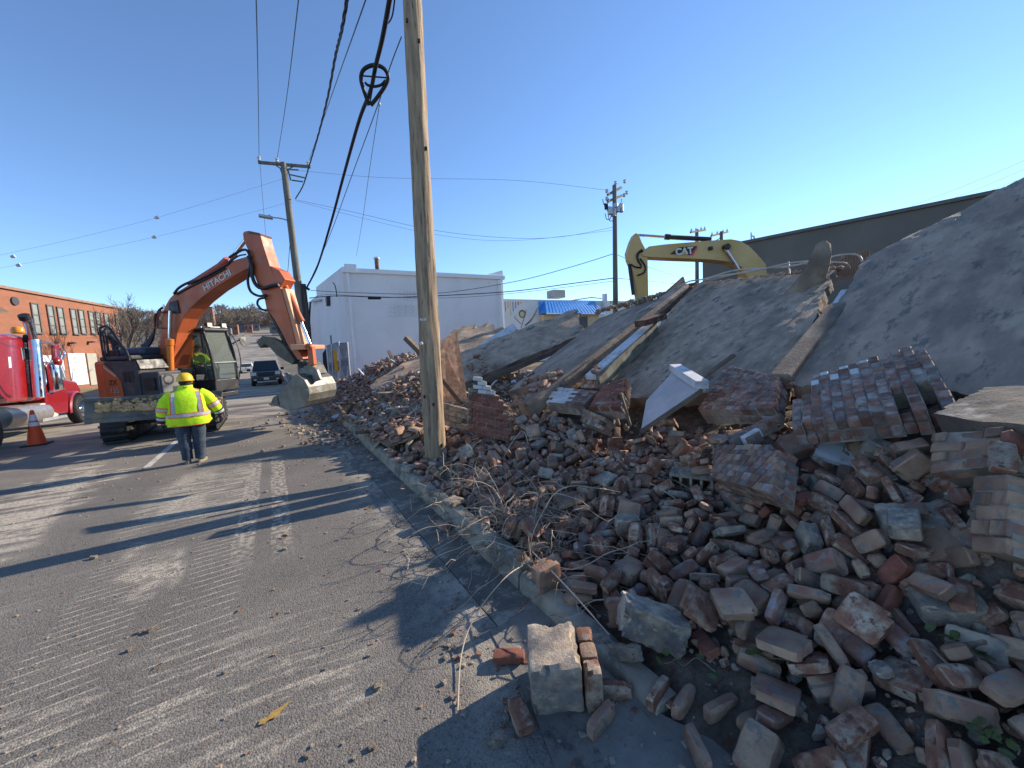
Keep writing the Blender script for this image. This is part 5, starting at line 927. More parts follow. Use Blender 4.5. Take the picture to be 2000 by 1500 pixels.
for idx, rec in enumerate(REC):
    loc = V(rec[:3])/2000; q = Quaternion([c/127 for c in rec[3:7]]).normalized(); k = rec[7]; s = rec[8]/100
    m = pick_mat(k, pr)
    if nb < 285 and k < 8:
        o = bpy.data.objects.new('brick', kmesh(k, m)); col.objects.link(o); o.location = loc; o.rotation_mode = 'QUATERNION'; o.rotation_quaternion = q; o.scale = (s, s, s)
        tag(o, '%s %s lying %s %s' % (LBL[m.name], 'brick' if k < 5 else 'half brick', pose(q), where(loc)), 'brick', 'loose bricks of the near rubble heap'); nb += 1
    elif k >= 8 and idx < 150:
        o = bpy.data.objects.new('rubble_fragment', kmesh(k, m)); col.objects.link(o); o.location = loc; o.rotation_mode = 'QUATERNION'; o.rotation_quaternion = q; o.scale = (s, s, s)
        tag(o, 'broken %s fragment%s %s' % ({'red': 'red brick', 'mortar-caked': 'mortared', 'grey': 'grey concrete'}.get(LBL[m.name], 'masonry'), '' if k < 12 else ' of larger size', where(loc)), 'fragment', 'broken fragments of the near rubble heap')
    else: rest.append((kmesh(k, m), m, loc, q, s))
# a second scatter on the right flank, where the settling run left the slope bare
for i in range(420):
    x, y = pr.uniform(2.5, 4.6), pr.uniform(-.9, 3.2)
    if y < .3*(x-2.2)*0-.9: continue
    z = bed(x, y); nx_ = (bed(x+.12, y)-z)/.12; ny_ = (bed(x, y+.12)-z)/.12; nn = V((-nx_, -ny_, 1)).normalized()
    k = pr.choice((0, 1, 2, 3, 4, 5, 6, 8, 9, 12, 13)); m = pick_mat(k, pr)
    q = nn.to_track_quat('Z', 'Y') @ Quaternion((0, 0, 1), pr.uniform(0, 6.28)) @ Quaternion((1, 0, 0), pr.gauss(0, .4)) @ Quaternion((0, 1, 0), pr.gauss(0, .35))
    rest.append((kmesh(k, m), m, (x, y, z+pr.uniform(-.01, .045)), q, pr.uniform(.8, 1.1)))
# small shards between the bricks, over the whole heap and spilling on the pavement
SH = [lite_brick(.04, .03, .02, 90+i, .005) for i in range(3)] + [chipped_box((.05, .045, .03), 95+i, 1, .012, 3, .03) for i in range(3)]
def rq(r, flat=False):
    if flat: return Quaternion((0, 0, 1), r.uniform(0, 6.28)) @ Quaternion((1, 0, 0), r.gauss(0, .35)) @ Quaternion((0, 1, 0), r.gauss(0, .35))
    return Quaternion((r.gauss(0, 1), r.gauss(0, 1), r.gauss(0, 1), r.gauss(0, 1))).normalized()
xs_ = []; ys_ = []
for i in range(5200):
    y = pr.uniform(-1, 9.5); x = 1.75 + abs(pr.gauss(0, 1.5))
    if x > 5: continue
    if x < 2.05 and pr.random() < .5: continue
    xs_.append(x); ys_.append(y)
zs_ = bed_np(np.array(xs_), np.array(ys_))
for x, y, z in zip(xs_, ys_, zs_):
    if y < 2.7 and x < 2: continue
    m = pr.choices([BRICK, BRICKG, BRICKC, MORT], [3, 3, 3, 3])[0]
    rest.append((pr.choice(SH), m, (x, y, z+pr.uniform(.0, .05)), rq(pr), pr.uniform(.4, 1.5)))
join_pile('rubble', rest)
# the farther heap along the kerb, up to the fence
far = []; FB = [lite_brick(.2, .095, .062, 120+i, .008) for i in range(4)] + [lite_brick(.1, .095, .062, 125+i, .01) for i in range(3)] + [chipped_box((.15, .12, .1), 128+i, 1, .02, 3, .07) for i in range(3)]
PLK = [lite_brick(1, .1, .03, 140+i, .006) for i in range(2)]
px_, py_ = [], []
for i in range(9000):
    y = 8.2+17*pr.random()**1.25; x = 1.72+pr.random()**1.3*(4.6 if y < 20 else 3.6)
    if y < 11 and x < 2.6 and pr.random() < .6: continue
    px_.append(x); py_.append(y)
pz_ = bed_np(np.array(px_), np.array(py_))
farthings = 0
for x, y, z in zip(px_, py_, pz_):
    r = pr.random()
    if r < .025: me, m, s = pr.choice(PLK), pr.choice([WOODD, WOODD, WPAINT, MORT]), (pr.uniform(.3, 1.4), pr.uniform(.5, 1.4), 1)
    elif r < .05: me, m, s = pr.choice(FB[7:]), WPAINT, pr.uniform(.8, 1.8)
    else: me, m, s = pr.choice(FB), pr.choices([BRICK, BRICKG, BRICKM, BRICKC], [4, 4, 2, 3])[0], pr.uniform(.7, 1.25)
    q = rq(pr, flat=pr.random() < .7)
    far.append((me, m, (x, y, z+abs(pr.gauss(.03, .08))), q, s))
join_pile('far_rubble', far)
# pieces on the ridge crest behind the slabs
cr = []
for i in range(260):
    t = pr.random(); px = 1165+t*200 if pr.random() < .55 else 1365+t*280; py = (606-50*(px-1165)/200 if px < 1365 else 556-36*(px-1365)/280)
    X = 8.1+1.0*(px-1165)/200 if px < 1365 else 9.15
    p = at_x(px, py+pr.uniform(0, 5), X+pr.uniform(-.1, .15)); m = pr.choice([BRICKG, BRICKC, MORT, BRICK])
    cr.append((pr.choice(FB[4:]), m, p, rq(pr), pr.uniform(.4, 1.0)))
join_pile('crest_rubble', cr)
# ================================================================== BUILDINGS, POLES, WIRES, TREES
WOODP = mat('weathered_pole_wood', (.40, .285, .175), .85, var=.32, vscale=1.0, c2=(.25, .18, .12), c2scale=1.3, c2amt=.5, c2soft=.18, c3=(.08, .055, .04), c3scale=2.6, c3amt=.28, stretch=(11, 11, .8), bump=.012, bscale=5)
GREYP = mat('grey_pole_wood', (.175, .165, .14), .9, var=.25, vscale=1, c2=(.12, .115, .10), c2scale=1.2, stretch=(9, 9, .7), bump=.01, bscale=4)
DARKP = mat('tarred_pole_wood', (.045, .042, .042), .9, var=.3, stretch=(9, 9, .7), vscale=1)
GALV = mat('galvanised_steel', (.42, .43, .44), .5, .6, var=.15)
PORC = mat('pale_porcelain', (.55, .55, .54), .3, var=.08)
BLACK = mat('black_rubber', (.018, .018, .02), .6, var=.2)
WIRE = mat('grey_wire', (.09, .09, .095), .6, var=.1)
# the big near pole
def pole(name, base, top, r0, r1, m, label, n=20, seg=30, rough=.006):
    base, top = V(base), V(top); t = thing(name, base, label, 'utility pole'); b = MB(); R = []
    ax = (top-base).normalized(); a = ax.orthogonal().normalized(); c = ax.cross(a)
    for i in range(seg+1):
        f = i/seg; p = base.lerp(top, f) + V((fbm((f*3, 1, 2), 1), fbm((f*3, 5, 2), 1), 0))*.012; r = r0+(r1-r0)*f
        R.append([p + (a*math.cos(2*PI*j/n)+c*math.sin(2*PI*j/n))*r*(1+rough*8*fbm((math.cos(2*PI*j/n)*2, math.sin(2*PI*j/n)*2, f*2.5), 1.6)) for j in range(n)])
    b.rings(R); b.build('shaft', m, t, smooth=50); return t
pb = at_y(851, 900, 6.2); pb.z = .05
pt = at_y(796, -160, 6.2)
np_ = pole('utility_pole', pb, pt, .172, .128, WOODP, 'thick weathered wooden pole rising from the rubble past the top of the picture', 40, 90, .011)
b = MB(); c = at_y(826, 624, 6.03); b.bar(c-CR*.045, c+CR*.045, .006, .035); b.build('number_plate', mat('plate_aluminium', (.55, .55, .53), .5, .3), np_)
text('1 1', 'number', BLACK, .035, facing(CR), c - CF*.008, np_, bold=.0008)
b = MB(); c = at_y(823, 671, 6.0); b.ball(c, .03, 8, 5); b.build('tag_disc', PORC, np_)
b = MB()
for (x, y) in ((795, 40), (818, 80), (832, 290), (846, 790), (829, 775), (862, 870)):
    c = at_y(x, y, 6.05); b.box(c, (.03, .03, .05))
b.build('knot', mat('dark_knot', (.05, .035, .025), .9), np_)
# second pole with the crossarm and street lamp
p2b, p2t = at_y(601, 700, 26), at_y(553, 318, 26)
p2b.z = 0
P2 = pole('utility_pole', p2b, p2t, .24, .15, GREYP, 'grey leaning utility pole with one crossarm and a street lamp, behind the orange stick', 14, 20)
def P2at(px, py): return at_y(px, py, 26)
b = MB(); b.tube([P2at(601, 700), P2at(598, 640), P2at(590, 555)], [.27, .25, .2], 14); b.build('tarred_butt', DARKP, P2, smooth=50)
b = MB(); b.bar(P2at(504, 317), P2at(606, 326), .12, .14); b.build('crossarm', GREYP, P2)
for x, y in ((506, 311), (541, 314), (602, 320)):
    b = MB(); b.lathe(P2at(x, y)-V((0, 0, .1)), (0, 0, 1), [(.03, 0), (.09, .05), (.06, .12), (.1, .17), (.05, .26), (0, .28)], 10); b.build('insulator', PORC, P2, smooth=40)
b = MB(); b.bar(P2at(535, 320), P2at(553, 333), .05, .05); b.bar(P2at(575, 324), P2at(557, 334), .05, .05); b.bar(P2at(548, 330), P2at(556, 352), .14, .06); b.bar(P2at(562, 330), P2at(568, 352), .14, .06)
for x0, y0, x1, y1 in ((562, 331, 583, 332), (566, 341, 598, 348), (570, 352, 592, 355)): b.bar(P2at(x0, y0), P2at(x1, y1), .06, .06)
b.build('brace', GREYP, P2)
b = MB(); b.tube(smooth_path([P2at(570, 436), P2at(560, 430), P2at(545, 426), P2at(532, 425)]), .035, 8); b.build('lamp_arm', GALV, P2, smooth=60)
b = MB(); b.bar(P2at(533, 426), P2at(505, 421), .34, .12); b.ball(P2at(526, 421), .06, 8, 5); b.build('lamp_head', GALV, P2, bevel=.03)
b = MB(); b.tube([P2at(592, 562), P2at(600, 563), P2at(604, 566)], .08, 6); b.bar(P2at(590, 558), P2at(605, 566), .08, .1); b.tube(smooth_path([P2at(606, 590), P2at(604, 640), P2at(604, 690)]), .05, 6)
b.build('cable_clamp', BLACK, P2)
# the pole with transformers on the right
def P3at(px, py): return at_y(px, py, 14.5)
p3b = P3at(1201, 640); p3b.z = 0
P3 = pole('utility_pole', p3b, P3at(1200, 362), .16, .10, GREYP, 'tall pole with two crossarms and a cluster of switchgear, left of the yellow arm', 10, 8)
b = MB(); b.bar(P3at(1184, 382)+V((0, -.1, 0)), P3at(1222, 362)+V((0, .3, 0)), .1, .11); b.bar(P3at(1184, 395)+V((0, -.1, 0)), P3at(1223, 378)+V((0, .3, 0)), .1, .11); b.build('crossarm', GREYP, P3)
for x, y in ((1185, 377), (1202, 361), (1220, 358), (1185, 392), (1219, 385), (1224, 380)):
    b = MB(); b.lathe(P3at(x, y), (0, 0, 1), [(.03, 0), (.08, .04), (.05, .1), (.08, .15), (0, .2)], 8); b.build('insulator', PORC, P3)
b = MB()
for x, y, hh in ((1184, 415, .38), (1191, 418, .42), (1198, 412, .3), (1206, 410, .4), (1195, 405, .25)): b.lathe(P3at(x, y)-V((0, .25, hh/2)), (0, 0, 1), [(.05, 0), (.12, .03), (.12, hh-.03), (.05, hh)], 10)
b.bar(P3at(1180, 414)-V((0, .2, 0)), P3at(1210, 407)-V((0, .2, 0)), .06, .06); b.build('switchgear', GALV, P3)
b = MB()
for x in (1176, 1180, 1206, 1210): b.tube([P3at(x, 400)-V((0, .2, 0)), P3at(x+1, 412)-V((0, .2, 0))], .05, 6)
for cx, cy in ((1188, 425), (1194, 428), (1183, 397), (1208, 398)): b.tube(smooth_path([P3at(cx-6, cy-8), P3at(cx-3, cy+3), P3at(cx+4, cy+2), P3at(cx+6, cy-10)]), .018, 5)
b.build('jumper_cable', BLACK, P3)
# two far poles behind the yellow arm
for (bx, by, tx, ty, a0, a1, lb) in ((1361, 560, 1361, 448, (1338, 457), (1388, 446), 'distant pole whose crossarm shows left of the dark building, above the yellow arm'), (1409, 560, 1409, 452, (1378, 464), (1432, 450), 'second distant pole with a tilted crossarm, right of the other distant pole')):
    Y0 = 17.0; bb = at_y(bx, by, Y0); bb.z = 0
    t = pole('utility_pole', bb, at_y(tx, ty, Y0), .15, .11, GREYP, lb, 8, 4)
    b = MB(); b.bar(at_y(*a0, Y0)-V((0, .4, 0)), at_y(*a1, Y0)+V((0, .4, 0)), .1, .12); b.build('crossarm', GREYP, t)
    for f in (.05, .35, .7, .95):
        b = MB(); b.lathe(at_y(*a0, Y0).lerp(at_y(*a1, Y0), f)+V((0, -.4+.8*f, .05)), (0, 0, 1), [(.03, 0), (.07, .05), (0, .22)], 6); b.build('insulator', PORC, t)
    b = MB(); b.bar(at_y(a0[0]+14, a0[1]+9, Y0), at_y(tx, ty+12, Y0), .05, .05); b.build('brace', GREYP, t)
# wires -------------------------------------------------------------
def wire(label, pts, r, m=WIRE, name='wire', n=5, sm=6, cat='wire', group=None):
    b = MB(); P_ = smooth_path([at_y(*p) for p in pts], sm); b.tube(P_, r, n); return tag(b.build(name, m, smooth=60), label, cat, group)
wire('thin overhead wire at the far left of the crossarm, running up out of the picture', [(506, 309, 26), (504, 160, 15), (499, -60, 8)], .012)
wire('thin overhead wire from the middle insulator of the crossarm', [(541, 312, 26), (560, 190, 17), (590, -60, 8)], .012)
wire('thin overhead wire from the right insulator of the crossarm', [(602, 318, 26), (650, 180, 14), (700, 40, 8), (735, -60, 7)], .011)
tw = [(577, 388, 26), (592, 362, 24), (605, 320, 21), (622, 262, 17), (640, 190, 13.5), (655, 110, 10.5), (668, 55, 8.5), (684, -40, 7)]
b = MB(); base = smooth_path([at_y(*p) for p in tw], 16)
for ph in (0, 2.1, 4.2):
    b.tube([p + (CR*math.cos(i*.55+ph)+CU*math.sin(i*.55+ph))*.022 for i, p in enumerate(base)], .015, 5)
tag(b.build('twisted_cable', BLACK, smooth=60), 'black twisted service cable left of the thick black cable', 'cable')
TK = [(600, 560, 25.9), (620, 520, 22), (645, 440, 17.5), (672, 340, 14), (700, 240, 11.2), (719, 190, 10)]
wire('thick black cable sagging from the grey pole up to the black cable loop', TK, .045, BLACK, 'cable', 8, 8, 'cable')
TK2 = [(719, 190, 10), (727, 165, 9.6), (734, 128, 9.0), (748, 70, 8.1), (768, -40, 7.0)]
wire('thick black cable rising from the black cable loop out of the picture', TK2, .045, BLACK, 'cable', 8, 8, 'cable')
wire('thin black strand curling beside the upper thick cable', [(752, 50, 8), (762, 40, 7.8), (768, 22, 7.5), (774, -30, 7)], .014, BLACK)
wire('thin guy strand just right of the thick black cable', [(601, 558, 25.8), (640, 470, 18), (690, 335, 13.2), (738, 205, 10), (762, 130, 8.6), (784, 72, 7.5)], .011)
wire('very thin wire dropping from the small clamp to the white building', [(741, 205, 10), (722, 330, 14), (708, 430, 19), (696, 500, 26)], .009)
b = MB(); b.ball(at_y(741, 203, 9.95), .035, 8, 5, (1, 1, 1.4)); tag(b.build('cable_clamp', GALV), 'small metal clamp on the strand below the cable loop', 'clamp')
# the black teardrop cable loop
lp = thing('cable_loop', at_y(730, 165, 9.2), 'black teardrop shaped cable storage frame hanging on the thick cable', 'cable loop')
Pl0 = at_y(732, 160, 9.3); Nn = (EYE-Pl0).normalized()
def LP(x, y): return at_plane(x, y, Pl0, Nn)
b = MB(); loop = smooth_path([LP(*p) for p in ((721, 206), (711, 178), (705, 155), (709, 138), (722, 129), (738, 128), (752, 136), (758, 151), (752, 168), (737, 190), (724, 206))], 6)
b.tube(loop, .042, 8); b.build('loop_frame', BLACK, lp, smooth=60)
b = MB(); b.tube(smooth_path([LP(*p) for p in ((713, 160), (718, 166), (730, 169), (744, 166), (753, 157))]), .028, 8); b.build('inner_ring', BLACK, lp, smooth=60)
b = MB(); b.bar(LP(706, 148), LP(757, 152), .03, .09, Nn); b.bar(LP(735, 128), LP(722, 204), .03, .07, Nn); b.build('loop_bar', BLACK, lp)
# cross wires to the right
wire('wire swinging from the grey pole up to the tall pole on the right', [(606, 567, 26), (700, 572, 24), (850, 573, 21), (1000, 551, 18), (1110, 523, 16), (1197, 496, 14.4)], .016)
wire('long cross wire from the grey pole, low over the white building', [(604, 582, 26), (660, 578, 25), (760, 581, 23), (870, 577, 20.5), (1000, 569, 18), (1100, 556, 16), (1199, 543, 14.4)], .022, BLACK)
wire('thin wire just under the low cross wire', [(604, 584, 26), (640, 575, 25.3), (700, 578, 24), (860, 582, 20.7), (1000, 573, 18), (1198, 549, 14.4)], .010)
b = MB(); b.tube([at_y(719, 582, 23.6), at_y(744, 582, 23.3)], .085, 8); tag(b.build('splice_case', BLACK, smooth=40), 'black splice case on the low cross wire in front of the white building', 'splice case')
wire('wire from the tall pole past the yellow arm to the far pole', [(1202, 496, 14.5), (1262, 520, 15), (1360, 552, 16.9)], .014)
wire('cross wire passing behind the yellow arm', [(1202, 543, 14.5), (1280, 550, 15.5), (1340, 556, 16.9)], .016, BLACK)
wire('faint upper wire from the crossarm brace toward the tall pole', [(583, 333, 26), (750, 347, 22), (1000, 352, 18), (1190, 372, 14.5)], .007)
wire('faint middle wire from the crossarm brace toward the tall pole', [(577, 390, 26), (680, 412, 23), (850, 450, 19), (1000, 465, 17), (1100, 462, 15.5), (1196, 444, 14.4)], .008)
wire('faint lower wire below the middle one', [(577, 392, 26), (700, 424, 23), (850, 458, 19), (1000, 470, 17), (1195, 450, 14.4)], .006)
wire('thin wire from the grey pole to the upper left', [(553, 349, 26), (480, 372, 28), (306, 425, 30), (150, 465, 32), (-40, 507, 34)], .005)
wire('second thin wire from the grey pole to the left', [(560, 396, 26), (480, 418, 28), (301, 463, 30), (150, 495, 32), (-40, 531, 34)], .005)
for i, (x, y, Y0) in enumerate(((306, 425, 30), (301, 463, 30), (25, 501, 33.4), (36, 518, 33.4))):
    b = MB(); b.tube([at_y(x-4, y+1, Y0), at_y(x+4, y-1, Y0)], [.07, .1], 8); tag(b.build('wire_spacer', PORC), ['pale spacer on the upper left wire near the orange arm', 'pale spacer on the lower left wire near the orange arm', 'pale spacer on the upper wire by the left edge', 'pale spacer on the lower wire by the left edge'][i], 'spacer')
for i, (a, c) in enumerate((((1780, 402), (2020, 305)), ((1800, 410), (2020, 322)), ((1830, 408), (2020, 338)))):
    wire(['upper', 'middle', 'lower'][i]+' of three thin wires crossing the sky beside the dark building', [(*a, 9.5), ((a[0]+c[0])/2, (a[1]+c[1])/2+3, 7), (*c, 5)], .008)
# thin wires at the far left going up behind the orange arm
wire('thin wire falling from the crossarm behind the orange arm', [(508, 322, 26), (514, 400, 27), (520, 470, 28)], .011)
wire('service wire looping down the grey pole', [(572, 440, 25.9), (566, 480, 26.5), (562, 530, 28), (556, 560, 30)], .015, BLACK)
# small far pole arms
b = MB(); Yq = 60; b.bar(at_y(546, 533, Yq), at_y(562, 533, Yq), .12, .14); b.bar(at_y(549, 541, Yq), at_y(561, 541, Yq), .12, .14); b.bar(at_y(555, 528, Yq), at_y(562, 690, Yq), .25, .25)
tag(b.build('utility_pole', GREYP), 'far utility pole with two short crossarms, half hidden by the orange stick', 'utility pole')

# ---------------------------------------------------------------- white building
WALLW = mat('white_painted_block', (.76, .73, .71), .85, var=.03, vscale=.5, c2=(.70, .67, .65), c2scale=.35, c2amt=.4, c3=(.62, .57, .53), c3scale=1.3, c3amt=.06, bump=.004, bscale=4)
TRIM = mat('white_trim', (.76, .75, .74), .6, var=.06)
DKB = mat('dark_fitting', (.05, .05, .055), .5, var=.2)
YW = 26.0
wl, wr = at_y(670, 530, YW), at_y(981, 534, YW); zt = (wl.z+wr.z)/2
WB = thing('white_building', ((wl.x+wr.x)/2, YW, 0), 'plain white painted block building with a flue on its roof', 'building')
b = MB(); b.prism([V((wl.x, YW, -.2)), V((wr.x, YW, -.2)), V((wr.x, YW, zt-.25)), V((wl.x, YW, zt-.25))], V((0, 26, 0))); b.build('wall', WALLW, WB)
# side wall profile that steps down to the back, on the street side
x0 = wl.x-.03
def sideat(px, py): return at_x(px, py, x0)
A_, B_, C_, D_ = sideat(668, 521), sideat(617, 561), sideat(615, 582), sideat(600, 592)
b = MB(); b.prism([V((x0, YW+.02, -.2)), V((x0, YW+.02, A_.z)), V((x0, B_.y, B_.z)), V((x0, B_.y+.01, C_.z)), V((x0, max(D_.y, B_.y+4), D_.z)), V((x0, max(D_.y, B_.y+4), -.2))], V((.35, 0, 0))); b.build('side_wall', WALLW, WB)
b = MB(); b.bar(V((wl.x-.05, YW-.05, zt-.13)), V((wr.x+.12, YW-.05, zt-.13)), .2, .26); b.bar(V((wl.x+.1, YW-.02, A_.z-.1)), V((wl.x+.75, YW-.02, A_.z-.1)), .3, .5)
pr_ = at_y(981, 528, YW); b.prism([at_y(945, 538, YW), at_y(981, 528, YW), at_y(983, 540, YW)], V((0, .3, 0))); b.build('parapet_cap', TRIM, WB)
b = MB(); xx = at_y(684, 600, YW).x; b.bar(V((xx, YW-.06, 0)), V((xx, YW-.06, zt-.3)), .14, .12, V((0, 1, 0))); xx = at_y(977, 600, YW).x; b.bar(V((xx, YW-.06, 0)), V((xx, YW-.06, zt-.3)), .22, .14, V((0, 1, 0))); b.build('downpipe', TRIM, WB)
fl = at_y(737, 528, YW+3); b = MB(); b.lathe(fl-V((0, 0, .4)), (0, 0, 1), [(.14, 0), (.14, 1.2), (.0, 1.2)], 12); b.build('flue', RUST, WB, smooth=40)
b = MB(); b.lathe(fl+V((0, 0, .72)), (0, 0, 1), [(.02, .22), (.24, .10), (.24, .06), (.1, .05), (.1, 0)], 12); b.build('flue_cap', GALV, WB, smooth=40)
b = MB(); c = at_x(637, 588, x0-.25); b.prism([c+V((0, -.5, .3)), c+V((0, .5, .3)), c+V((0, .3, -.35)), c+V((0, -.2, -.3))], V((.25, 0, 0))); b.build('wall_light', DKB, WB)
b = MB()
for (xa, xb, y, n, xc) in ((790, 815, 571, 5, .9), (770, 815, 598, 6, .9)):
    for k in range(n):
        a, c2_ = at_y(xa-(k % 2)*14, y+k*3.9, YW-.004), at_y(xb, y+k*3.9, YW-.004); b.box((a+c2_)/2, (abs(c2_.x-a.x), .006, .012))
        for q in range(4): p = a.lerp(c2_, (q+.5*(k % 2))/4); b.box(p+V((0, 0, .065)), (.012, .006, .13))
b.build('cracked_joint', mat('joint_grey', (.33, .31, .30), .9), WB)  # thin grey lines for the block joints
b = MB(); c = at_x(646, 700, x0-.03); b.tube(smooth_path([at_x(650, 552, x0-.03), at_x(655, 560, x0-.03), at_x(658, 580, x0-.03)]), .03, 5); b.tube([at_x(646, 655, x0-.04), at_x(648, 690, x0-.04)], .05, 5); b.build('conduit', DKB, WB)
b = MB(); b.tube(smooth_path([at_x(606, 592, x0-.3), at_x(612, 588, x0-.3), at_x(626, 586, x0-.15)]), .09, 7); b.build('cable_pipe', GALV, WB, smooth=60)
# ---------------------------------------------------------------- mural shop with blue roof
YS_ = 40.0
SW = mat('pale_grey_stucco', (.55, .555, .55), .85, var=.06, vscale=.4)
BLUE = mat('blue_metal_roof', (.055, .25, .60), .45, .2, var=.08, vscale=2)
TANW = mat('tan_stucco', (.50, .38, .24), .85, var=.1)
z1 = at_y(1100, 586, YS_).z; xa, xb = at_y(960, 600, YS_).x, at_y(1340, 600, YS_).x
SH_ = thing('shop_building', ((xa+xb)/2, YS_, 0), 'low pale shop with mural stripes and a bright blue metal canopy roof', 'building')
b = MB(); b.box(((xa+xb)/2, YS_+6, z1/2), (xb-xa, 12, z1)); b.build('wall', SW, SH_)
b = MB(); q = [at_y(1051, 588, YS_), at_y(1160, 588, YS_-.05), at_y(1164, 614, YS_), at_y(1052, 614, YS_)]
e0, e1 = V((q[3].x, YS_-1.6, q[3].z)), V((q[2].x, YS_-1.6, q[2].z)); t0, t1 = V((q[0].x+1.0, YS_-.05, q[0].z)), V((q[1].x-.3, YS_-.05, q[1].z))
b.add([e0, e1, t1, t0, V((q[0].x, YS_-.05, q[0].z)), V((q[3].x, YS_-.05, q[3].z)), V((q[1].x+.1, YS_-.05, q[1].z)), V((q[2].x, YS_-.05, q[2].z))], [(0, 1, 2, 3), (5, 0, 3, 4), (1, 7, 6, 2), (0, 5, 7, 1)])
cn = b.build('canopy_roof', BLUE, SH_)
b = MB()
for i in range(19):
    f = i/18; b.bar(e0.lerp(e1, f), t0.lerp(t1, f), .07, .09)
b.build('roof_rib', mat('pale_blue_rib', (.16, .42, .75), .45, .2, var=.05), cn)
b = MB(); b.bar(e0-V((0, 0, .05)), e1-V((0, 0, .05)), .08, .16); b.build('fascia', TRIM, cn)
b = MB(); b.box(((e0.x+e1.x)/2, YS_-.4, e0.z-1.2), (e1.x-e0.x-.4, .7, 2.2)); b.build('shop_front', TANW, SH_)
b = MB(); c = at_y(1136, 624, YS_-.8); b.box(c-V((0, 0, .4)), (1.9, .08, 1.5)); b.build('window', DKB, SH_)
for (px, y0, y1, cc) in ((987, 589, 608, (.55, .10, .08)), (992, 588, 602, (.60, .30, .05)), (997, 588, 617, (.45, .38, .16)), (1002, 589, 608, (.17, .19, .17)), (1007, 589, 602, (.10, .24, .55)), (1012, 589, 596, (.55, .10, .09)), (1017, 589, 593, (.60, .30, .08)), (1193, 587, 593, (.15, .22, .35)), (1197, 587, 600, (.55, .40, .12))):
    a, c2_ = at_y(px-1.2, y0, YS_-.01), at_y(px+1.2, y1, YS_-.01); b = MB(); b.box((a+c2_)/2, (abs(c2_.x-a.x), .02, abs(a.z-c2_.z))); b.build('mural_stripe', mat('mural_%d_%d' % (px, y1), cc, .8, var=.05), SH_)
c = at_y(1020, 613, YS_-.02); b = MB(); b.lathe(c, (0, -1, 0), [(.48, 0), (.48, .02), (0, .02)], 24); b.build('mural_ring', mat('mural_dark', (.13, .13, .10), .8), SH_)
b = MB(); b.lathe(c-V((.02, .02, .04)), (0, -1, 0), [(.33, 0), (.33, .02), (0, .02)], 7); b.build('mural_disc', mat('mural_cream', (.52, .44, .22), .8, var=.1), SH_)
c = at_y(1086, 575, YS_+3); b = MB(); b.box(c, (1.9, 1.6, 1.0)); b.build('rooftop_unit', mat('unit_grey', (.30, .30, .28), .7, var=.1), SH_, bevel=.05)
b = MB(); c = at_y(1181, 580, YS_-.3); b.box(c-V((0, 0, .9)), (.42, .5, 2.6)); b.build('chimney', SW, SH_)
b = MB(); b.bar(at_y(1115, 587, YS_+2), at_y(1155, 581, YS_+2), .2, .12); b.bar(at_y(1155, 581, YS_+2), at_y(1175, 583, YS_+2), .15, .1); b.build('roof_pipe', DKB, SH_)
# hanging chains in front of the shop
for (p, q, lb) in (((1051, 600), (1024, 636), 'chain rising from the slab tip to the shop roof, left of the blue canopy'), ((1162, 594), (1172, 612), 'short chain right of the blue canopy')):
    b = MB(); a, c2_ = at_y(*p, 13), at_y(*q, 12.2); n = int((c2_-a).length/.085)
    for i in range(n):
        m_ = a.lerp(c2_, (i+.5)/n) - V((0, 0, .12*math.sin(PI*(i+.5)/n))); d = (c2_-a).normalized(); s_ = d.cross(V((0, 1, 0)) if i % 2 else V((.7, .7, 0))).normalized()
        b.tube([m_ + d*.055*math.cos(t)+s_*.03*math.sin(t) for t in [2*PI*k/8 for k in range(8)]], .011, 4, closed=True)
    tag(b.build('chain', DKB), lb, 'chain')
b = MB(); b.tube([at_y(1018, 640, 10.4), at_y(1028, 605, 10.6)], .012, 4); b.tube([at_y(1018, 633, 10.4), at_y(1005, 620, 10.5), at_y(1007, 617, 10.5)], .012, 4); tag(b.build('bent_rebar', RUST), 'bent reinforcing rods sticking up from the tilted slab, left of the chain', 'rebar')
# ---------------------------------------------------------------- dark building behind the wreck
DKW = mat('dark_brown_wall', (.15, .132, .11), .85, var=.12, vscale=.4, c2=(.17, .15, .125), c2scale=.2)
a, c2_ = at_d(1372, 489, 21.5), at_d(2120, 341, 12.9)
a = V((a.x, a.y, 0)); zA = at_d(1372, 489, 21.5).z; c3_ = V((c2_.x, c2_.y, 0)); zB = c2_.z
DB = thing('dark_building', (a+c3_)/2, 'long plain dark brown building behind the wreck on the right', 'building')
d = (c3_-a).normalized(); nrm = V((d.y, -d.x, 0)); nrm = nrm if nrm.dot(CF) > 0 else -nrm
c4 = a + d*((c3_-a).length*1.5); zz = (zA+zB)/2
b = MB(); b.prism([a, c4, V((c4.x, c4.y, zz)), V((a.x, a.y, zz))], nrm*12); b.build('wall', DKW, DB)
b = MB(); b.bar(V((a.x, a.y, zz))-nrm*.04, V((c4.x, c4.y, zz))-nrm*.04, .12, .14); b.build('parapet_cap', mat('dark_cap', (.12, .11, .095), .6), DB)
b = MB(); c = at_d(1468, 468, 20.5); b.bar(c-V((0, 0, .3)), c+V((-.05, 0, .35)), .05, .05); b.bar(c+V((.22, 0, .15)), c+V((.32, .0, -.35)), .05, .05); b.bar(c+V((-.05, 0, .2)), c+V((.25, 0, .18)), .05, .05); b.bar(c+V((.25, 0, .18)), c+V((.5, 0, -.3)), .03, .03); b.build('roof_bracket', GALV, DB)
b = MB(); b.bar(at_d(1705, 466, 17)-nrm*.1, at_d(1758, 456, 16.4)-nrm*.1, .04, .05); b.build('wall_bar', TRIM, DB)
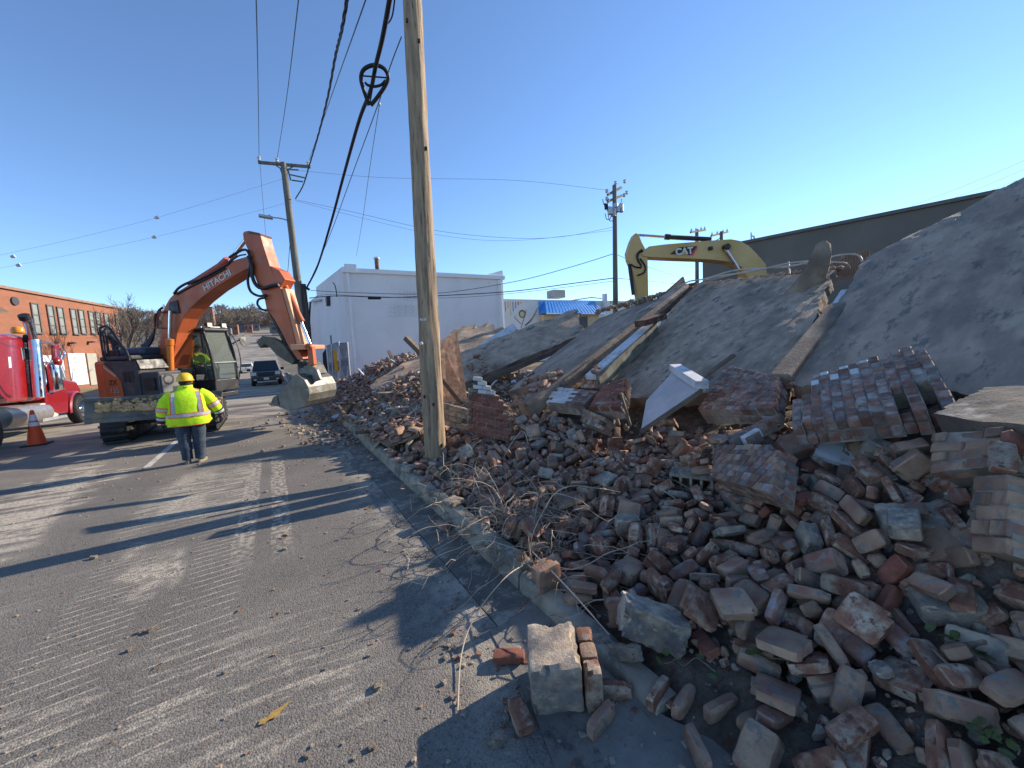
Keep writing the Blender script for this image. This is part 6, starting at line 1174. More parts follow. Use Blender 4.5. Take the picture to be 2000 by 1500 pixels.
# ---------------------------------------------------------------- left brick building
LBR = mat('orange_brick_wall', (.26, .105, .06), .85, var=.10, vscale=.8, c2=(.25, .10, .058), c2scale=.25, c2amt=.5, c3=(.30, .12, .065), c3scale=3, c3amt=.2, stretch=(1, 1, 3))
WPANE = mat('dusty_pane', (.22, .235, .215), .35, var=.15, vscale=1.5)
f0, f1 = V((-18.6, 45.2, 0)), V((-14.7, 61, 0))
fd = (f1-f0).normalized(); fn = V((fd.y, -fd.x, 0));
if fn.x < 0: fn = -fn
def onf(px, py, out=0.0): return at_plane(px, py, f0+fn*out, fn)
LB = thing('brick_building', (f0+f1)/2, 'two-storey orange brick building with tall narrow windows on the left', 'building')
tops = [onf(-160, 532), onf(0, 560), onf(243, 604)]
far_ = onf(243, 700); near_ = onf(-160, 700)
b = MB(); b.prism([V((near_.x, near_.y, 0)), V((far_.x, far_.y, 0)), V((far_.x, far_.y, tops[2].z)), V((tops[1].x, tops[1].y, tops[1].z)), V((near_.x, near_.y, tops[0].z))], -fn*16); b.build('wall', LBR, LB)
b = MB()
for i in range(2): b.bar(tops[i]+fn*.05, tops[i+1]+fn*.05, .3, .22)
b.build('parapet_cap', mat('brown_coping', (.26, .15, .10), .7), LB)
WWD = {60: 11, 91: 10, 111: 9.5, 137: 8, 153: 7.6, 173: 6.5, 187: 5.6, 203: 6, 225: 5}
for (xl, yt, xr, yb) in ((60, 592, 80, 651), (91, 596, 108, 652), (111, 600, 128, 652), (137, 603, 151, 653), (153, 605, 166, 652), (173, 608, 185, 652), (187, 610, 198, 652), (203, 612, 213, 651), (225, 615, 232, 650)):
    # windows lean with the view; build them upright from the mid points
    l = onf(xl, yt, .02); r_ = onf(xl+WWD[xl], yt+1, .02); zb_ = onf((xl+xr)/2, yb, .02).z; zt_ = l.z
    wmid = (l+r_)/2; ww = max(.7, (r_-l).length*.85)
    m_ = V((wmid.x, wmid.y, (zt_+zb_)/2)); Rm = M((fd, fn, V((0, 0, 1)))).transposed(); hh = zt_-zb_
    b = MB(); b.box(m_+Rm@V((-ww/2, .02, 0)), (.1, .12, hh), Rm); b.box(m_+Rm@V((ww/2, .02, 0)), (.1, .12, hh), Rm); b.box(m_+Rm@V((0, .02, hh/2)), (ww+.1, .12, .1), Rm); b.box(m_+Rm@V((0, .05, -hh/2)), (ww+.2, .22, .12), Rm)
    for k in (.12, -.2): b.box(m_+Rm@V((0, .02, hh*k)), (ww, .06, .06), Rm)
    wd_ = b.build('window', mat('dark_window_frame', (.10, .09, .08), .6), LB)
    b = MB(); b.box(m_+Rm@V((0, -.005, 0)), (ww-.05, .03, hh-.05), Rm); b.build('pane', WPANE, wd_)
for (xl, yt, xr, yb, mm, nm) in ((80, 694, 128, 742, TRIM, 'white_panel'), (131, 690, 171, 752, TRIM, 'white_panel'), (168, 690, 194, 752, mat('roller_door', (.33, .32, .27), .6, var=.1), 'roller_door'), (200, 686, 235, 748, DKB, 'doorway')):
    l, r_ = onf(xl, yt, .05), onf(xr-7, yt, .05); zb_ = max(0.0, onf((xl+xr)/2, yb, .05).z); Rm = M((fd, fn, V((0, 0, 1)))).transposed(); m_ = (l+r_)/2
    b = MB(); b.box(V((m_.x, m_.y, (m_.z+zb_)/2)), ((r_-l).length, .08, m_.z-zb_), Rm); b.build(nm, mm, LB)
for x, y in ((141, 670), (178, 668), (210, 667)):
    c = onf(x, y, .25); b = MB(); b.box(c, (.3, .5, .14), M((fd, fn, V((0, 0, 1)))).transposed()); b.build('wall_lamp', DKB, LB)
b = MB(); b.lathe(onf(27, 588, 0), fn, [(.35, 0), (.35, .12), (0, .12)], 12); b.build('vent_disc', DKB, LB)
b = MB(); c = onf(2, 604, .8); b.prism([onf(-40, 590, .02), onf(3, 600, .02), onf(18, 609, 1.2), onf(-40, 607, 1.2)], V((0, 0, -.15))); b.build('awning', mat('awning_shingle', (.17, .11, .075), .9, var=.2), LB)
# strip of dry verge in front of it
b = MB(); b.add([(-18, 38, .135), (-9.44, 38, .135), (-9.44, 62, .135), (-14.6, 62, .135)], [(0, 1, 2, 3)]); tag(b.build('verge', mat('dry_verge', (.27, .21, .12), .95, var=.25, vscale=2, bump=.03, bscale=10), org=V((0, 0, 0))), kind='structure')
# ---------------------------------------------------------------- chain fence with the yellow strip
YF = 21.5
FE = thing('chain_fence', at_y(662, 745, YF), 'leaning galvanised gate panels with a yellow notice strip, in front of the white building', 'fence')
def FP(px, py, dy=0): return at_y(px, py, YF+dy)
for pp in (((638, 676), (646, 762)), ((647, 672), (652, 762)), ((661, 667), (668, 757)), ((678, 668), (684, 742))):
    b = MB(); b.tube([FP(*pp[0]), FP(*pp[1])], .045, 8); b.build('post', GALV, FE, smooth=50)
for pp in (((638, 676), (661, 668)), ((640, 712), (667, 713)), ((661, 670), (678, 669)), ((664, 704), (682, 703))):
    b = MB(); b.tube([FP(*pp[0]), FP(*pp[1])], .03, 6); b.build('rail', GALV, FE, smooth=50)
b = MB()
for q in ([(638, 676), (661, 669), (667, 757), (645, 760)], [(661, 670), (678, 669), (684, 742), (667, 750)]):
    A, B, C, D = [FP(*p) for p in q]
    for i in range(15):
        f = i/14
        for (u0, v0, u1, v1) in ((f, 0, min(1, f+.6), .6 if f+.6 <= 1 else (1-f)), (f, 0, max(0, f-.6), .6 if f-.6 >= 0 else f), (f, .4, min(1, f+.6), .4+.6*(1 if f+.6 <= 1 else (1-f)/.6)), (f, .4, max(0, f-.6), .4+.6*(1 if f-.6 >= 0 else f/.6))):
            P0 = (A*(1-u0)+B*u0)*(1-v0)+(D*(1-u0)+C*u0)*v0; P1 = (A*(1-u1)+B*u1)*(1-v1)+(D*(1-u1)+C*u1)*v1
            if (P0-P1).length > .05: b.tube([P0, P1], .012, 3, caps=False)
o = b.build('chain_mesh', GALV, FE); o['kind'] = 'stuff'
b = MB(); b.prism([FP(651, 684, -.08), FP(657, 683, -.08), FP(661, 726, -.08), FP(654, 727, -.08)], V((0, .03, 0))); b.build('notice_strip', mat('yellow_notice', (.70, .32, .02), .6, var=.15), FE)
b = MB(); b.prism([FP(630, 690, .4), FP(640, 676, .4), FP(645, 760, .4), FP(634, 762, .4)], V((0, .04, 0))); b.build('dark_panel', DARKP, FE)
# ---------------------------------------------------------------- trees
BARK = mat('grey_bark', (.12, .098, .08), .95, var=.3)
TWIG = mat('winter_twigs', (.115, .09, .072), .95, var=.2)
def tree_mesh(h, seed, levels=5, spread=.55, trunk_r=None, n0=3, thin=.010):
    r = random.Random(seed); tb, cb = MB(), MB(); tr = trunk_r or h*.022
    def grow(p, d, l, rad, lev):
        k = 4 if lev < 2 else 3; pts = [p]; q = p
        for i in range(k):
            d = (d + V((r.gauss(0, .12), r.gauss(0, .12), r.gauss(.03, .08)))).normalized(); q = q + d*l/k; pts.append(q)
        (tb if lev < 2 else cb).tube(pts, [rad*(1-.35*i/k) for i in range(k+1)], 7 if lev < 1 else 5 if lev < 2 else 3, caps=lev < 2)
        if lev >= levels: return
        for c in range(n0 if lev else n0+2):
            a = r.uniform(0, 2*PI); sp = r.uniform(.35, 1)*spread*(1.1 if lev else .8)
            o = d.orthogonal().normalized(); o.rotate(Quaternion(d, a)); nd = (d*math.cos(sp)+o*math.sin(sp)).normalized()
            st = pts[r.randint(max(1, k-2 if lev else 2), k)]; grow(st, nd, l*r.uniform(.55, .82), max(thin, rad*r.uniform(.42, .58)), lev+1)
    grow(V((0, 0, -.1)), V((0, 0, 1)), h*.34, tr, 0); return tb, cb
TREES = []
for i in range(4):
    tb, cb = tree_mesh(9.0, 400+i, 5, .62, thin=.014); TREES.append((tb.mesh('trunk', BARK, smooth=50), cb.mesh('crown', TWIG)))
def tree(label, p, h, i, rz=0.0, group=None):
    t = thing('bare_tree', p, label, 'tree', group); t.scale = (h/9,)*3; t.rotation_euler = (0, 0, rz)
    for nm, me in zip(('trunk', 'crown'), TREES[i % 4]): o = bpy.data.objects.new(nm, me); col.objects.link(o); o.parent = t
    return t
tr_ = [(250, 48, 8.6, 'bare tree rising right behind the brick building'), (275, 54, 9.2, 'bare tree between the brick building and the orange arm'), (300, 60, 9.0, 'bare tree behind the engine hood of the orange excavator'), (330, 72, 9.0, 'bare tree showing through the hose bundle of the orange excavator'), (232, 70, 8.5, 'bare tree looking over the end of the brick building')]
for i, (px, Yt, h, lb) in enumerate(tr_):
    p = at_y(px, 700, Yt); tree(lb, (p.x, Yt, terrain_z(Yt)-.1), h, i, i*1.3)
rt = random.Random(21)
for i in range(22):
    px = rt.uniform(385, 600); Yt = rt.uniform(110, 260); p = at_y(px, 700, Yt)
    if abs(p.x+3.6) < 8: p.x += 14 if p.x > -3.6 else -14
    tree('bare street tree among the far houses along the road', (p.x, Yt, terrain_z(Yt)-.2), rt.uniform(8, 12), i, rt.uniform(0, 6), 'far street trees')
for i in range(12):
    px = rt.uniform(965, 1230); Yt = rt.uniform(56, 80); p = at_y(px, 640, Yt); tree('bare tree top showing over the shop roof', (p.x, Yt, -.5), rt.uniform(4.6, 6.6), i, rt.uniform(0, 6), 'trees behind the shop')
# the far wooded hill
rw_ = random.Random(5); hb = MB(); vs, fs = [], []
HX = [-330+12*i for i in range(56)]; HY = [330, 350, 380, 420, 470, 540]
def hz(x, y): return terrain_z(min(y, 420)) - 1 + (4+6*abs(fbm((x*.006, y*.004, 3), 1.5)))*min(1, (y-330)/60)
for y in HY:
    for x in HX: vs.append((x, y, hz(x, y)))
hb.add(vs, [(j*56+i, j*56+i+1, (j+1)*56+i+1, (j+1)*56+i) for j in range(5) for i in range(55)])
tag(hb.build('hill', mat('wooded_hill_floor', (.085, .072, .058), .95, var=.3, vscale=.1), org=V((0, 0, 0))), kind='structure')
items = []
TF = [tree_mesh(9.0, 450+i, 4, .7, n0=3, thin=.06)[1].mesh('crown', TWIG) for i in range(3)]
for i in range(520):
    x = rw_.uniform(-190, 60); y = rw_.choice([300, 318, 335, 352, 372, 395]) + rw_.uniform(-8, 8); s = rw_.uniform(1.2, 2.0)
    items.append((rw_.choice(TF), (x, y, hz(x, max(y, 330))-.5), rw_.uniform(0, 6), s))
b = MB(); cache = {}
vs, fs = [], []; V_all = []; F_all = []; off = 0
for me, loc, rz, s in items:
    if me.name not in cache: cache[me.name] = (np.array([v.co[:] for v in me.vertices]), [tuple(p.vertices) for p in me.polygons])
    co, fc = cache[me.name]; c_, s_ = math.cos(rz), math.sin(rz); R = np.array(((c_, -s_, 0), (s_, c_, 0), (0, 0, 1)))
    V_all.append((co*s) @ R.T + np.array(loc)); F_all.append(np.array([f for f in fc if len(f) == 4])+off); off += len(co)
me = bpy.data.meshes.new('woodland'); v = np.concatenate(V_all); f = np.concatenate(F_all)
me.vertices.add(len(v)); me.vertices.foreach_set('co', v.ravel()); me.loops.add(f.size); me.loops.foreach_set('vertex_index', f.ravel()); me.polygons.add(len(f)); me.polygons.foreach_set('loop_start', np.arange(0, f.size, 4)); me.polygons.foreach_set('loop_total', np.full(len(f), 4)); me.update(calc_edges=True)
me.materials.append(mat('hazed_far_twigs', (.17, .14, .115), .95, var=.25, vscale=.2)); o = bpy.data.objects.new('woodland', me); col.objects.link(o); tag(o, kind='stuff')  # twig colour lightened to stand for haze in the distant air
# far houses and the brick block on the skyline
def house(label, px, py, Yh, wd, dp, hh, m, roofm=None, nwin=3, grp=None):
    p = at_y(px, py, Yh); z0 = terrain_z(Yh); t = thing('far_house', (p.x, Yh, z0), label, 'house', grp); b = MB(); b.box((p.x, Yh+dp/2, z0+hh/2-.5), (wd, dp, hh+1)); b.build('wall', m, t)
    b = MB()
    if roofm: b.prism([V((p.x-wd/2-.3, Yh-.3, z0+hh)), V((p.x+wd/2+.3, Yh-.3, z0+hh)), V((p.x, Yh-.3, z0+hh+wd*.3))], V((0, dp+.6, 0)))
    else: b.box((p.x, Yh+dp/2, z0+hh+.1), (wd+.3, dp+.3, .3))
    b.build('roof', roofm or DKB, t)
    for i in range(nwin):
        b = MB(); b.box((p.x-wd/2+wd*(i+.5)/nwin, Yh-.03, z0+hh*.6), (wd/nwin*.4, .1, hh*.3)); b.build('window', DKB, t)
FB_ = mat('far_brick', (.30, .15, .10), .9, var=.1); FG_ = mat('far_grey_siding', (.16, .16, .165), .9, var=.1); FW_ = mat('far_white_siding', (.55, .54, .52), .9, var=.05); FR_ = mat('far_roof', (.10, .095, .095), .9)
house('distant square red brick block above the excavator cab', 400, 640, 255, 8, 8, 13, FB_, None, 3)
for i, (px, Yh, wd, hh, m, rf) in enumerate(((448, 175, 5, 5, FB_, None), (458, 168, 4, 6, FB_, None), (472, 190, 9, 4.5, FG_, FR_), (487, 182, 4, 5.5, FB_, None), (497, 205, 7, 5, FG_, FR_), (434, 160, 8, 4.5, FG_, FR_), (546, 170, 9, 5, FG_, FR_), (566, 150, 9, 5.5, FB_, FR_))):
    house('small distant house beside the far road', px, 660, Yh*1.35, wd*.85, 8, hh*.8, m, rf, 2, 'far houses along the road')
# ================================================================== MACHINES, VEHICLES, PEOPLE
ORG_ = mat('orange_enamel', (.45, .10, .03), .45, var=.12, vscale=1.2, c2=(.34, .085, .033), c2scale=.9, c2amt=.4, c3=(.22, .10, .06), c3scale=4, c3amt=.12, spec=.4)
BLK = mat('black_paint', (.022, .022, .024), .5, var=.3, vscale=3, c3=(.07, .06, .05), c3scale=4, c3amt=.25)
DGREY = mat('dusty_dark_panel', (.05, .05, .052), .6, var=.25, vscale=2, c2=(.10, .09, .08), c2scale=1.5, c2amt=.35)
STEEL = mat('worn_bucket_steel', (.20, .195, .175), .5, .55, var=.25, vscale=2.5, c2=(.17, .155, .13), c2scale=1.5, c3=(.28, .26, .22), c3scale=4, c3amt=.3)
BLADE = mat('dusty_blade_steel', (.17, .165, .15), .75, .2, var=.2, vscale=2, c2=(.11, .11, .105), c2scale=1.4, c3=(.28, .22, .13), c3scale=3, c3amt=.4)
MUD = mat('dried_mud', (.52, .35, .18), .95, var=.3, vscale=6, bump=.02, bscale=20)
CHROME = mat('chrome', (.70, .70, .70), .16, 1.0, var=.04)
GLASS = mat('tinted_glass', (.08, .115, .10), .3, var=.0, spec=.02, alpha=.38)
HOSE = mat('hydraulic_hose', (.015, .016, .02), .45, var=.2)
LAMPM = mat('work_lamp_lens', (.75, .72, .55), .2, var=.05)
WHT = mat('white_decal', (.62, .60, .57), .6, var=.08)
AMB = mat('amber_lens', (.75, .28, .02), .25, var=.05)
EC = V((-2.75, 16.0, 0)); ang = math.radians(-42); Ed = V((math.cos(ang), math.sin(ang), 0)); El = V((-Ed.y, Ed.x, 0))
def EP(px, py, off=.25): return at_plane(px, py, EC - El*off, El)
def EH(f, s, z): return EC + Ed*f + El*s + V((0, 0, z))
ERot = M((Ed, El, V((0, 0, 1)))).transposed()
EX = thing('excavator', EC, 'orange excavator with its arm bent over and bucket near the kerb', 'excavator')
def eprism(name, pts, off, th, m, parent=EX, bevel=.012):
    b = MB(); b.prism([EP(x, y, off) for x, y in pts], El*th); return b.build(name, m, parent, org=V(EX['_org']), bevel=bevel)
def ebuild(b, name, m, parent=EX, smooth=None, bevel=0): return b.build(name, m, parent, org=V(EX['_org']), smooth=smooth, bevel=bevel)
boom = eprism('boom', [(306, 742), (310, 690), (315, 640), (318, 612), (324, 595), (331, 583), (340, 574), (370, 555), (416, 533), (448, 512), (464, 506), (482, 501), (492, 508), (490, 521), (461, 536), (416, 564), (388, 586), (372, 602), (357, 622), (346, 650), (338, 700), (334, 742)], .25, .5, ORG_)
eprism('boom_bracket', [(330, 590), (345, 586), (350, 612), (328, 612)], .29, .58, BLK)
stick = eprism('stick', [(474, 456), (477, 452), (486, 450.5), (507, 455), (514, 480), (527, 520), (548, 563), (566, 625), (579, 678), (592, 701), (582, 703), (564, 678), (553, 655), (538, 628), (520, 601), (516, 582), (503, 555), (495, 534), (488, 510), (484, 488), (476, 470)], .2, .4, ORG_)
eprism('stick_gusset', [(527, 519), (545, 528), (556, 545), (546, 562)], .21, .42, ORG_)
eprism('lit_front_strip', [(549, 563), (557, 563), (590, 678), (580, 680)], .17, .34, mat('sunlit_orange', (.60, .30, .16), .55, var=.1))  # front face of the stick, sunlight painted in as a paler orange
eprism('stick_cap', [(484, 452), (507, 455.5), (509, 459), (486, 456)], .215, .43, DGREY)
b = MB(); b.tube([EP(447, 512, .0), EP(484, 463, .0)], .055, 10); ebuild(b, 'cylinder_rod', CHROME, smooth=40)
b = MB(); b.tube([EP(372, 556, .0), EP(384, 550, .0), EP(430, 521, .0), EP(446, 508, .0)], [.10, .105, .105, .12], 12); ebuild(b, 'boom_cylinder_barrel', mat('red_brown_barrel', (.36, .07, .035), .45, var=.1), smooth=40)
for off, xs in ((.36, ((333, 607), (331.5, 662), (334, 740))), (-.30, ((375, 628), (371, 664), (366, 735)))):
    b = MB(); b.tube([EP(*xs[0], off), EP(*xs[1], off)], .048, 10); ebuild(b, 'cylinder_rod', CHROME, smooth=40)
    b = MB(); b.tube([EP(*xs[1], off), EP(xs[1][0], xs[1][1]+12, off), EP(xs[1][0]+.3, xs[1][1]+13, off), EP(*xs[2], off)], [.105, .105, .085, .085], 12); ebuild(b, 'cylinder_barrel', mat('bright_orange', (.62, .17, .025), .4, var=.08), smooth=40)
b = MB(); b.tube([EP(549, 545, .0), EP(553, 552, 0), EP(584, 618, .0), EP(589, 629, .0)], [.07, .085, .085, .10], 12); ebuild(b, 'bucket_cylinder_barrel', ORG_, smooth=40)
b = MB(); b.tube([EP(587, 626, 0), EP(605, 672, 0)], .05, 10); ebuild(b, 'cylinder_rod', CHROME, smooth=40)
b = MB(); b.tube([EP(602, 677, .32), EP(602, 677, -.34)], .09, 12); b.tube([EP(602, 677, .32)+El*.0, EP(608, 676, .30)], .05, 8); ebuild(b, 'pin_boss', ORG_, smooth=40)
eprism('bucket_link', [(600, 676), (609, 676), (613, 712), (602, 716)], .30, .14, ORG_)
eprism('bucket_link', [(600, 676), (609, 676), (613, 712), (602, 716)], -.14, .14, ORG_)
eprism('side_link', [(566, 672), (604, 674), (604, 682), (568, 684)], .33, .66, mat('sunlit_orange', (.60, .30, .16), .55))  # shares the paler orange of the stick's painted lit strip
# bucket
arc = [(533, 787), (546, 796), (562, 800), (578, 800), (592, 795), (601, 784), (604, 770), (602, 756), (594, 742), (578, 730)]
cx_, cy_ = 570, 770
inn = [(x+(cx_-x)*.10, y+(cy_-y)*.10) for x, y in arc]
bk = eprism('bucket', arc + inn[::-1], .6, 1.2, STEEL)
for off in (.63, -.57): eprism('bucket_side', [(533, 787), (536, 780)] + [(578, 730)] + [(x, y) for x, y in arc[::-1][1:-1]], off, .06, STEEL, bk)
eprism('side_cutter', [(529, 786), (533, 776), (540, 772), (545, 792), (536, 791)], .66, .10, BLADE, bk)
for i in range(5):
    o_ = .55-i*.27; b = MB(); b.prism([EP(x, y, o_) for x, y in ((524, 789), (536, 783), (540, 793), (530, 793))], El*.12); ebuild(b, 'tooth', STEEL, bk)
for off in (.30, -.14): eprism('bucket_ear', [(580, 732), (590, 715), (604, 712), (618, 722), (626, 742), (606, 748), (592, 744)], off, .10, STEEL)
b = MB(); b.tube([EP(606, 740, .34), EP(606, 740, -.34)], .11, 14); b.tube([EP(588, 712, .34), EP(588, 712, -.34)], .09, 12); ebuild(b, 'pin', BLK, smooth=40)
eprism('quick_coupler', [(580, 716), (597, 704), (612, 714), (620, 730), (598, 738), (582, 730)], .22, .44, BLADE)
# thumb folded along the stick
eprism('thumb', [(500, 668), (512, 656), (532, 659), (552, 672), (566, 690), (575, 704), (571, 712), (556, 704), (540, 694), (524, 676), (516, 672), (508, 680)], .16, .32, mat('muddy_thumb', (.13, .115, .09), .8, var=.3))
eprism('thumb_cylinder', [(519, 600), (524, 604), (560, 672), (556, 678)], .06, .12, BLK)
# hoses
for pts, r in (([(486, 503), (492, 520), (493, 540), (500, 556), (512, 563), (532, 558), (545, 556)], .05), ([(484, 500), (489, 515), (484, 545), (489, 568), (505, 578), (520, 576)], .035), ([(517, 582), (505, 585), (503, 595), (511, 604), (521, 606)], .03),
               ([(448, 503), (462, 494), (474, 488), (483, 490), (489, 503)], .035), ([(452, 510), (466, 500), (480, 497)], .02), ([(340, 574), (350, 562), (368, 552), (385, 548)], .035), ([(372, 554), (400, 541), (440, 519), (452, 508), (464, 500)], .028), ([(345, 575), (372, 560), (410, 541), (440, 524)], .022)):
    b = MB(); b.tube(smooth_path([EP(x, y, .27) for x, y in pts]), r, 7); ebuild(b, 'hose', HOSE, smooth=60)
for k in range(4):
    b = MB(); b.tube(smooth_path([EP(x, y, .1-.12*k) for x, y in ((318-k*3, 600+k*8), (307-k, 612+k*4), (303, 640), (296-k*3, 668), (276, 690-k*5))]), .03, 6); ebuild(b, 'hose', HOSE, smooth=60)
for pts in ([(302, 640), (302, 618), (306, 612), (314, 607)], [(308, 640), (308, 620), (313, 615)], [(302, 640), (330, 641)], [(309, 612), (325, 608)]):
    b = MB(); b.tube(smooth_path([EP(x, y, .3) for x, y in pts], 3), .025, 6); ebuild(b, 'pipe_guard', mat('dark_red_rail', (.16, .04, .025), .5), smooth=60)
# maker's name along the boom
a_, c_ = EP(397, 565, .262), EP(451, 531, .262); dd = (c_-a_); upv = El.cross(dd.normalized()); upv = upv if upv.z > 0 else -upv
Mt = M((dd.normalized(), upv, dd.normalized().cross(upv))).transposed()
tx = text('HITACHI', 'boom_lettering', WHT, .245, Mt, (a_+c_)/2, EX, .003, .004, sx=dd.length/.98)
# house
ctr = []
def house_prism(name, plan, z0, z1, m, bevel=.05, parent=EX):
    b = MB(); b.prism([EH(f, s, z0) for f, s in plan], V((0, 0, z1-z0))); return ebuild(b, name, m, parent, bevel=bevel)
cwp = [(-.62, -1.22), (-1.05, -1.15), (-1.38, -.8), (-1.5, -.3), (-1.5, .3), (-1.38, .8), (-1.05, 1.15), (-.62, 1.22)]
house_prism('counterweight', cwp, 1.05, 2.22, ORG_, .07)
house_prism('engine_deck', [(-1.35, -.7), (-1.0, -1.05), (.25, -1.15), (.25, .2), (-1.0, .8), (-1.35, .6)], 2.22, 2.34, DGREY, .04)
house_prism('side_body', [(-.62, -1.22), (.55, -1.22), (.55, -.38), (-.62, -.38)], 1.05, 2.2, DGREY, .05)
house_prism('tool_box', [(.56, -1.2), (1.12, -1.15), (1.12, -.5), (.56, -.5)], 1.1, 1.85, DGREY, .04)
house_prism('main_frame', [(-.6, -1.1), (1.2, -1.1), (1.35, 1.1), (-.6, 1.15)], .92, 1.06, BLK, .02)
house_prism('boom_foot', [(-.45, -.34), (.65, -.34), (.65, .34), (-.45, .34)], 1.06, 1.9, BLK, .03)
b = MB(); b.box(EH(1.13, -.85, 1.5), (.05, .5, .5), ERot); ebuild(b, 'step_frame', mat('pale_step', (.16, .155, .145), .7), bevel=.02)
b = MB(); b.box(EH(.85, -1.19, 1.52), (.36, .04, .34), ERot); b.box(EH(1.14, -.7, 1.35), (.04, .25, .12), ERot); ebuild(b, 'vent_box', BLK)
# ladder of decals on the counterweight
Mc = M((Ed, V((0, 0, 1)), -El)).transposed()
b = MB(); b.prism([EH(f, -1.225, z) for f, z in ((-.61, 1.07), (-.02, 1.07), (-.06, 1.62), (-.20, 1.84), (-.61, 2.16))], -El*.025); ebuild(b, 'side_panel', ORG_, bevel=.012)
b = MB(); b.prism([EH(f, -1.252, z) for f, z in ((-.58, 2.10), (-.20, 1.81), (-.20, 1.74), (-.58, 2.02))], -El*.008); ebuild(b, 'decal_stripe', mat('pale_stripe', (.52, .30, .22), .6))
text('ZX', 'model_decal', mat('dark_decal', (.05, .03, .03), .6), .20, Mc, EH(-.33, -1.256, 1.60), EX, .002, .003)
text('135', 'model_number', mat('grey_decal', (.34, .25, .22), .6), .23, Mc, EH(-.31, -1.256, 1.38), EX, .002, .004)
b = MB(); b.bar(EH(-.6, -1.245, 1.13), EH(.5, -1.245, 1.13), .02, .05); ebuild(b, 'fascia', DGREY)
for f in (.06, .2, .34):
    b = MB(); b.box(EH(f, -1.225, 1.75), (.09, .03, .3), ERot); ebuild(b, 'vent_louver', BLK, bevel=.01)
b = MB(); b.prism([EH(.0, -1.22, 2.2), EH(.55, -1.22, 2.2), EH(.62, -1.2, 1.95), EH(.62, -.4, 1.95), EH(.55, -.4, 2.2), EH(.0, -.4, 2.2)][:3], El*.8); ebuild(b, 'hood_slope', BLK)
b = MB(); b.lathe(EH(1.125, -.92, 1.62), Ed, [(.16, 0), (.16, .03), (.1, .03), (.1, .0)], 14); ebuild(b, 'lamp_ring', DGREY, smooth=40)
b = MB(); b.box(EH(1.14, -.62, 1.62), (.03, .2, .12), ERot); ebuild(b, 'pale_plate', WHT)
b = MB(); b.tube(smooth_path([EH(-1.05, -.55, 2.3), EH(-1.05, -.55, 2.75), EH(-1.12, -.62, 2.95), EH(-1.25, -.75, 3.1)]), [.11]*18 + [.13], 10); ebuild(b, 'exhaust_stack', BLK, smooth=50)
b = MB(); b.box(EH(-1.0, -.5, 2.42), (.5, .6, .22), ERot); ebuild(b, 'stack_base', BLK, bevel=.03)
for pts in ([(-.75, -1.1, 2.2), (-.75, -1.1, 3.05), (-.62, -1.1, 3.18), (-.40, -1.1, 3.12), (.15, -1.15, 2.35), (.3, -1.18, 2.0)], [(-.95, -.9, 2.3), (-.95, -.9, 3.0), (-.86, -.9, 3.1), (-.78, -.95, 3.05), (-.78, -.95, 2.3)], [(-.2, -1.12, 2.35), (-.2, -1.12, 2.6), (.05, -1.12, 2.55), (.22, -1.15, 2.25)]):
    b = MB(); b.tube(smooth_path([EH(*p) for p in pts], 4), .028, 7); ebuild(b, 'handrail', BLK, smooth=60)
b = MB(); b.box(EH(-.3, -.45, 2.45), (.9, .6, .24), ERot); ebuild(b, 'hood_cover', mat('blue_grey_hood', (.045, .06, .09), .35), bevel=.08)
# cab
CABF = [(.02, .30), (1.28, .36), (1.33, 1.18), (.02, 1.22)]
cab = thing('cab', EC, None, None); del cab['_org']; cab['_org'] = tuple(EX['_org']); cab.parent = EX; cab.location = (0, 0, 0)
def cbuild(b, name, m, smooth=None, bevel=0): return b.build(name, m, cab, org=V(EX['_org']), smooth=smooth, bevel=bevel)
b = MB(); b.prism([EH(f, s, 1.1) for f, s in CABF], V((0, 0, .38))); cbuild(b, 'cab_base', BLK, bevel=.03)
b = MB(); b.prism([EH(f*1.0+.0, s, 2.98) for f, s in [(.0, .28), (1.12, .34), (1.16, 1.2), (.0, 1.24)]], V((0, 0, .12))); cbuild(b, 'cab_roof', BLK, bevel=.05)
for (f0, s0), (f1, s1) in (((.05, .32), (.05, .32)), ((1.28, .38), (1.05, .38)), ((1.32, 1.15), (1.08, 1.15)), ((.05, 1.2), (.05, 1.2))):
    b = MB(); b.tube(smooth_path([EH(f0, s0, 1.45), EH(f0+(f1-f0)*.25, s0, 2.3), EH(f1, s1, 3.0)]), .045, 8); cbuild(b, 'cab_post', BLK, smooth=50)
b = MB(); b.bar(EH(.55, .33, 1.45), EH(.55, .33, 3.0), .07, .06); cbuild(b, 'door_post', BLK)
fr = [EH(1.285, .42, 2.02), EH(1.325, 1.12, 2.02), EH(1.09, 1.12, 2.96), EH(1.06, .42, 2.96)]
b = MB(); b.prism(fr, -Ed*.012); cbuild(b, 'windscreen', GLASS)
fr2 = [EH(1.285, .42, 1.5), EH(1.335, 1.12, 1.5), EH(1.325, 1.12, 2.0), EH(1.285, .42, 2.0)]
b = MB(); b.prism(fr2, -Ed*.012); cbuild(b, 'lower_window', GLASS)
b = MB(); b.bar(EH(1.29, .4, 2.01), EH(1.33, 1.14, 2.01), .03, .035); cbuild(b, 'window_bar', mat('grey_seal', (.30, .31, .30), .5))
b = MB(); b.prism([EH(.62, .335, 1.5), EH(1.24, .375, 1.5), EH(1.03, .37, 2.92), EH(.62, .335, 2.92)], El*.012); cbuild(b, 'side_glass', GLASS)
b = MB(); b.prism([EH(.1, 1.21, 1.95), EH(1.2, 1.17, 1.95), EH(1.05, 1.17, 2.92), EH(.1, 1.21, 2.92)], El*.012); cbuild(b, 'far_glass', GLASS)
b = MB(); b.prism([EH(.03, .4, 2.0), EH(.03, 1.1, 2.0), EH(.03, 1.1, 2.92), EH(.03, .4, 2.92)], Ed*.012); cbuild(b, 'rear_glass', GLASS)
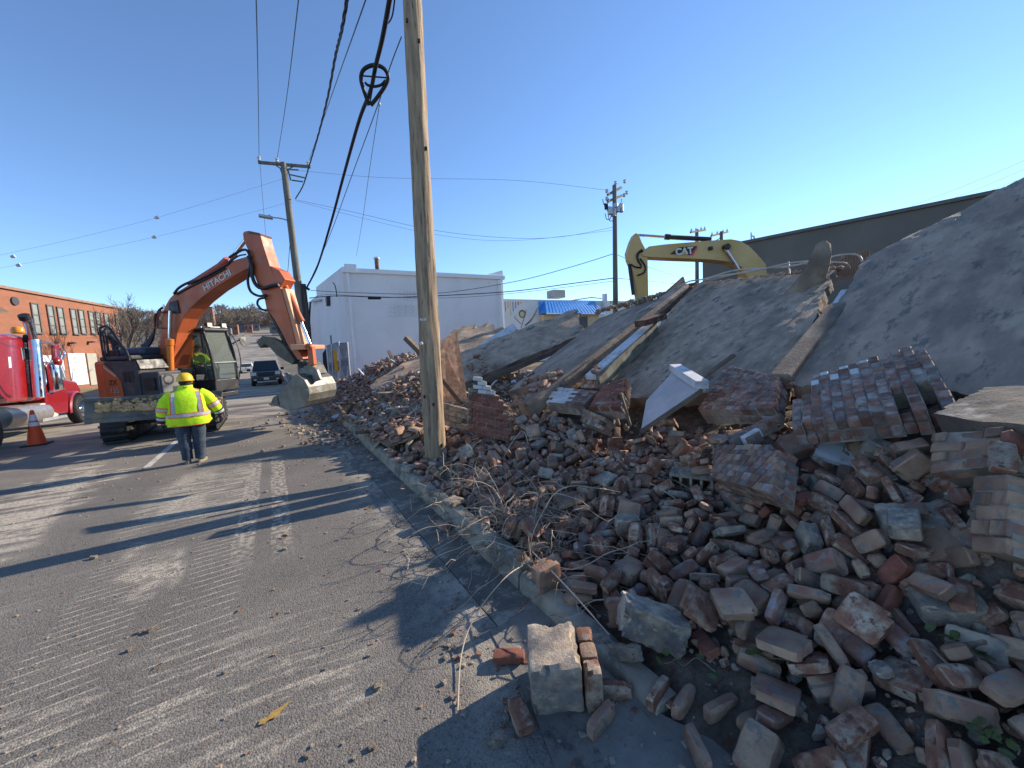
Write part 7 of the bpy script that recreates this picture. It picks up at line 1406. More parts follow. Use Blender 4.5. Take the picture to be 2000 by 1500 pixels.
b = MB(); b.box(EH(.42, .78, 1.72), (.52, .52, .14), ERot); b.box(EH(.16, .78, 2.1), (.14, .5, .8), ERot); b.box(EH(.45, .5, 1.95), (.4, .1, .08), ERot); cbuild(b, 'driver_seat', BLK, bevel=.03)
b = MB(); b.box(EH(1.02, .55, 2.42), (.05, .3, .24), ERot); b.bar(EH(1.0, .6, 1.5), EH(1.05, .6, 2.05), .04, .04); cbuild(b, 'monitor', DGREY, bevel=.02)
for s in (.5, .95):
    b = MB(); b.tube(smooth_path([EH(.75, s, 1.5), EH(.85, s, 1.8), EH(.8, s, 2.0)]), .025, 6); cbuild(b, 'control_lever', BLK, smooth=60)
for s in (.52, 1.02):
    b = MB(); b.box(EH(1.10, s, 3.19), (.12, .16, .13), ERot); l = cbuild(b, 'lamp_housing', BLK, bevel=.01)
    b = MB(); b.box(EH(1.17, s, 3.19), (.02, .15, .12), ERot); b.build('lamp_lens', LAMPM, cab, org=V(EX['_org']))
b = MB(); b.bar(EH(1.1, .4, 3.13), EH(1.13, 1.15, 3.13), .03, .03); b.bar(EH(.2, .3, 3.12), EH(1.1, .3, 3.12), .03, .03); cbuild(b, 'lamp_rail', GALV)
b = MB(); b.tube(smooth_path([EH(1.28, 1.2, 1.35), EH(1.42, 1.24, 1.9), EH(1.38, 1.24, 2.5), EH(1.22, 1.22, 2.9)]), .02, 6); cbuild(b, 'grab_rail', BLK, smooth=60)
b = MB(); b.tube([EH(1.2, 1.22, 2.6), EH(1.35, 1.45, 2.75)], .02, 6); b.lathe(EH(1.38, 1.5, 2.66), Ed+V((0, 0, .15)), [(.02, -.03), (.16, -.02), (.17, .02), (0, .03)], 12); cbuild(b, 'mirror', BLK, smooth=40)
# undercarriage and blade
for sx in (-.96, .96):
    b = MB(); prof = [(14.35, .12), (14.5, .02), (17.5, .02), (17.75, .15), (17.8, .4), (17.65, .68), (17.4, .78), (14.6, .78), (14.32, .64), (14.22, .38)]
    b.prism([V((EC.x+sx-.25, y, z)) for y, z in prof], V((.5, 0, 0))); tr2 = ebuild(b, 'track', BLK, bevel=.02)
    b = MB()
    L_ = [V((0, y, z)) for y, z in prof]; per = []
    for i in range(len(L_)):
        a, c2_ = L_[i], L_[(i+1) % len(L_)]; n_ = max(1, int((c2_-a).length/.17))
        for k in range(n_): per.append((a.lerp(c2_, (k+.5)/n_), (c2_-a).normalized()))
    for p, d_ in per:
        nn = V((0, d_.z, -d_.y)); nn = nn if nn.dot(p-V((0, 16, .4))) > 0 else -nn
        b.bar(V((EC.x+sx-.27, p.y, p.z))+nn*.012, V((EC.x+sx+.27, p.y, p.z))+nn*.012, .05, .05)
    o = b.build('grouser', BLK, tr2, org=V(EX['_org'])); o['kind'] = 'stuff'
    b = MB()
    for y in (14.75, 15.4, 16.0, 16.6, 17.25): b.tube([V((EC.x+sx-.265, y, .33)), V((EC.x+sx+.265, y, .33))], .16, 12)
    b.build('roller', DGREY, tr2, org=V(EX['_org']), smooth=40)
b = MB(); b.box((EC.x, 16, .62), (1.5, 1.6, .5)); b.lathe(EC+V((0, 0, .8)), (0, 0, 1), [(.6, 0), (.6, .15)], 20); ebuild(b, 'turntable', BLK)
YB = 13.45
def BP(px, py, dy=0): return at_y(px, py, YB+dy)
b = MB(); b.prism([BP(163, 781), BP(434, 764), BP(434, 803), BP(300, 817), BP(165, 827)], V((0, .07, 0))); ebuild(b, 'dozer_blade', BLADE, bevel=.015)
b = MB(); b.bar(BP(163, 782, -.02), BP(434, 765, -.02), .06, .07); b.bar(BP(165, 824, -.03), BP(300, 815, -.03), .05, .10); b.bar(BP(300, 815, -.03), BP(434, 801, -.03), .05, .10); ebuild(b, 'blade_edge', BLADE)
for sx in (-.55, .45):
    b = MB(); b.bar(V((EC.x+sx, YB+.05, .75)), V((EC.x+sx*.9, 15.4, .6)), .18, .24); ebuild(b, 'blade_arm', BLK, bevel=.02)
b = MB(); rm = random.Random(4)
for i in range(420):
    px = rm.choice((196, 208, 228, 250, 268, 276, 288, 300, 312, 322, 424)) + rm.gauss(0, 5); px = max(168, min(430, px)); py = 806-13*abs(rm.gauss(0, .8)) - (px-170)*.05
    py = max(py, 783-(px-163)*.062); c = BP(px, py, -.03); b.ball(c, rm.choice((.014, .02, .028, .04)), 6, 4, (rm.uniform(.6, 2.0), .8, rm.uniform(.5, 1.5)))
o = ebuild(b, 'mud', MUD, smooth=70); o['kind'] = 'stuff'

# ---------------------------------------------------------------- yellow excavator behind the ridge
YELLOW_MAT = mat('yellow_enamel', (.54, .37, .15), .5, var=.1, vscale=1, c2=(.50, .32, .10), c2scale=.8, spec=.4)
YC = at_d(1360, 500, 14.2); Yn = V((CF.x, CF.y, 0)).normalized()
YXr = V((Yn.y, -Yn.x, 0))
def YP_(px, py, off=0.0): return at_plane(px, py, YC - Yn*off, Yn)
ybase = YP_(1500, 640); ybase.z = 0
YE = thing('excavator', ybase, 'yellow excavator whose arm alone shows above the ridge of slabs', 'excavator')
def yprism(name, pts, off, th, m, bevel=.012):
    b = MB(); b.prism([YP_(x, y, off) for x, y in pts], Yn*th); return b.build(name, m, YE, bevel=bevel)
yprism('boom', [(1253, 496), (1258, 488), (1268, 481), (1300, 477), (1389, 469.5), (1428, 467), (1445, 470), (1463, 480), (1478, 495), (1496, 516), (1500, 560), (1470, 560), (1450, 522), (1425, 511.5), (1395, 507.5), (1370, 506), (1310, 504), (1268, 502), (1256, 500)], .25, .5, YELLOW_MAT)
yprism('stick', [(1239, 457), (1243, 455), (1248, 458), (1253, 472), (1260, 485), (1265, 503), (1267, 600), (1250, 600), (1240, 545), (1234, 520), (1228, 506), (1226, 492), (1233, 470)], .2, .4, YELLOW_MAT)
b = MB(); b.tube([YP_(1247, 459), YP_(1302, 463)], .045, 8); b.build('cylinder_rod', CHROME, YE, smooth=40)
b = MB(); b.tube([YP_(1299, 462.5), YP_(1308, 463), YP_(1310, 463.2), YP_(1388, 467.5)], [.10, .10, .08, .08], 10); b.build('cylinder_barrel', BLK, YE, smooth=40)
b = MB(); b.tube([YP_(1229, 516, .1), YP_(1237, 576, .1)], .06, 8); b.build('bucket_cylinder', BLK, YE, smooth=40)
b = MB(); b.tube([YP_(1416, 485, .34), YP_(1442, 526, .34)], .055, 8); b.build('cylinder_rod', CHROME, YE, smooth=40)
b = MB(); b.lathe(YP_(1416, 484, .25), -Yn, [(.11, 0), (.11, .18), (.05, .2), (0, .2)], 12); b.build('pin', BLK, YE, smooth=40)
b = MB(); b.box(YP_(1388, 485, .3), (.12, .12, .12)); b.build('work_lamp', BLK, YE, bevel=.02)
for pts in ([(1256, 490), (1247, 495), (1246, 508), (1252, 518), (1251, 523)], [(1254, 487), (1244, 498), (1247, 512)], [(1252, 523), (1240, 521), (1232, 516)], [(1250, 505), (1260, 520), (1258, 532), (1245, 538)]):
    b = MB(); b.tube(smooth_path([YP_(x, y, .24) for x, y in pts]), .028, 6); b.build('hose', HOSE, YE, smooth=60)
b = MB(); b.prism([YP_(x, y, .255) for x, y in ((1308, 496.5), (1326, 483), (1362, 480.5), (1353, 498.5))], -Yn*.006); b.build('badge_panel', BLK, YE)
b = MB(); b.prism([YP_(x, y, .263) for x, y in ((1347, 498.2), (1362, 480.5), (1361.5, 486), (1353, 498.5))], -Yn*.004); b.build('badge_slash', mat('red_slash', (.55, .06, .08), .6), YE)
My = M((YXr, V((0, 0, 1)), -Yn)).transposed(); My = My @ M.Rotation(math.radians(2.5), 3, 'Z')
text('CAT', 'badge_lettering', WHT, .31, My, YP_(1336.5, 491, .266), YE, .003, .012)
b = MB(); b.prism([YP_(x, y, .272) for x, y in ((1331, 497.5), (1337, 490.5), (1343, 497.5))], -Yn*.004); b.build('badge_triangle', YELLOW_MAT, YE)
Ry = M((YXr, Yn, V((0, 0, 1)))).transposed(); c = ybase + YXr*.9 + Yn*.3
b = MB(); b.box(c+V((0, 0, 1.7)), (2.6, 2.4, 1.1), Ry); b.build('engine_house', YELLOW_MAT, YE, bevel=.08)
b = MB(); b.box(c+V((0, 0, .55))+Yn*1.0, (3.4, .55, .8), Ry); b.box(c+V((0, 0, .55))-Yn*1.0, (3.4, .55, .8), Ry); b.build('track', BLK, YE, bevel=.15)

# ---------------------------------------------------------------- red truck
RED = mat('red_truck_paint', (.24, .010, .012), .25, var=.05, vscale=1, spec=.5, coat=.6)
TX = -6.4
def TP(px, py, o=0.0): return at_x(px, py, TX+o)
tb = TP(60, 840); TK_ = thing('semi_truck', (TX-1.2, tb.y, 0), 'red semi truck with chrome stack, cut off by the left edge of the picture', 'truck')
def tprism(name, pts, o, th, m, bevel=.05):
    b = MB(); b.prism([TP(x, y, o) for x, y in pts], V((-th, 0, 0))); return b.build(name, m, TK_, bevel=bevel)
tprism('sleeper_cab', [(-160, 648), (12, 651), (34, 652), (50, 657), (58, 664), (61, 676), (63, 700), (68, 735), (76, 768), (76, 782), (30, 786), (-160, 800)], 0, 2.4, RED, .12)
tprism('cab', [(63, 690), (84, 694), (92, 730), (100, 775), (74, 782)], -.05, 2.2, RED, .05)
tprism('hood', [(84, 716), (96, 712), (118, 738), (150, 745), (158, 760), (158, 785), (90, 800)], -.35, 1.6, RED, .06)
b = MB(); b.prism([TP(x, y, .012) for x, y in ((42, 679), (58, 678), (61, 705), (46, 704))], V((-.05, 0, 0))); f_ = b.build('window_frame', CHROME, TK_, bevel=.02)
b = MB(); b.prism([TP(x, y, .02) for x, y in ((44, 681), (57, 680), (59.5, 703), (47.5, 702))], V((-.04, 0, 0))); b.build('pane', mat('dark_glass', (.06, .07, .07), .08), TK_)
b = MB(); b.prism([TP(x, y, .012) for x, y in ((16, 697), (21, 697), (23, 718), (18, 719))], V((-.02, 0, 0))); b.build('sleeper_marker', WHT, TK_)
b = MB(); b.lathe(TP(48, 661, .0), (1, 0, 0), [(.12, 0), (.13, .05), (0, .06)], 12); b.build('cab_vent', BLK, TK_)
b = MB(); b.tube([TP(76, 776, .18), TP(66, 664, .18)], .15, 14); b.build('heat_shield', CHROME, TK_, smooth=40)
b = MB(); b.tube(smooth_path([TP(66, 668, .18), TP(57, 637, .18), TP(53, 625, .18), TP(47, 617, .18)]), [.11]*18+[.12], 12); b.build('exhaust_stack', CHROME, TK_, smooth=50)
b = MB(); b.tube([TP(50, 624, .185), TP(46, 615.5, .185)], .13, 12); b.build('stack_tip', BLK, TK_, smooth=40)
b = MB(); b.lathe(TP(36, 651, -.4), (0, 0, 1), [(.14, 0), (.14, .02)], 14); b.build('beacon_base', BLK, TK_)
b = MB(); b.lathe(TP(36, 650, -.4), (0, 0, 1), [(.16, 0), (.16, .10), (.12, .18), (0, .2)], 14); b.build('beacon', AMB, TK_, smooth=40)
b = MB(); b.lathe(TP(110, 762, .1), (0, 0, 1), [(.17, 0), (.19, .05), (.19, .80), (.15, .90), (.08, .95), (0, .95)], 18); b.build('air_cleaner', CHROME, TK_, smooth=40)
for pts in ([(74, 671, .1), (104, 672, .4), (106, 706, .4), (80, 708, .1)], [(122, 673, .5), (126, 690, .5), (122, 703, .5)], [(76, 684, .2), (82, 700, .2), (90, 745, .2), (86, 752, .2)]):
    b = MB(); b.tube(smooth_path([TP(*p) for p in pts], 3), .022, 7); b.build('mirror_bracket', CHROME, TK_, smooth=60)
b = MB(); b.prism([TP(x, y, .45) for x, y in ((107, 674), (116, 673), (119, 704), (109, 704))], V((-.10, 0, 0))); b.build('mirror', RED, TK_, bevel=.02)
b = MB(); b.prism([TP(x, y, .46) for x, y in ((115, 680), (119, 680), (120, 700), (114, 700))], V((-.03, 0, 0))); b.build('mirror_glass', mat('mirror_glass', (.6, .62, .6), .05, 1.0, var=0), TK_)
b = MB(); b.ball(TP(113, 706, .45), .17, 10, 6, (.6, 1, .8)); b.build('spot_mirror', RED, TK_, smooth=50)
# fender arch
b = MB(); wc = TP(151, 798, -.05); wr = .56; R = []
for i in range(15):
    t = math.radians(8+i*12.5); o = wc + V((0, math.cos(t)*(wr+.13), math.sin(t)*(wr+.10)-.05)); R.append([o+V((.08, 0, 0)), o+V((.04, math.cos(t)*.06, math.sin(t)*.06)), o+V((-.75, math.cos(t)*.06, math.sin(t)*.06)), o+V((-.75, 0, 0))])
b.rings(R); b.build('fender', RED, TK_, smooth=50)
tprism('fender_skirt', [(90, 768), (128, 757), (134, 775), (134, 806), (116, 808), (92, 798)], -.02, .5, RED, .04)
def wheel(parent, c, r, wdt, axis=V((1, 0, 0)), rim=CHROME, hubs=True):
    c = V(c); b = MB(); b.lathe(c-axis*wdt/2, axis, [(r*.58, 0), (r*.9, .0), (r, wdt*.18), (r, wdt*.82), (r*.9, wdt), (r*.58, wdt)], 26, caps=False); t = b.build('tyre', BLACK, parent, smooth=45)
    b = MB(); b.lathe(c-axis*wdt/2, axis, [(0, wdt*.35), (r*.25, wdt*.4), (r*.28, wdt*.75), (r*.42, wdt*.78), (r*.56, wdt*.98), (r*.60, wdt*.98)], 22); b.build('rim', rim, t, org=V(parent['_org']), smooth=35)
    if hubs:
        b = MB(); b.lathe(c+axis*wdt*.25, axis, [(r*.24, 0), (r*.22, wdt*.3), (r*.12, wdt*.5), (0, wdt*.52)], 14)
        for k in range(8): b.lathe(c+axis*wdt*.25+V((0, math.cos(k*PI/4), math.sin(k*PI/4)))*r*.33, axis, [(r*.05, 0), (r*.05, wdt*.2), (0, wdt*.2)], 6)
        b.build('hub', rim, t, org=V(parent['_org']), smooth=35)
wheel(TK_, (TX-.05, wc.y, .52), .52, .30); wheel(TK_, (TX-2.2, wc.y, .52), .52, .30)
rw2 = TP(-22, 840); wheel(TK_, (TX-.1, rw2.y, .52), .52, .32); wheel(TK_, (TX-2.2, rw2.y, .52), .52, .32)
b = MB(); b.tube([TP(-10, 818, -.25), TP(78, 806, -.25)], .33, 18); b.build('fuel_tank', mat('dull_tank', (.35, .34, .34), .4, .7, var=.1), TK_, smooth=40)
b = MB(); b.prism([TP(x, y, -.05) for x, y in ((80, 788), (96, 786), (115, 784), (115, 812), (100, 816), (82, 818))], V((-.5, 0, 0))); b.build('step_box', mat('beige_step_box', (.46, .42, .36), .7, var=.1), TK_, bevel=.03)
b = MB(); b.prism([TP(x, y, .02) for x, y in ((84, 818), (130, 810), (132, 814), (84, 824))], V((-.4, 0, 0))); b.build('step_plate', GALV, TK_)
b = MB(); b.box((TX-1.2, (wc.y+rw2.y)/2-1, .8), (.9, wc.y-rw2.y+3, .3)); b.build('chassis', BLK, TK_)

# ---------------------------------------------------------------- black pickup and the cars behind
CARB = mat('black_car_paint', (.012, .012, .015), .25, var=.05, spec=.5, coat=.4)
DGL = mat('car_glass', (.03, .04, .045), .06, var=0)
HL = mat('headlamp_lens', (.62, .60, .50), .15, var=.03)
def car(name, p, label, cat, body, w=2.0, h=1.9, l=5.6, rz=0.0, truck=True):
    t = thing(name, p, label, cat); p = V(p); hw = w/2
    def Q(x, y, z): return p + V((x, y, z))
    zh = h*.58
    b = MB(); b.prism([Q(-hw, 0, .42), Q(-hw, .05, zh-.08), Q(-hw, .25, zh), Q(-hw, 1.45, zh+.06), Q(-hw, 2.3, h*.60 if truck else zh), Q(-hw, l, zh+.02), Q(-hw, l, .45)], V((w, 0, 0))); b.build('body', body, t, bevel=.07)
    b = MB(); b.prism([Q(-hw*.92, 1.35, zh), Q(-hw*.80, 2.05, h), Q(-hw*.80, 3.5, h), Q(-hw*.9, 3.9, zh)], V((w*.86, 0, 0)))
    # tapered cabin
    b = MB(); b.rings([[Q(-hw*.93, 1.3, zh), Q(hw*.93, 1.3, zh), Q(hw*.95, 3.9, zh), Q(-hw*.95, 3.9, zh)], [Q(-hw*.74, 2.05, h), Q(hw*.74, 2.05, h), Q(hw*.76, 3.5, h), Q(-hw*.76, 3.5, h)]]); b.build('cabin', body, t, bevel=.05)
    b = MB(); A, B, C, D = Q(-hw*.83, 1.36, zh+.06), Q(hw*.83, 1.36, zh+.06), Q(hw*.69, 1.99, h-.07), Q(-hw*.69, 1.99, h-.07); n_ = (B-A).cross(D-A).normalized(); n_ = n_ if n_.y < 0 else -n_
    b.prism([x+n_*.012 for x in (A, B, C, D)], -n_*.01); b.build('windscreen', DGL, t)
    b = MB(); b.prism([Q(-hw*.5, -.015, .72), Q(hw*.5, -.015, .72), Q(hw*.58, -.015, zh-.12), Q(-hw*.58, -.015, zh-.12)], V((0, .05, 0))); g_ = b.build('grille', BLK, t, bevel=.02)
    b = MB(); b.box(Q(0, -.03, .90), (w*.52, .02, .05)); b.box(Q(0, -.03, .90), (.07, .02, .32)); b.build('grille_bar', DGREY, g_, org=V(t['_org']))
    b = MB(); b.box(Q(0, -.08, .52), (w*.98, .22, .26)); b.build('bumper', body, t, bevel=.05)
    for s in (-1, 1):
        b = MB(); b.box(Q(s*hw*.78, -.005, .93), (.34, .06, .24)); b.build('headlight', HL, t, bevel=.02)
        b = MB(); b.box(Q(s*hw*.72, -.2, .5), (.16, .03, .09)); b.build('fog_light', HL, t, bevel=.01)
        b = MB(); b.box(Q(s*(hw+.14), 1.6, zh+.12), (.24, .1, .2)); b.build('wing_mirror', BLK, t, bevel=.03)
    b = MB(); b.box(Q(0, -.2, .56), (.34, .02, .16)); b.build('number_plate', WHT, t)
    for y in (.9, l-1.1):
        for s in (-1, 1):
            wheel(t, Q(s*(hw-.12), y, .38), .38, .26, V((1, 0, 0)), DGREY, False)
    return t
car('pickup_truck', (-.43, 35.6, 0), 'black pickup truck facing the camera on the road beyond the excavator', 'pickup truck', CARB)
for (px, Yc, lb, mm) in ((478, 70, 'white car standing beside the far road, left of the black pickup', mat('white_car_paint', (.6, .6, .6), .3, var=.03)), (512, 150, 'small dark red car far up the road', mat('dark_red_car_paint', (.12, .02, .02), .3, var=.03))):
    p = at_y(px, 700, Yc); car('parked_car', (p.x, Yc, terrain_z(Yc)), lb, 'car', mm, 1.8, 1.5, 4.4)
# ---------------------------------------------------------------- traffic cones
CON = mat('cone_orange', (.78, .085, .018), .5, var=.06)
CW = mat('cone_white_band', (.70, .68, .68), .45, var=.05)
def cone(p, h, label, rings=True, base=True, tilt=None, s=1.0):
    t = thing('traffic_cone', p, label, 'traffic cone'); r0, r1 = h*.205, h*.035
    def rad(z): return r0 + (r1-r0)*z/h
    b = MB(); b.lathe((0, 0, 0), (0, 0, 1), [(rad(.03*h), .03*h), (rad(h*.97), h*.97), (r1*.8, h), (0, h)], 24); me = b.mesh('cone', CON, smooth=50); o = bpy.data.objects.new('cone', me); col.objects.link(o); o.parent = t
    if rings:
        for z0, z1 in ((.55, .66), (.70, .87)):
            b = MB(); b.lathe((0, 0, 0), (0, 0, 1), [(rad(z0*h)+.003, z0*h), (rad(z1*h)+.003, z1*h)], 24); o = bpy.data.objects.new('reflective_band', b.mesh('reflective_band', CW, smooth=50)); col.objects.link(o); o.parent = t
    b = MB(); b.box((0, 0, .02), (h*.5, h*.5, .04)); o = bpy.data.objects.new('base', b.mesh('base', BLACK)); col.objects.link(o); o.parent = t
    if tilt: t.rotation_euler = tilt
    return t
c0 = at_z(73, 869); cone((c0.x, c0.y, 0), .98, 'large orange cone with two white bands near the left edge')
c1 = at_z(463, 752); cone((c1.x, c1.y, 0), .95, 'orange cone standing just left of the black pickup')
c1 = at_z(551, 744); cone((c1.x, c1.y, 0), .9, 'orange cone just right of the black pickup')
c1 = at_y(177, 779, 23.5); cone((c1.x, c1.y, .0), .72, 'small orange cone between the red truck and the orange excavator')
c1 = at_z(176, 828); cone((c1.x, c1.y, .12), .7, 'orange cone lying on its side under the excavator blade', tilt=(0, PI/2-.15, .15))
# ---------------------------------------------------------------- people
HIV = mat('hivis_yellow', (.50, .80, .015), .8, var=.10, vscale=9, bump=.012, bscale=7)
TAPE = mat('reflective_tape', (.40, .39, .42), .5, var=.15, vscale=12)
ORT = mat('orange_trim', (.75, .20, .04), .8, var=.08)
DENIM = mat('dark_denim', (.028, .042, .065), .9, var=.35, vscale=5, c2=(.05, .066, .088), c2scale=4, bump=.012, bscale=9)
BOOT = mat('tan_boot', (.24, .20, .14), .85, var=.2)
HATY = mat('yellow_hard_hat', (.72, .43, .02), .35, var=.04)
SKIN = mat('skin', (.34, .17, .11), .6, var=.06)
GLV = mat('black_glove', (.022, .022, .025), .85, var=.2)
HAIR = mat('dark_hair', (.03, .022, .018), .9, var=.2)
def skin_body(name, P, E, m, parent, root=0, lv=2):
    me = bpy.data.meshes.new(name); me.from_pydata([p[0] for p in P], E, []); o = bpy.data.objects.new(name, me); col.objects.link(o); o.parent = parent
    sk_ = o.modifiers.new('skin', 'SKIN'); me.materials.append(m); sv = me.skin_vertices[0].data if me.skin_vertices else None
    if sv is None:
        bm = bmesh.new(); bm.from_mesh(me); bm.verts.layers.skin.verify(); bm.to_mesh(me); bm.free(); sv = me.skin_vertices[0].data
    for i, p in enumerate(P):
        r = p[1]; sv[i].radius = r if isinstance(r, tuple) else (r, r); sv[i].use_root = (i == root)
    ss = o.modifiers.new('sub', 'SUBSURF'); ss.levels = lv; ss.render_levels = lv; sk_.use_smooth_shade = True
    return o
def ell(c, hw, hd, z, n=28, fold=0.0, sd=0.0, sq=2.4):
    out = []
    for j in range(n):
        t = 2*PI*j/n; cx, sy = math.cos(t), math.sin(t); ex = math.copysign(abs(cx)**(2/sq), cx); ey = math.copysign(abs(sy)**(2/sq), sy)
        k = 1 + fold*fbm((cx*2.2+sd, sy*2.2, z*5), 1.6); out.append(V((c[0]+hw*ex*k, c[1]+hd*ey*k, z)))
    return out
def limb(b, pts, rs, n=16, fold=.0, sub=5, sd=0.0):
    P_ = smooth_path(pts, sub); R_ = []
    for i in range(len(pts)-1): R_ += [rs[i]+(rs[i+1]-rs[i])*k/sub for k in range(sub)]
    R_.append(rs[-1]); R_ = [r*(1+fold*fbm((i*.9+sd, sd, 1), 1.3)) for i, r in enumerate(R_)]
    b.tube(P_, R_, n)
WK = at_z(381, 903); wk = thing('person', (WK.x, WK.y, 0), 'worker seen from behind in yellow hi-vis jacket, jeans and yellow hard hat', 'person')
wk.rotation_euler = (0, 0, math.radians(6))
def WB_(b, name, m, smooth=60): o = b.build(name, m, wk, org=V((0, 0, 0)), smooth=smooth); return o
# one continuous body: legs, trunk, neck, head, arms and hands with fingers
BP_ = [((0, 0, .93), (.15, .12)), ((0, -.01, 1.12), (.17, .13)), ((0, -.01, 1.32), (.18, .13)), ((0, 0, 1.47), (.12, .09)), ((0, .015, 1.56), .06), ((.01, .03, 1.66), (.075, .09)), ((.01, .035, 1.75), (.075, .09)),
       ((-.11, 0, .86), .10), ((-.115, .015, .50), .07), ((-.11, -.01, .10), .045), ((-.12, .10, .04), .04), ((.11, 0, .86), .10), ((.115, .015, .50), .07), ((.11, -.02, .10), .045), ((.15, .08, .04), .04),
       ((-.22, 0, 1.44), .075), ((-.37, -.01, 1.14), .05), ((-.41, .06, .90), .035), ((-.415, .075, .83), (.03, .045)),
       ((.22, 0, 1.44), .075), ((.39, -.02, 1.18), .05), ((.50, .06, .97), .035), ((.52, .09, .90), (.03, .045))]
BE_ = [(0, 1), (1, 2), (2, 3), (3, 4), (4, 5), (5, 6), (0, 7), (7, 8), (8, 9), (9, 10), (0, 11), (11, 12), (12, 13), (13, 14), (3, 15), (15, 16), (16, 17), (17, 18), (3, 19), (19, 20), (20, 21), (21, 22)]
def fingers(P, E, hand, sx, d=V((0, .25, -1)), spread=V((0, 1, .2)), L=.075):
    base = V(P[hand][0]); d = d.normalized(); s = spread.normalized()
    for k, ln in enumerate((.9, 1.0, .95, .75)):
        a = base + s*(.027-.018*k) + d*.03; i0 = len(P); P += [(tuple(a), .0095), (tuple(a+d*L*.5*ln), .009), (tuple(a+d*L*.85*ln+V((-sx*.022, .01, .0))), .008)]; E += [(hand, i0), (i0, i0+1), (i0+1, i0+2)]
    i0 = len(P); a = base + s*.04; P += [(tuple(a), .011), (tuple(a+s*.025+d*.03), .0095)]; E += [(hand, i0), (i0, i0+1)]
fingers(BP_, BE_, 18, -1); fingers(BP_, BE_, 22, 1)
skin_body('body', BP_, BE_, SKIN, wk)
# jacket
b = MB(); b.rings([ell((0, 0), .345, .235, .80, fold=.10), ell((0, 0), .37, .255, .86, fold=.09), ell((0, 0), .355, .25, 1.0, fold=.05), ell((0, 0), .335, .24, 1.15, fold=.05), ell((0, -.01), .325, .22, 1.30, fold=.05), ell((0, -.01), .30, .19, 1.40, fold=.03), ell((0, 0), .235, .15, 1.47, fold=.02), ell((0, .01), .15, .125, 1.515), ell((0, .015), .12, .115, 1.54), ell((0, .02), .115, .11, 1.585)])
jk = WB_(b, 'jacket', HIV)
b = MB(); limb(b, [(-.20, 0, 1.44), (-.32, -.01, 1.30), (-.385, -.01, 1.14), (-.40, .02, 1.03)], [.105, .115, .105, .10], fold=.10, sd=1); limb(b, [(.20, 0, 1.44), (.33, -.01, 1.32), (.41, -.02, 1.18), (.47, .03, 1.06)], [.105, .115, .105, .098], fold=.10, sd=4); b.build('sleeve', HIV, jk, org=V((0, 0, 0)), smooth=60)
b = MB(); limb(b, [(-.40, .02, 1.04), (-.415, .05, .95), (-.42, .065, .88)], [.10, .085, .065], fold=.08, sd=2); limb(b, [(.468, .03, 1.065), (.495, .05, 1.0), (.515, .075, .93)], [.098, .085, .065], fold=.08, sd=6); b.build('dark_cuff', GLV, jk, org=V((0, 0, 0)), smooth=60)
def band(name, m, z0, z1, hw, hd, par, c=(0, 0), fold=.05):
    b = MB(); b.rings([ell(c, hw, hd, z0, fold=fold), ell(c, hw, hd, z1, fold=fold)], caps=False); return b.build(name, m, par, org=V((0, 0, 0)), smooth=60)
t0 = band('waist_tape', TAPE, .985, 1.045, .366, .262, jk); band('waist_tape_trim', ORT, .968, 1.062, .362, .257, jk)
band('hem_trim', ORT, .798, .812, .352, .242, jk, fold=.10)
def strap(xs0, xs1):
    for nm, m, wd_, off in (('strap_trim', ORT, .095, .004), ('shoulder_tape', TAPE, .058, .009)):
        b = MB(); pts = []
        for z, hw, hd in ((1.055, .348, .247), (1.15, .336, .242), (1.30, .326, .222), (1.40, .302, .193), (1.47, .238, .155)):
            x = xs0 + (xs1-xs0)*(z-1.055)/.415; f = (1-abs(x/hw)**2.4)**(1/2.4) if abs(x) < hw else .2; pts.append(V((x, -hd*f*1.03-off-.004, z)))
        vs_ = []
        for p in pts: vs_ += [p+V((-wd_/2, .006*(1 if xs0 < 0 else 0), 0)), p+V((wd_/2, .006*(1 if xs0 > 0 else 0), 0))]
        k = len(vs_); b.add(vs_+[v+V((0, .03, 0)) for v in vs_], [(2*i, 2*i+1, 2*i+3, 2*i+2) for i in range(len(pts)-1)]+[(k+2*i, k+2*i+2, k+2*i+3, k+2*i+1) for i in range(len(pts)-1)]+[(2*i, 2*i+2, k+2*i+2, k+2*i) for i in range(len(pts)-1)]+[(2*i+1, k+2*i+1, k+2*i+3, 2*i+3) for i in range(len(pts)-1)])
        b.build(nm, m, jk, org=V((0, 0, 0)))
strap(-.23, -.20); strap(.21, .18)
def sleeve_band(a, c, r, trim=True):
    a, c = V(a), V(c)
    if trim: b = MB(); d_ = (c-a); b.tube([a-d_*.35, c+d_*.35], r*1.0, 16, caps=False); b.build('sleeve_trim', ORT, jk, org=V((0, 0, 0)), smooth=60)
    b = MB(); b.tube([a, c], r*1.03, 16, caps=False); b.build('sleeve_tape', TAPE, jk, org=V((0, 0, 0)), smooth=60)
sleeve_band((-.375, -.01, 1.17), (-.386, -.01, 1.115), .114); sleeve_band((.40, -.02, 1.205), (.425, -.01, 1.15), .112)
sleeve_band((-.405, .03, 1.0), (-.412, .04, .95), .096, False); sleeve_band((.485, .04, 1.03), (.50, .055, .985), .094, False)
b = MB(); b.rings([ell((0, .02), .122, .117, 1.54), ell((0, .02), .119, .113, 1.60)], caps=True); b.build('collar', HIV, jk, org=V((0, 0, 0)), smooth=60)
b = MB(); b.box((0, -.108, 1.555), (.06, .012, .012)); b.build('neck_label', GLV, jk, org=V((0, 0, 0)))
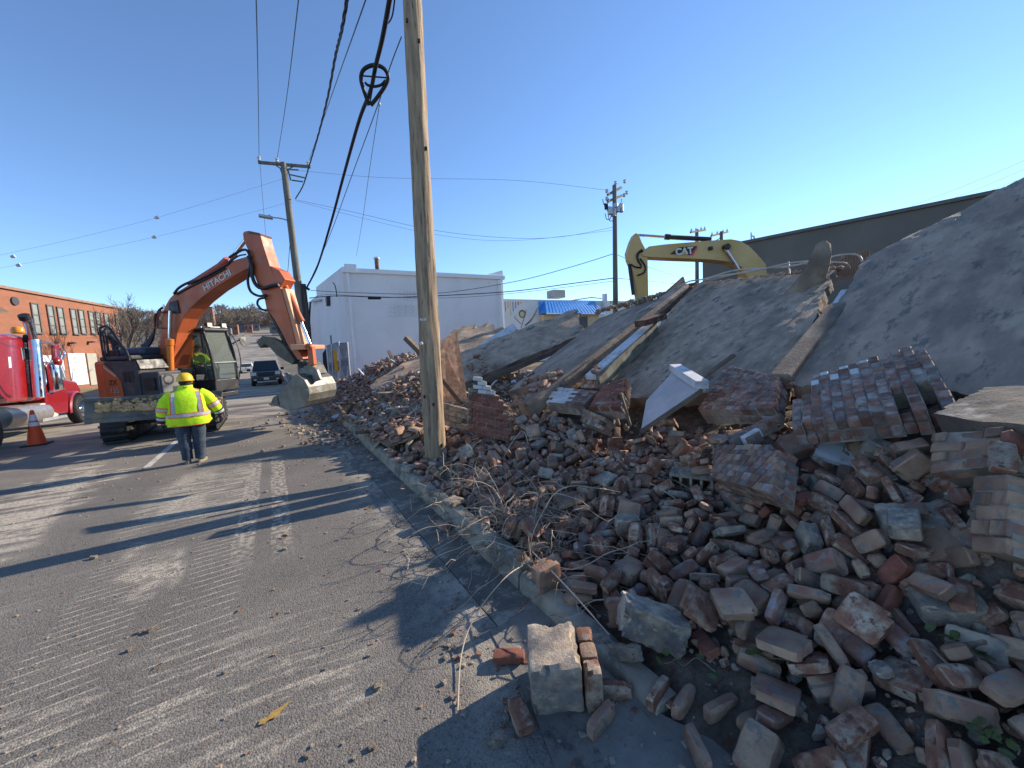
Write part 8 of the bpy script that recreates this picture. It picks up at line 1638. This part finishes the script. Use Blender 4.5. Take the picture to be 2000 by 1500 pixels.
# trousers
b = MB(); b.rings([ell((0, 0), .235, .165, .78), ell((0, 0), .245, .175, .86), ell((0, 0), .23, .165, .95)]);
limb(b, [(-.115, 0, .86), (-.125, .005, .68), (-.12, .01, .48), (-.112, 0, .28), (-.105, -.01, .085)], [.135, .128, .108, .098, .088], 18, .07, 6, 3); limb(b, [(.115, 0, .86), (.125, .005, .68), (.115, .01, .48), (.112, 0, .28), (.10, -.02, .075)], [.135, .128, .108, .098, .09], 18, .07, 6, 9)
WB_(b, 'jeans', DENIM)
for s, yaw in ((-1, .05), (1, -.45)):
    R_ = M.Rotation(yaw, 3, 'Z'); c = V((s*.105, -.015 if s > 0 else 0, 0)); b = MB()
    b.rings([[c + R_ @ V((x*.9, y, z)) for x, y in [(math.cos(t)*hw, (math.sin(t)*hl)+off) for t in [2*PI*j/16 for j in range(16)]]] for z, hw, hl, off in ((0, .055, .15, .06), (.03, .058, .155, .06), (.06, .055, .14, .05), (.09, .052, .085, .005), (.14, .055, .07, -.01))])
    WB_(b, 'boot', BOOT)
# gloved hands
for P0, sx in (((-.42, .07, .87), -1), ((.518, .082, .925), 1)):
    GP = [(P0, .045), ((P0[0]+.003, P0[1]+.015, P0[2]-.05), (.032, .05)), ((P0[0]+.003, P0[1]+.02, P0[2]-.075), (.03, .048))]; GE = [(0, 1), (1, 2)]
    base = V(GP[2][0])
    for k, ln in enumerate((.9, 1.0, .95, .78)):
        a = base+V((0, .034-.023*k, -.015)); i0 = len(GP); GP += [(tuple(a), .015), (tuple(a+V((-sx*.004, .004, -.04*ln))), .014), (tuple(a+V((-sx*.028, .006, -.068*ln))), .012)]; GE += [(2, i0), (i0, i0+1), (i0+1, i0+2)]
    i0 = len(GP); GP += [((base.x, base.y+.055, base.z+.01), .016), ((base.x-sx*.02, base.y+.07, base.z-.03), .014)]; GE += [(1, i0), (i0, i0+1)]
    skin_body('glove', GP, GE, GLV, wk)
b = MB(); b.tube(smooth_path([(.50, .02, .90), (.38, .04, .80), (.36, .12, .74), (.50, .13, .76), (.545, .1, .84)]), .018, 7); WB_(b, 'strap', GLV)
# hat, hair, ears, face
b = MB(); b.rings([ell((.01, .03), .096, .118, z, 20) for z in (1.60, 1.66)] + [ell((.01, .03), .098, .12, 1.71, 20)]); WB_(b, 'hair', HAIR)
hr = []
for k in range(9):
    t = k/8*PI/2; hr.append(ell((.01, .025), .135*math.cos(t)**.75+.001, .158*math.cos(t)**.75+.001, 1.70+.155*math.sin(t), 24, sq=2.1))
b = MB(); b.rings([ell((.01, .035), .150, .175, 1.688, 24, sq=2.1), ell((.01, .035), .152, .177, 1.698, 24, sq=2.1)] + hr); b.rings([ell((.01, .12), .10, .10, 1.685, 24), ell((.01, .12), .10, .11, 1.70, 24)]); WB_(b, 'hard_hat', HATY, 50)
b = MB(); b.ball((.11, .045, 1.66), .03, 8, 5, (.5, .8, 1.1)); b.ball((-.09, .045, 1.66), .03, 8, 5, (.5, .8, 1.1)); b.ball((.01, .145, 1.645), .02, 8, 5, (.8, 1, 1.2)); WB_(b, 'ear', SKIN)
b = MB(); b.ball((-.025, .13, 1.675), .012, 8, 5); b.ball((.045, .13, 1.675), .012, 8, 5); b.box((.01, .13, 1.605), (.05, .02, .01)); WB_(b, 'eye', HAIR)
# operator seated in the cab
OPp = EH(.36, .70, 1.8); op_ = thing('person', OPp, 'excavator operator in a hi-vis vest seated inside the cab', 'person'); op_.rotation_euler = (0, 0, ang-PI/2)
OP = [((0, 0, .0), (.13, .1)), ((0, 0, .2), (.15, .11)), ((0, 0, .4), (.16, .11)), ((0, 0, .52), (.09, .07)), ((0, .02, .60), .055), ((0, .04, .69), (.075, .09)), ((0, .04, .78), (.07, .085)), ((-.1, .2, 0), .085), ((-.11, .46, .0), .07), ((-.11, .52, -.38), .05), ((-.11, .62, -.42), .04), ((.1, .2, 0), .085), ((.11, .46, 0), .07), ((.11, .52, -.38), .05), ((.11, .62, -.42), .04),
      ((-.2, .02, .47), .07), ((-.27, .1, .22), .05), ((-.24, .36, .2), .04), ((-.23, .44, .2), .038), ((.2, .02, .47), .07), ((.27, .1, .22), .05), ((.24, .36, .2), .04), ((.23, .44, .2), .038)]
OE = [(0, 1), (1, 2), (2, 3), (3, 4), (4, 5), (5, 6), (0, 7), (7, 8), (8, 9), (9, 10), (0, 11), (11, 12), (12, 13), (13, 14), (3, 15), (15, 16), (16, 17), (17, 18), (3, 19), (19, 20), (20, 21), (21, 22)]
fingers(OP, OE, 18, -1, V((0, 1, -.2)), V((1, 0, 0))); fingers(OP, OE, 22, 1, V((0, 1, -.2)), V((-1, 0, 0)))
skin_body('body', OP, OE, SKIN, op_)
b = MB(); b.rings([ell((0, 0), .22, .16, z) for z in (-.02, .1, .25)] + [ell((0, 0), .23, .155, .38), ell((0, 0), .20, .13, .48), ell((0, 0), .11, .1, .55)])
limb(b, [(-.19, .02, .46), (-.27, .08, .26), (-.25, .3, .2)], [.09, .085, .06]); limb(b, [(.19, .02, .46), (.27, .08, .26), (.25, .3, .2)], [.09, .085, .06]); v_ = b.build('vest', HIV, op_, org=V((0, 0, 0)), smooth=60)
b = MB(); b.rings([ell((0, 0), .232, .168, .10), ell((0, 0), .232, .168, .15)], caps=False); b.build('vest_tape', TAPE, v_, org=V((0, 0, 0)))
b = MB(); limb(b, [(-.1, 0, 0), (-.11, .3, .01), (-.11, .48, -.02), (-.11, .53, -.36)], [.12, .1, .085, .07]); limb(b, [(.1, 0, 0), (.11, .3, .01), (.11, .48, -.02), (.11, .53, -.36)], [.12, .1, .085, .07]); b.build('trousers', DENIM, op_, org=V((0, 0, 0)), smooth=60)
b = MB(); b.rings([ell((0, .03), .085*math.cos(t)+.012, .10*math.cos(t)+.012, .70+.11*math.sin(t), 16) for t in (0, .4, .8, 1.2, 1.5)]); b.build('hair', HAIR, op_, org=V((0, 0, 0)), smooth=60)
# ================================================================== SMALL THINGS
VINE = mat('dry_vine', (.27, .20, .145), .85, var=.3, vscale=9, c2=(.15, .10, .07), c2scale=5)
VINEL = mat('pale_dry_vine', (.42, .34, .26), .85, var=.25, vscale=9)
rv = random.Random(31)
def vine_clump(label, cx, cy, n, sp, hh, org=(0, 0)):
    t = thing('dry_vine', (cx, cy, bed(cx, cy)), label, 'dry vine', 'dry vines along the kerb'); bs = [MB(), MB()]
    for i in range(n):
        x, y = cx+rv.gauss(0, sp*.6), cy+rv.gauss(0, sp); z = bed(max(x, 1.7), y)+.02; p = V((x, y, z)); d = V((rv.gauss(-.15, .55), rv.gauss(0, .6), rv.uniform(.3, 1.3))).normalized()
        pts = [p]; L = rv.uniform(.25, 1.1)*hh*1.6; k = rv.randint(9, 16); curl = V((rv.gauss(0, .25), rv.gauss(0, .25), rv.gauss(0, .1)))
        for j in range(k):
            d = (d + curl*.9 + V((rv.gauss(0, .22), rv.gauss(0, .22), rv.gauss(-.10-.05*j*.3, .18)))).normalized(); p = p + d*L/k
            fl = max(bed(max(p.x, 1.62), p.y), .0)+.01
            if p.x < 1.6: fl = .01
            if p.z < fl: p.z = fl; d.z = abs(d.z)*.3
            pts.append(p.copy())
        r = rv.uniform(.003, .0062); bs[0 if rv.random() < .6 else 1].tube(smooth_path(pts, 2), [r*(1-.6*q/(2*k)) for q in range(2*k+1)], 4)
        for _ in range(rv.randint(0, 2)):
            a = pts[rv.randint(2, k)]; dd = V((rv.gauss(0, 1), rv.gauss(0, 1), rv.gauss(.3, .6))).normalized(); q1 = a+dd*rv.uniform(.05, .16); q2 = q1+(dd+V((rv.gauss(0, .6), rv.gauss(0, .6), rv.gauss(0, .5)))).normalized()*rv.uniform(.04, .12)
            bs[1].tube([a, q1, q2], [r*.7, r*.5, r*.3], 3)
    bs[0].build('brown_stem', VINE, t, smooth=60)['kind'] = 'stuff'; bs[1].build('pale_stem', VINEL, t, smooth=60)['kind'] = 'stuff'; return t
vine_clump('tangled dry vines on the kerb between the near pole and the thicker thatch', 2.12, 4.7, 95, .42, .68)
vine_clump('dense thatch of pale dry vines on the kerb, nearest of the tangles', 2.08, 3.45, 170, .34, .64)
vine_clump('loose dry vines trailing over the rubble right of the kerb', 2.5, 3.5, 70, .4, .6)
vine_clump('sprawling dry vines at the gutter edge just before the broken kerb end', 1.86, 2.75, 34, .25, .8)
def stem(label, pts, r, m=VINEL, name='dry_vine', cat='dry vine'):
    b = MB(); b.tube(smooth_path([V(p) for p in pts], 6), r, 6); return tag(b.build(name, m, smooth=60), label, cat)
stem('long pale stem hanging from the kerb down onto the asphalt', [at_bed(1020, 1105, .12), at_z(985, 1130, .30), at_z(930, 1200, .12), at_z(902, 1275, .03), at_z(894, 1392, .012)], .004)
stem('straight pale stem leaning over the kerb toward the grey block', [at_bed(1040, 1078, .16), at_z(1110, 1150, .30), at_z(1190, 1240, .16)], .005)
stem('looped thick stem arching up beside the near rubble', [at_bed(985, 900, .05), at_bed(990, 880, .25), at_bed(1020, 842, .30), at_bed(1032, 868, .15)], .008)
stem('crooked root stump among the vines', [at_bed(1012, 940, .02), at_bed(1010, 915, .16), at_bed(1005, 898, .22)], .03, VINE, 'root_stump', 'root')
for i, (a, c, lb) in enumerate((((1075, 935), (1330, 955), 'long brown branch lying across the middle of the rubble'), ((1130, 905), (1290, 935), 'thin brown branch just above the long one'), ((1290, 930), (1400, 1030), 'dark branch running down beside the ragged brick panel'), ((1260, 945), (1360, 1010), 'forked dark branch below the hollow block'), ((1110, 870), (1175, 905), 'pale twig lying below the white block'), ((1620, 1010), (1660, 1060), 'dry twig in the middle right of the heap'), ((1820, 1270), (1900, 1370), 'pale curved stalk in the lower right of the heap'), ((1000, 985), (1130, 1010), 'brown twig along the kerb side of the heap'))):
    A, B = at_bed(*a, .10), at_bed(*c, .10); mid = A.lerp(B, .5)+V((rv.gauss(0, .05), rv.gauss(0, .05), .07)); o = stem(lb, [A, A.lerp(mid, .5)+V((0, .03, .03)), mid, mid.lerp(B, .5)+V((.03, 0, -.01)), B], rv.uniform(.005, .009), VINE if i % 2 == 0 else VINEL, 'dry_branch', 'branch')
# dark splinters and lath boards among the near rubble
for i, (px, py, l, lb) in enumerate(((1400, 718, .5, 'charred stub behind the pink door panel'), (1222, 800, .45, 'splintered timber hanging beside the red face brick cube'), (785, 852, .9, 'long grey lath left of the near pole'), (742, 862, .7, 'pale lath on the plywood sheet'), (800, 845, .5, 'splintered pale stake against the near pole'))):
    p = at_bed(px, py, .12); a = rv.uniform(0, 6.28); d = V((math.cos(a), math.sin(a), rv.uniform(-.1, .35))).normalized()
    if i < 2: p = at_x(px, py, 4.5 if i == 0 else 3.9); d = (CR*.75+CU*.55).normalized() if i == 0 else (CU-CR*.3).normalized()
    b = MB(); b.bar(p-d*l/2, p+d*l/2, .07, .03); tag(b.build('timber_lath', WOODD if i not in (3, 4) else mat('fresh_wood', (.42, .30, .18), .85, var=.2)), lb, 'timber')
# stones and crumbs on the road
ST = [with_mat(chipped_box((1, .8, .55), 500+i, 2, .12, 4, .5, .25), MORT) for i in range(4)]
for i, (px, py, s, lb) in enumerate(((738, 1340, .055, 'tan wedge shaped stone on the asphalt near the bottom'), (726, 1458, .04, 'small pale stone on the asphalt at the bottom edge'), (970, 1442, .085, 'rough grey stone left of the dark red brick'), (182, 1089, .06, 'pale stone on the dusty track marks at the left'), (300, 1228, .06, 'crumbled clod on the track marks'), (275, 1233, .045, 'smaller clod beside the crumbled clod'), (440, 1312, .03, 'small clod on the lower track marks'), (255, 1268, .04, 'pale crumb left of the crumbled clod'), (600, 1476, .03, 'pale crumb at the bottom edge of the road'), (845, 935, .05, 'stone in the gutter beside the pole'), (520, 960, .05, 'flat stone left of the pole shadow'), (556, 1072, .045, 'clod on the road right of the tread marks'), (485, 975, .04, 'brick crumb on the tread marks'), (700, 1190, .028, 'stone beside the vine shadows'))):
    p = at_z(px, py, s*.2); o = bpy.data.objects.new('stone', ST[i % 4]); col.objects.link(o); o.location = p; o.scale = (s, s, s); o.rotation_euler = (0, 0, rv.uniform(0, 6)); tag(o, lb, 'stone')
LEAF = mat('dead_leaf', (.21, .10, .045), .9, var=.3, vscale=30)
def leaf_mesh(seed, m, curl=.35, fl=1.0):
    r = random.Random(seed); b = MB(); pts = [(0, 0), (.25, .26), (.55, .30), (.85, .16), (1, 0), (.85, -.16), (.55, -.30), (.25, -.26)]
    top = [V((x-.5, y*fl*r.uniform(.8, 1.2), curl*(abs(y)*.8+(x-.5)**2)*r.uniform(.5, 1.3))) for x, y in pts]; mid = [V((.0+x*.0+k, 0, 0)) for x, k in ((0, -.2), (0, .2))]
    b.add(top+mid, [(0, 1, 8), (1, 2, 9, 8), (2, 3, 9), (3, 4, 9), (4, 5, 9), (5, 6, 9), (6, 7, 8, 9), (7, 0, 8)]); return b.mesh('leaf', m, smooth=60)
LV = [leaf_mesh(i, LEAF) for i in range(3)]
for i, (px, py, s, lb) in enumerate(((720, 992, .09, 'red-brown dead leaf in the road beside the gutter'), (514, 838, .24, 'clump-like curled brown leaf far up the road near the bucket'), (470, 1190, .05, 'small brown leaf on the right track marks'), (555, 1048, .10, 'curled brown leaf right of the tread marks'), (668, 850, .22, 'orange-brown leaf against the kerb by the plywood'), (310, 1300, .05, 'small tan leaf between the two track lanes'), (640, 1120, .05, 'dark leaf left of the vine shadow'), (540, 1200, .045, 'brown leaf near the middle of the road'))):
    p = at_z(px, py, .012); o = bpy.data.objects.new('dead_leaf', LV[i % 3]); col.objects.link(o); o.location = p; o.scale = (s,)*3; o.rotation_euler = (rv.gauss(0, .2), rv.gauss(0, .2), rv.uniform(0, 6)); tag(o, lb, 'leaf')
b = MB(); q = [at_z(x, y, .009) for x, y in ((504, 1416), (509, 1405), (522, 1400), (533, 1388), (548, 1381), (568, 1367), (562, 1376), (549, 1388), (541, 1400), (526, 1405), (516, 1413))]; b.add(q, [tuple(range(len(q)))]); tag(b.build('paint_flake', mat('yellow_paint_flake', (.36, .23, .06), .9, var=.35, vscale=40)), 'long yellow paint flake lying on the asphalt at the bottom', 'paint flake')
gi = []
for i in range(1500):
    if rv.random() < .55: x, y = 1.7-abs(rv.gauss(0, .55)), rv.uniform(.9, 16)
    else: x, y = rv.uniform(-3.5, 1.5), rv.uniform(1.8, 17)
    if x > 1.55: continue
    if x > .2 and rv.random() < .4: s = rv.uniform(.010, .035)
    else: s = rv.uniform(.006, .022)
    if y > 8: s *= 1.5
    gi.append((ST[rv.randint(0, 3)], rv.choice((MORT, MORT, BRICK, BRICKC)), (x, y, s*.25), Quaternion((0, 0, 1), rv.uniform(0, 6.28)), s))
for i in range(420):
    x, y = rv.uniform(.55, 2.1), rv.uniform(-.1, 2.6); s = rv.choice((.006, .008, .012, .012, .02, .035))
    gi.append((ST[rv.randint(0, 3)], rv.choice((MORT, MORT, BRICK, BRICKC)), (x, y, max(0, bed(x, y) if x > 1.65 else 0)+s*.25), Quaternion((0, 0, 1), rv.uniform(0, 6.28)), s))
join_pile('gravel', gi)
# brick crumbs swept to the kerb by the bucket
gi = []
for i in range(260):
    y = rv.uniform(9.5, 17); x = 1.6-abs(rv.gauss(0, .5))*(1+(y-9)/10); gi.append((rv.choice(FB), rv.choice((MORT, BRICK, BRICKG, BRICKC)), (x, y, .03), rq(rv, True), rv.uniform(.25, .75)))
join_pile('spilled_rubble', gi)
# green ivy runners in the lower right
IVY = mat('green_ivy_leaf', (.045, .07, .022), .6, var=.3, vscale=20, c2=(.10, .11, .03), c2scale=9)
IV = [leaf_mesh(20+i, IVY, .25, 1.5) for i in range(3)]
for a, c, n, lb in (((1435, 1255), (1545, 1290), 9, 'ivy runner with bright green leaves over the bricks at the lower right'), ((1290, 1290), (1390, 1300), 6, 'sparse ivy leaves between the bricks behind the brown flat brick'), ((1830, 1240), (1960, 1300), 10, 'ivy leaves in the dark gap near the right edge'), ((1880, 1400), (1995, 1480), 14, 'ivy patch in the bottom right corner')):
    A, B = at_bed(*a, .13), at_bed(*c, .13); t = thing('ivy', A, lb, 'ivy'); b = MB(); pts = [A.lerp(B, k/6)+V((rv.gauss(0, .015), rv.gauss(0, .015), rv.gauss(0, .01))) for k in range(7)]; b.tube(smooth_path(pts, 3), .003, 5); b.build('stem', VINE, t)
    for k in range(n):
        p = A.lerp(B, rv.random())+V((rv.gauss(0, .03), rv.gauss(0, .03), rv.uniform(.0, .03))); o = bpy.data.objects.new('leaf', IV[k % 3]); col.objects.link(o); o.parent = t; o.location = p-A; s = rv.uniform(.03, .06); o.scale = (s, s, s); o.rotation_euler = (rv.gauss(0, .5), rv.gauss(0, .5), rv.uniform(0, 6))
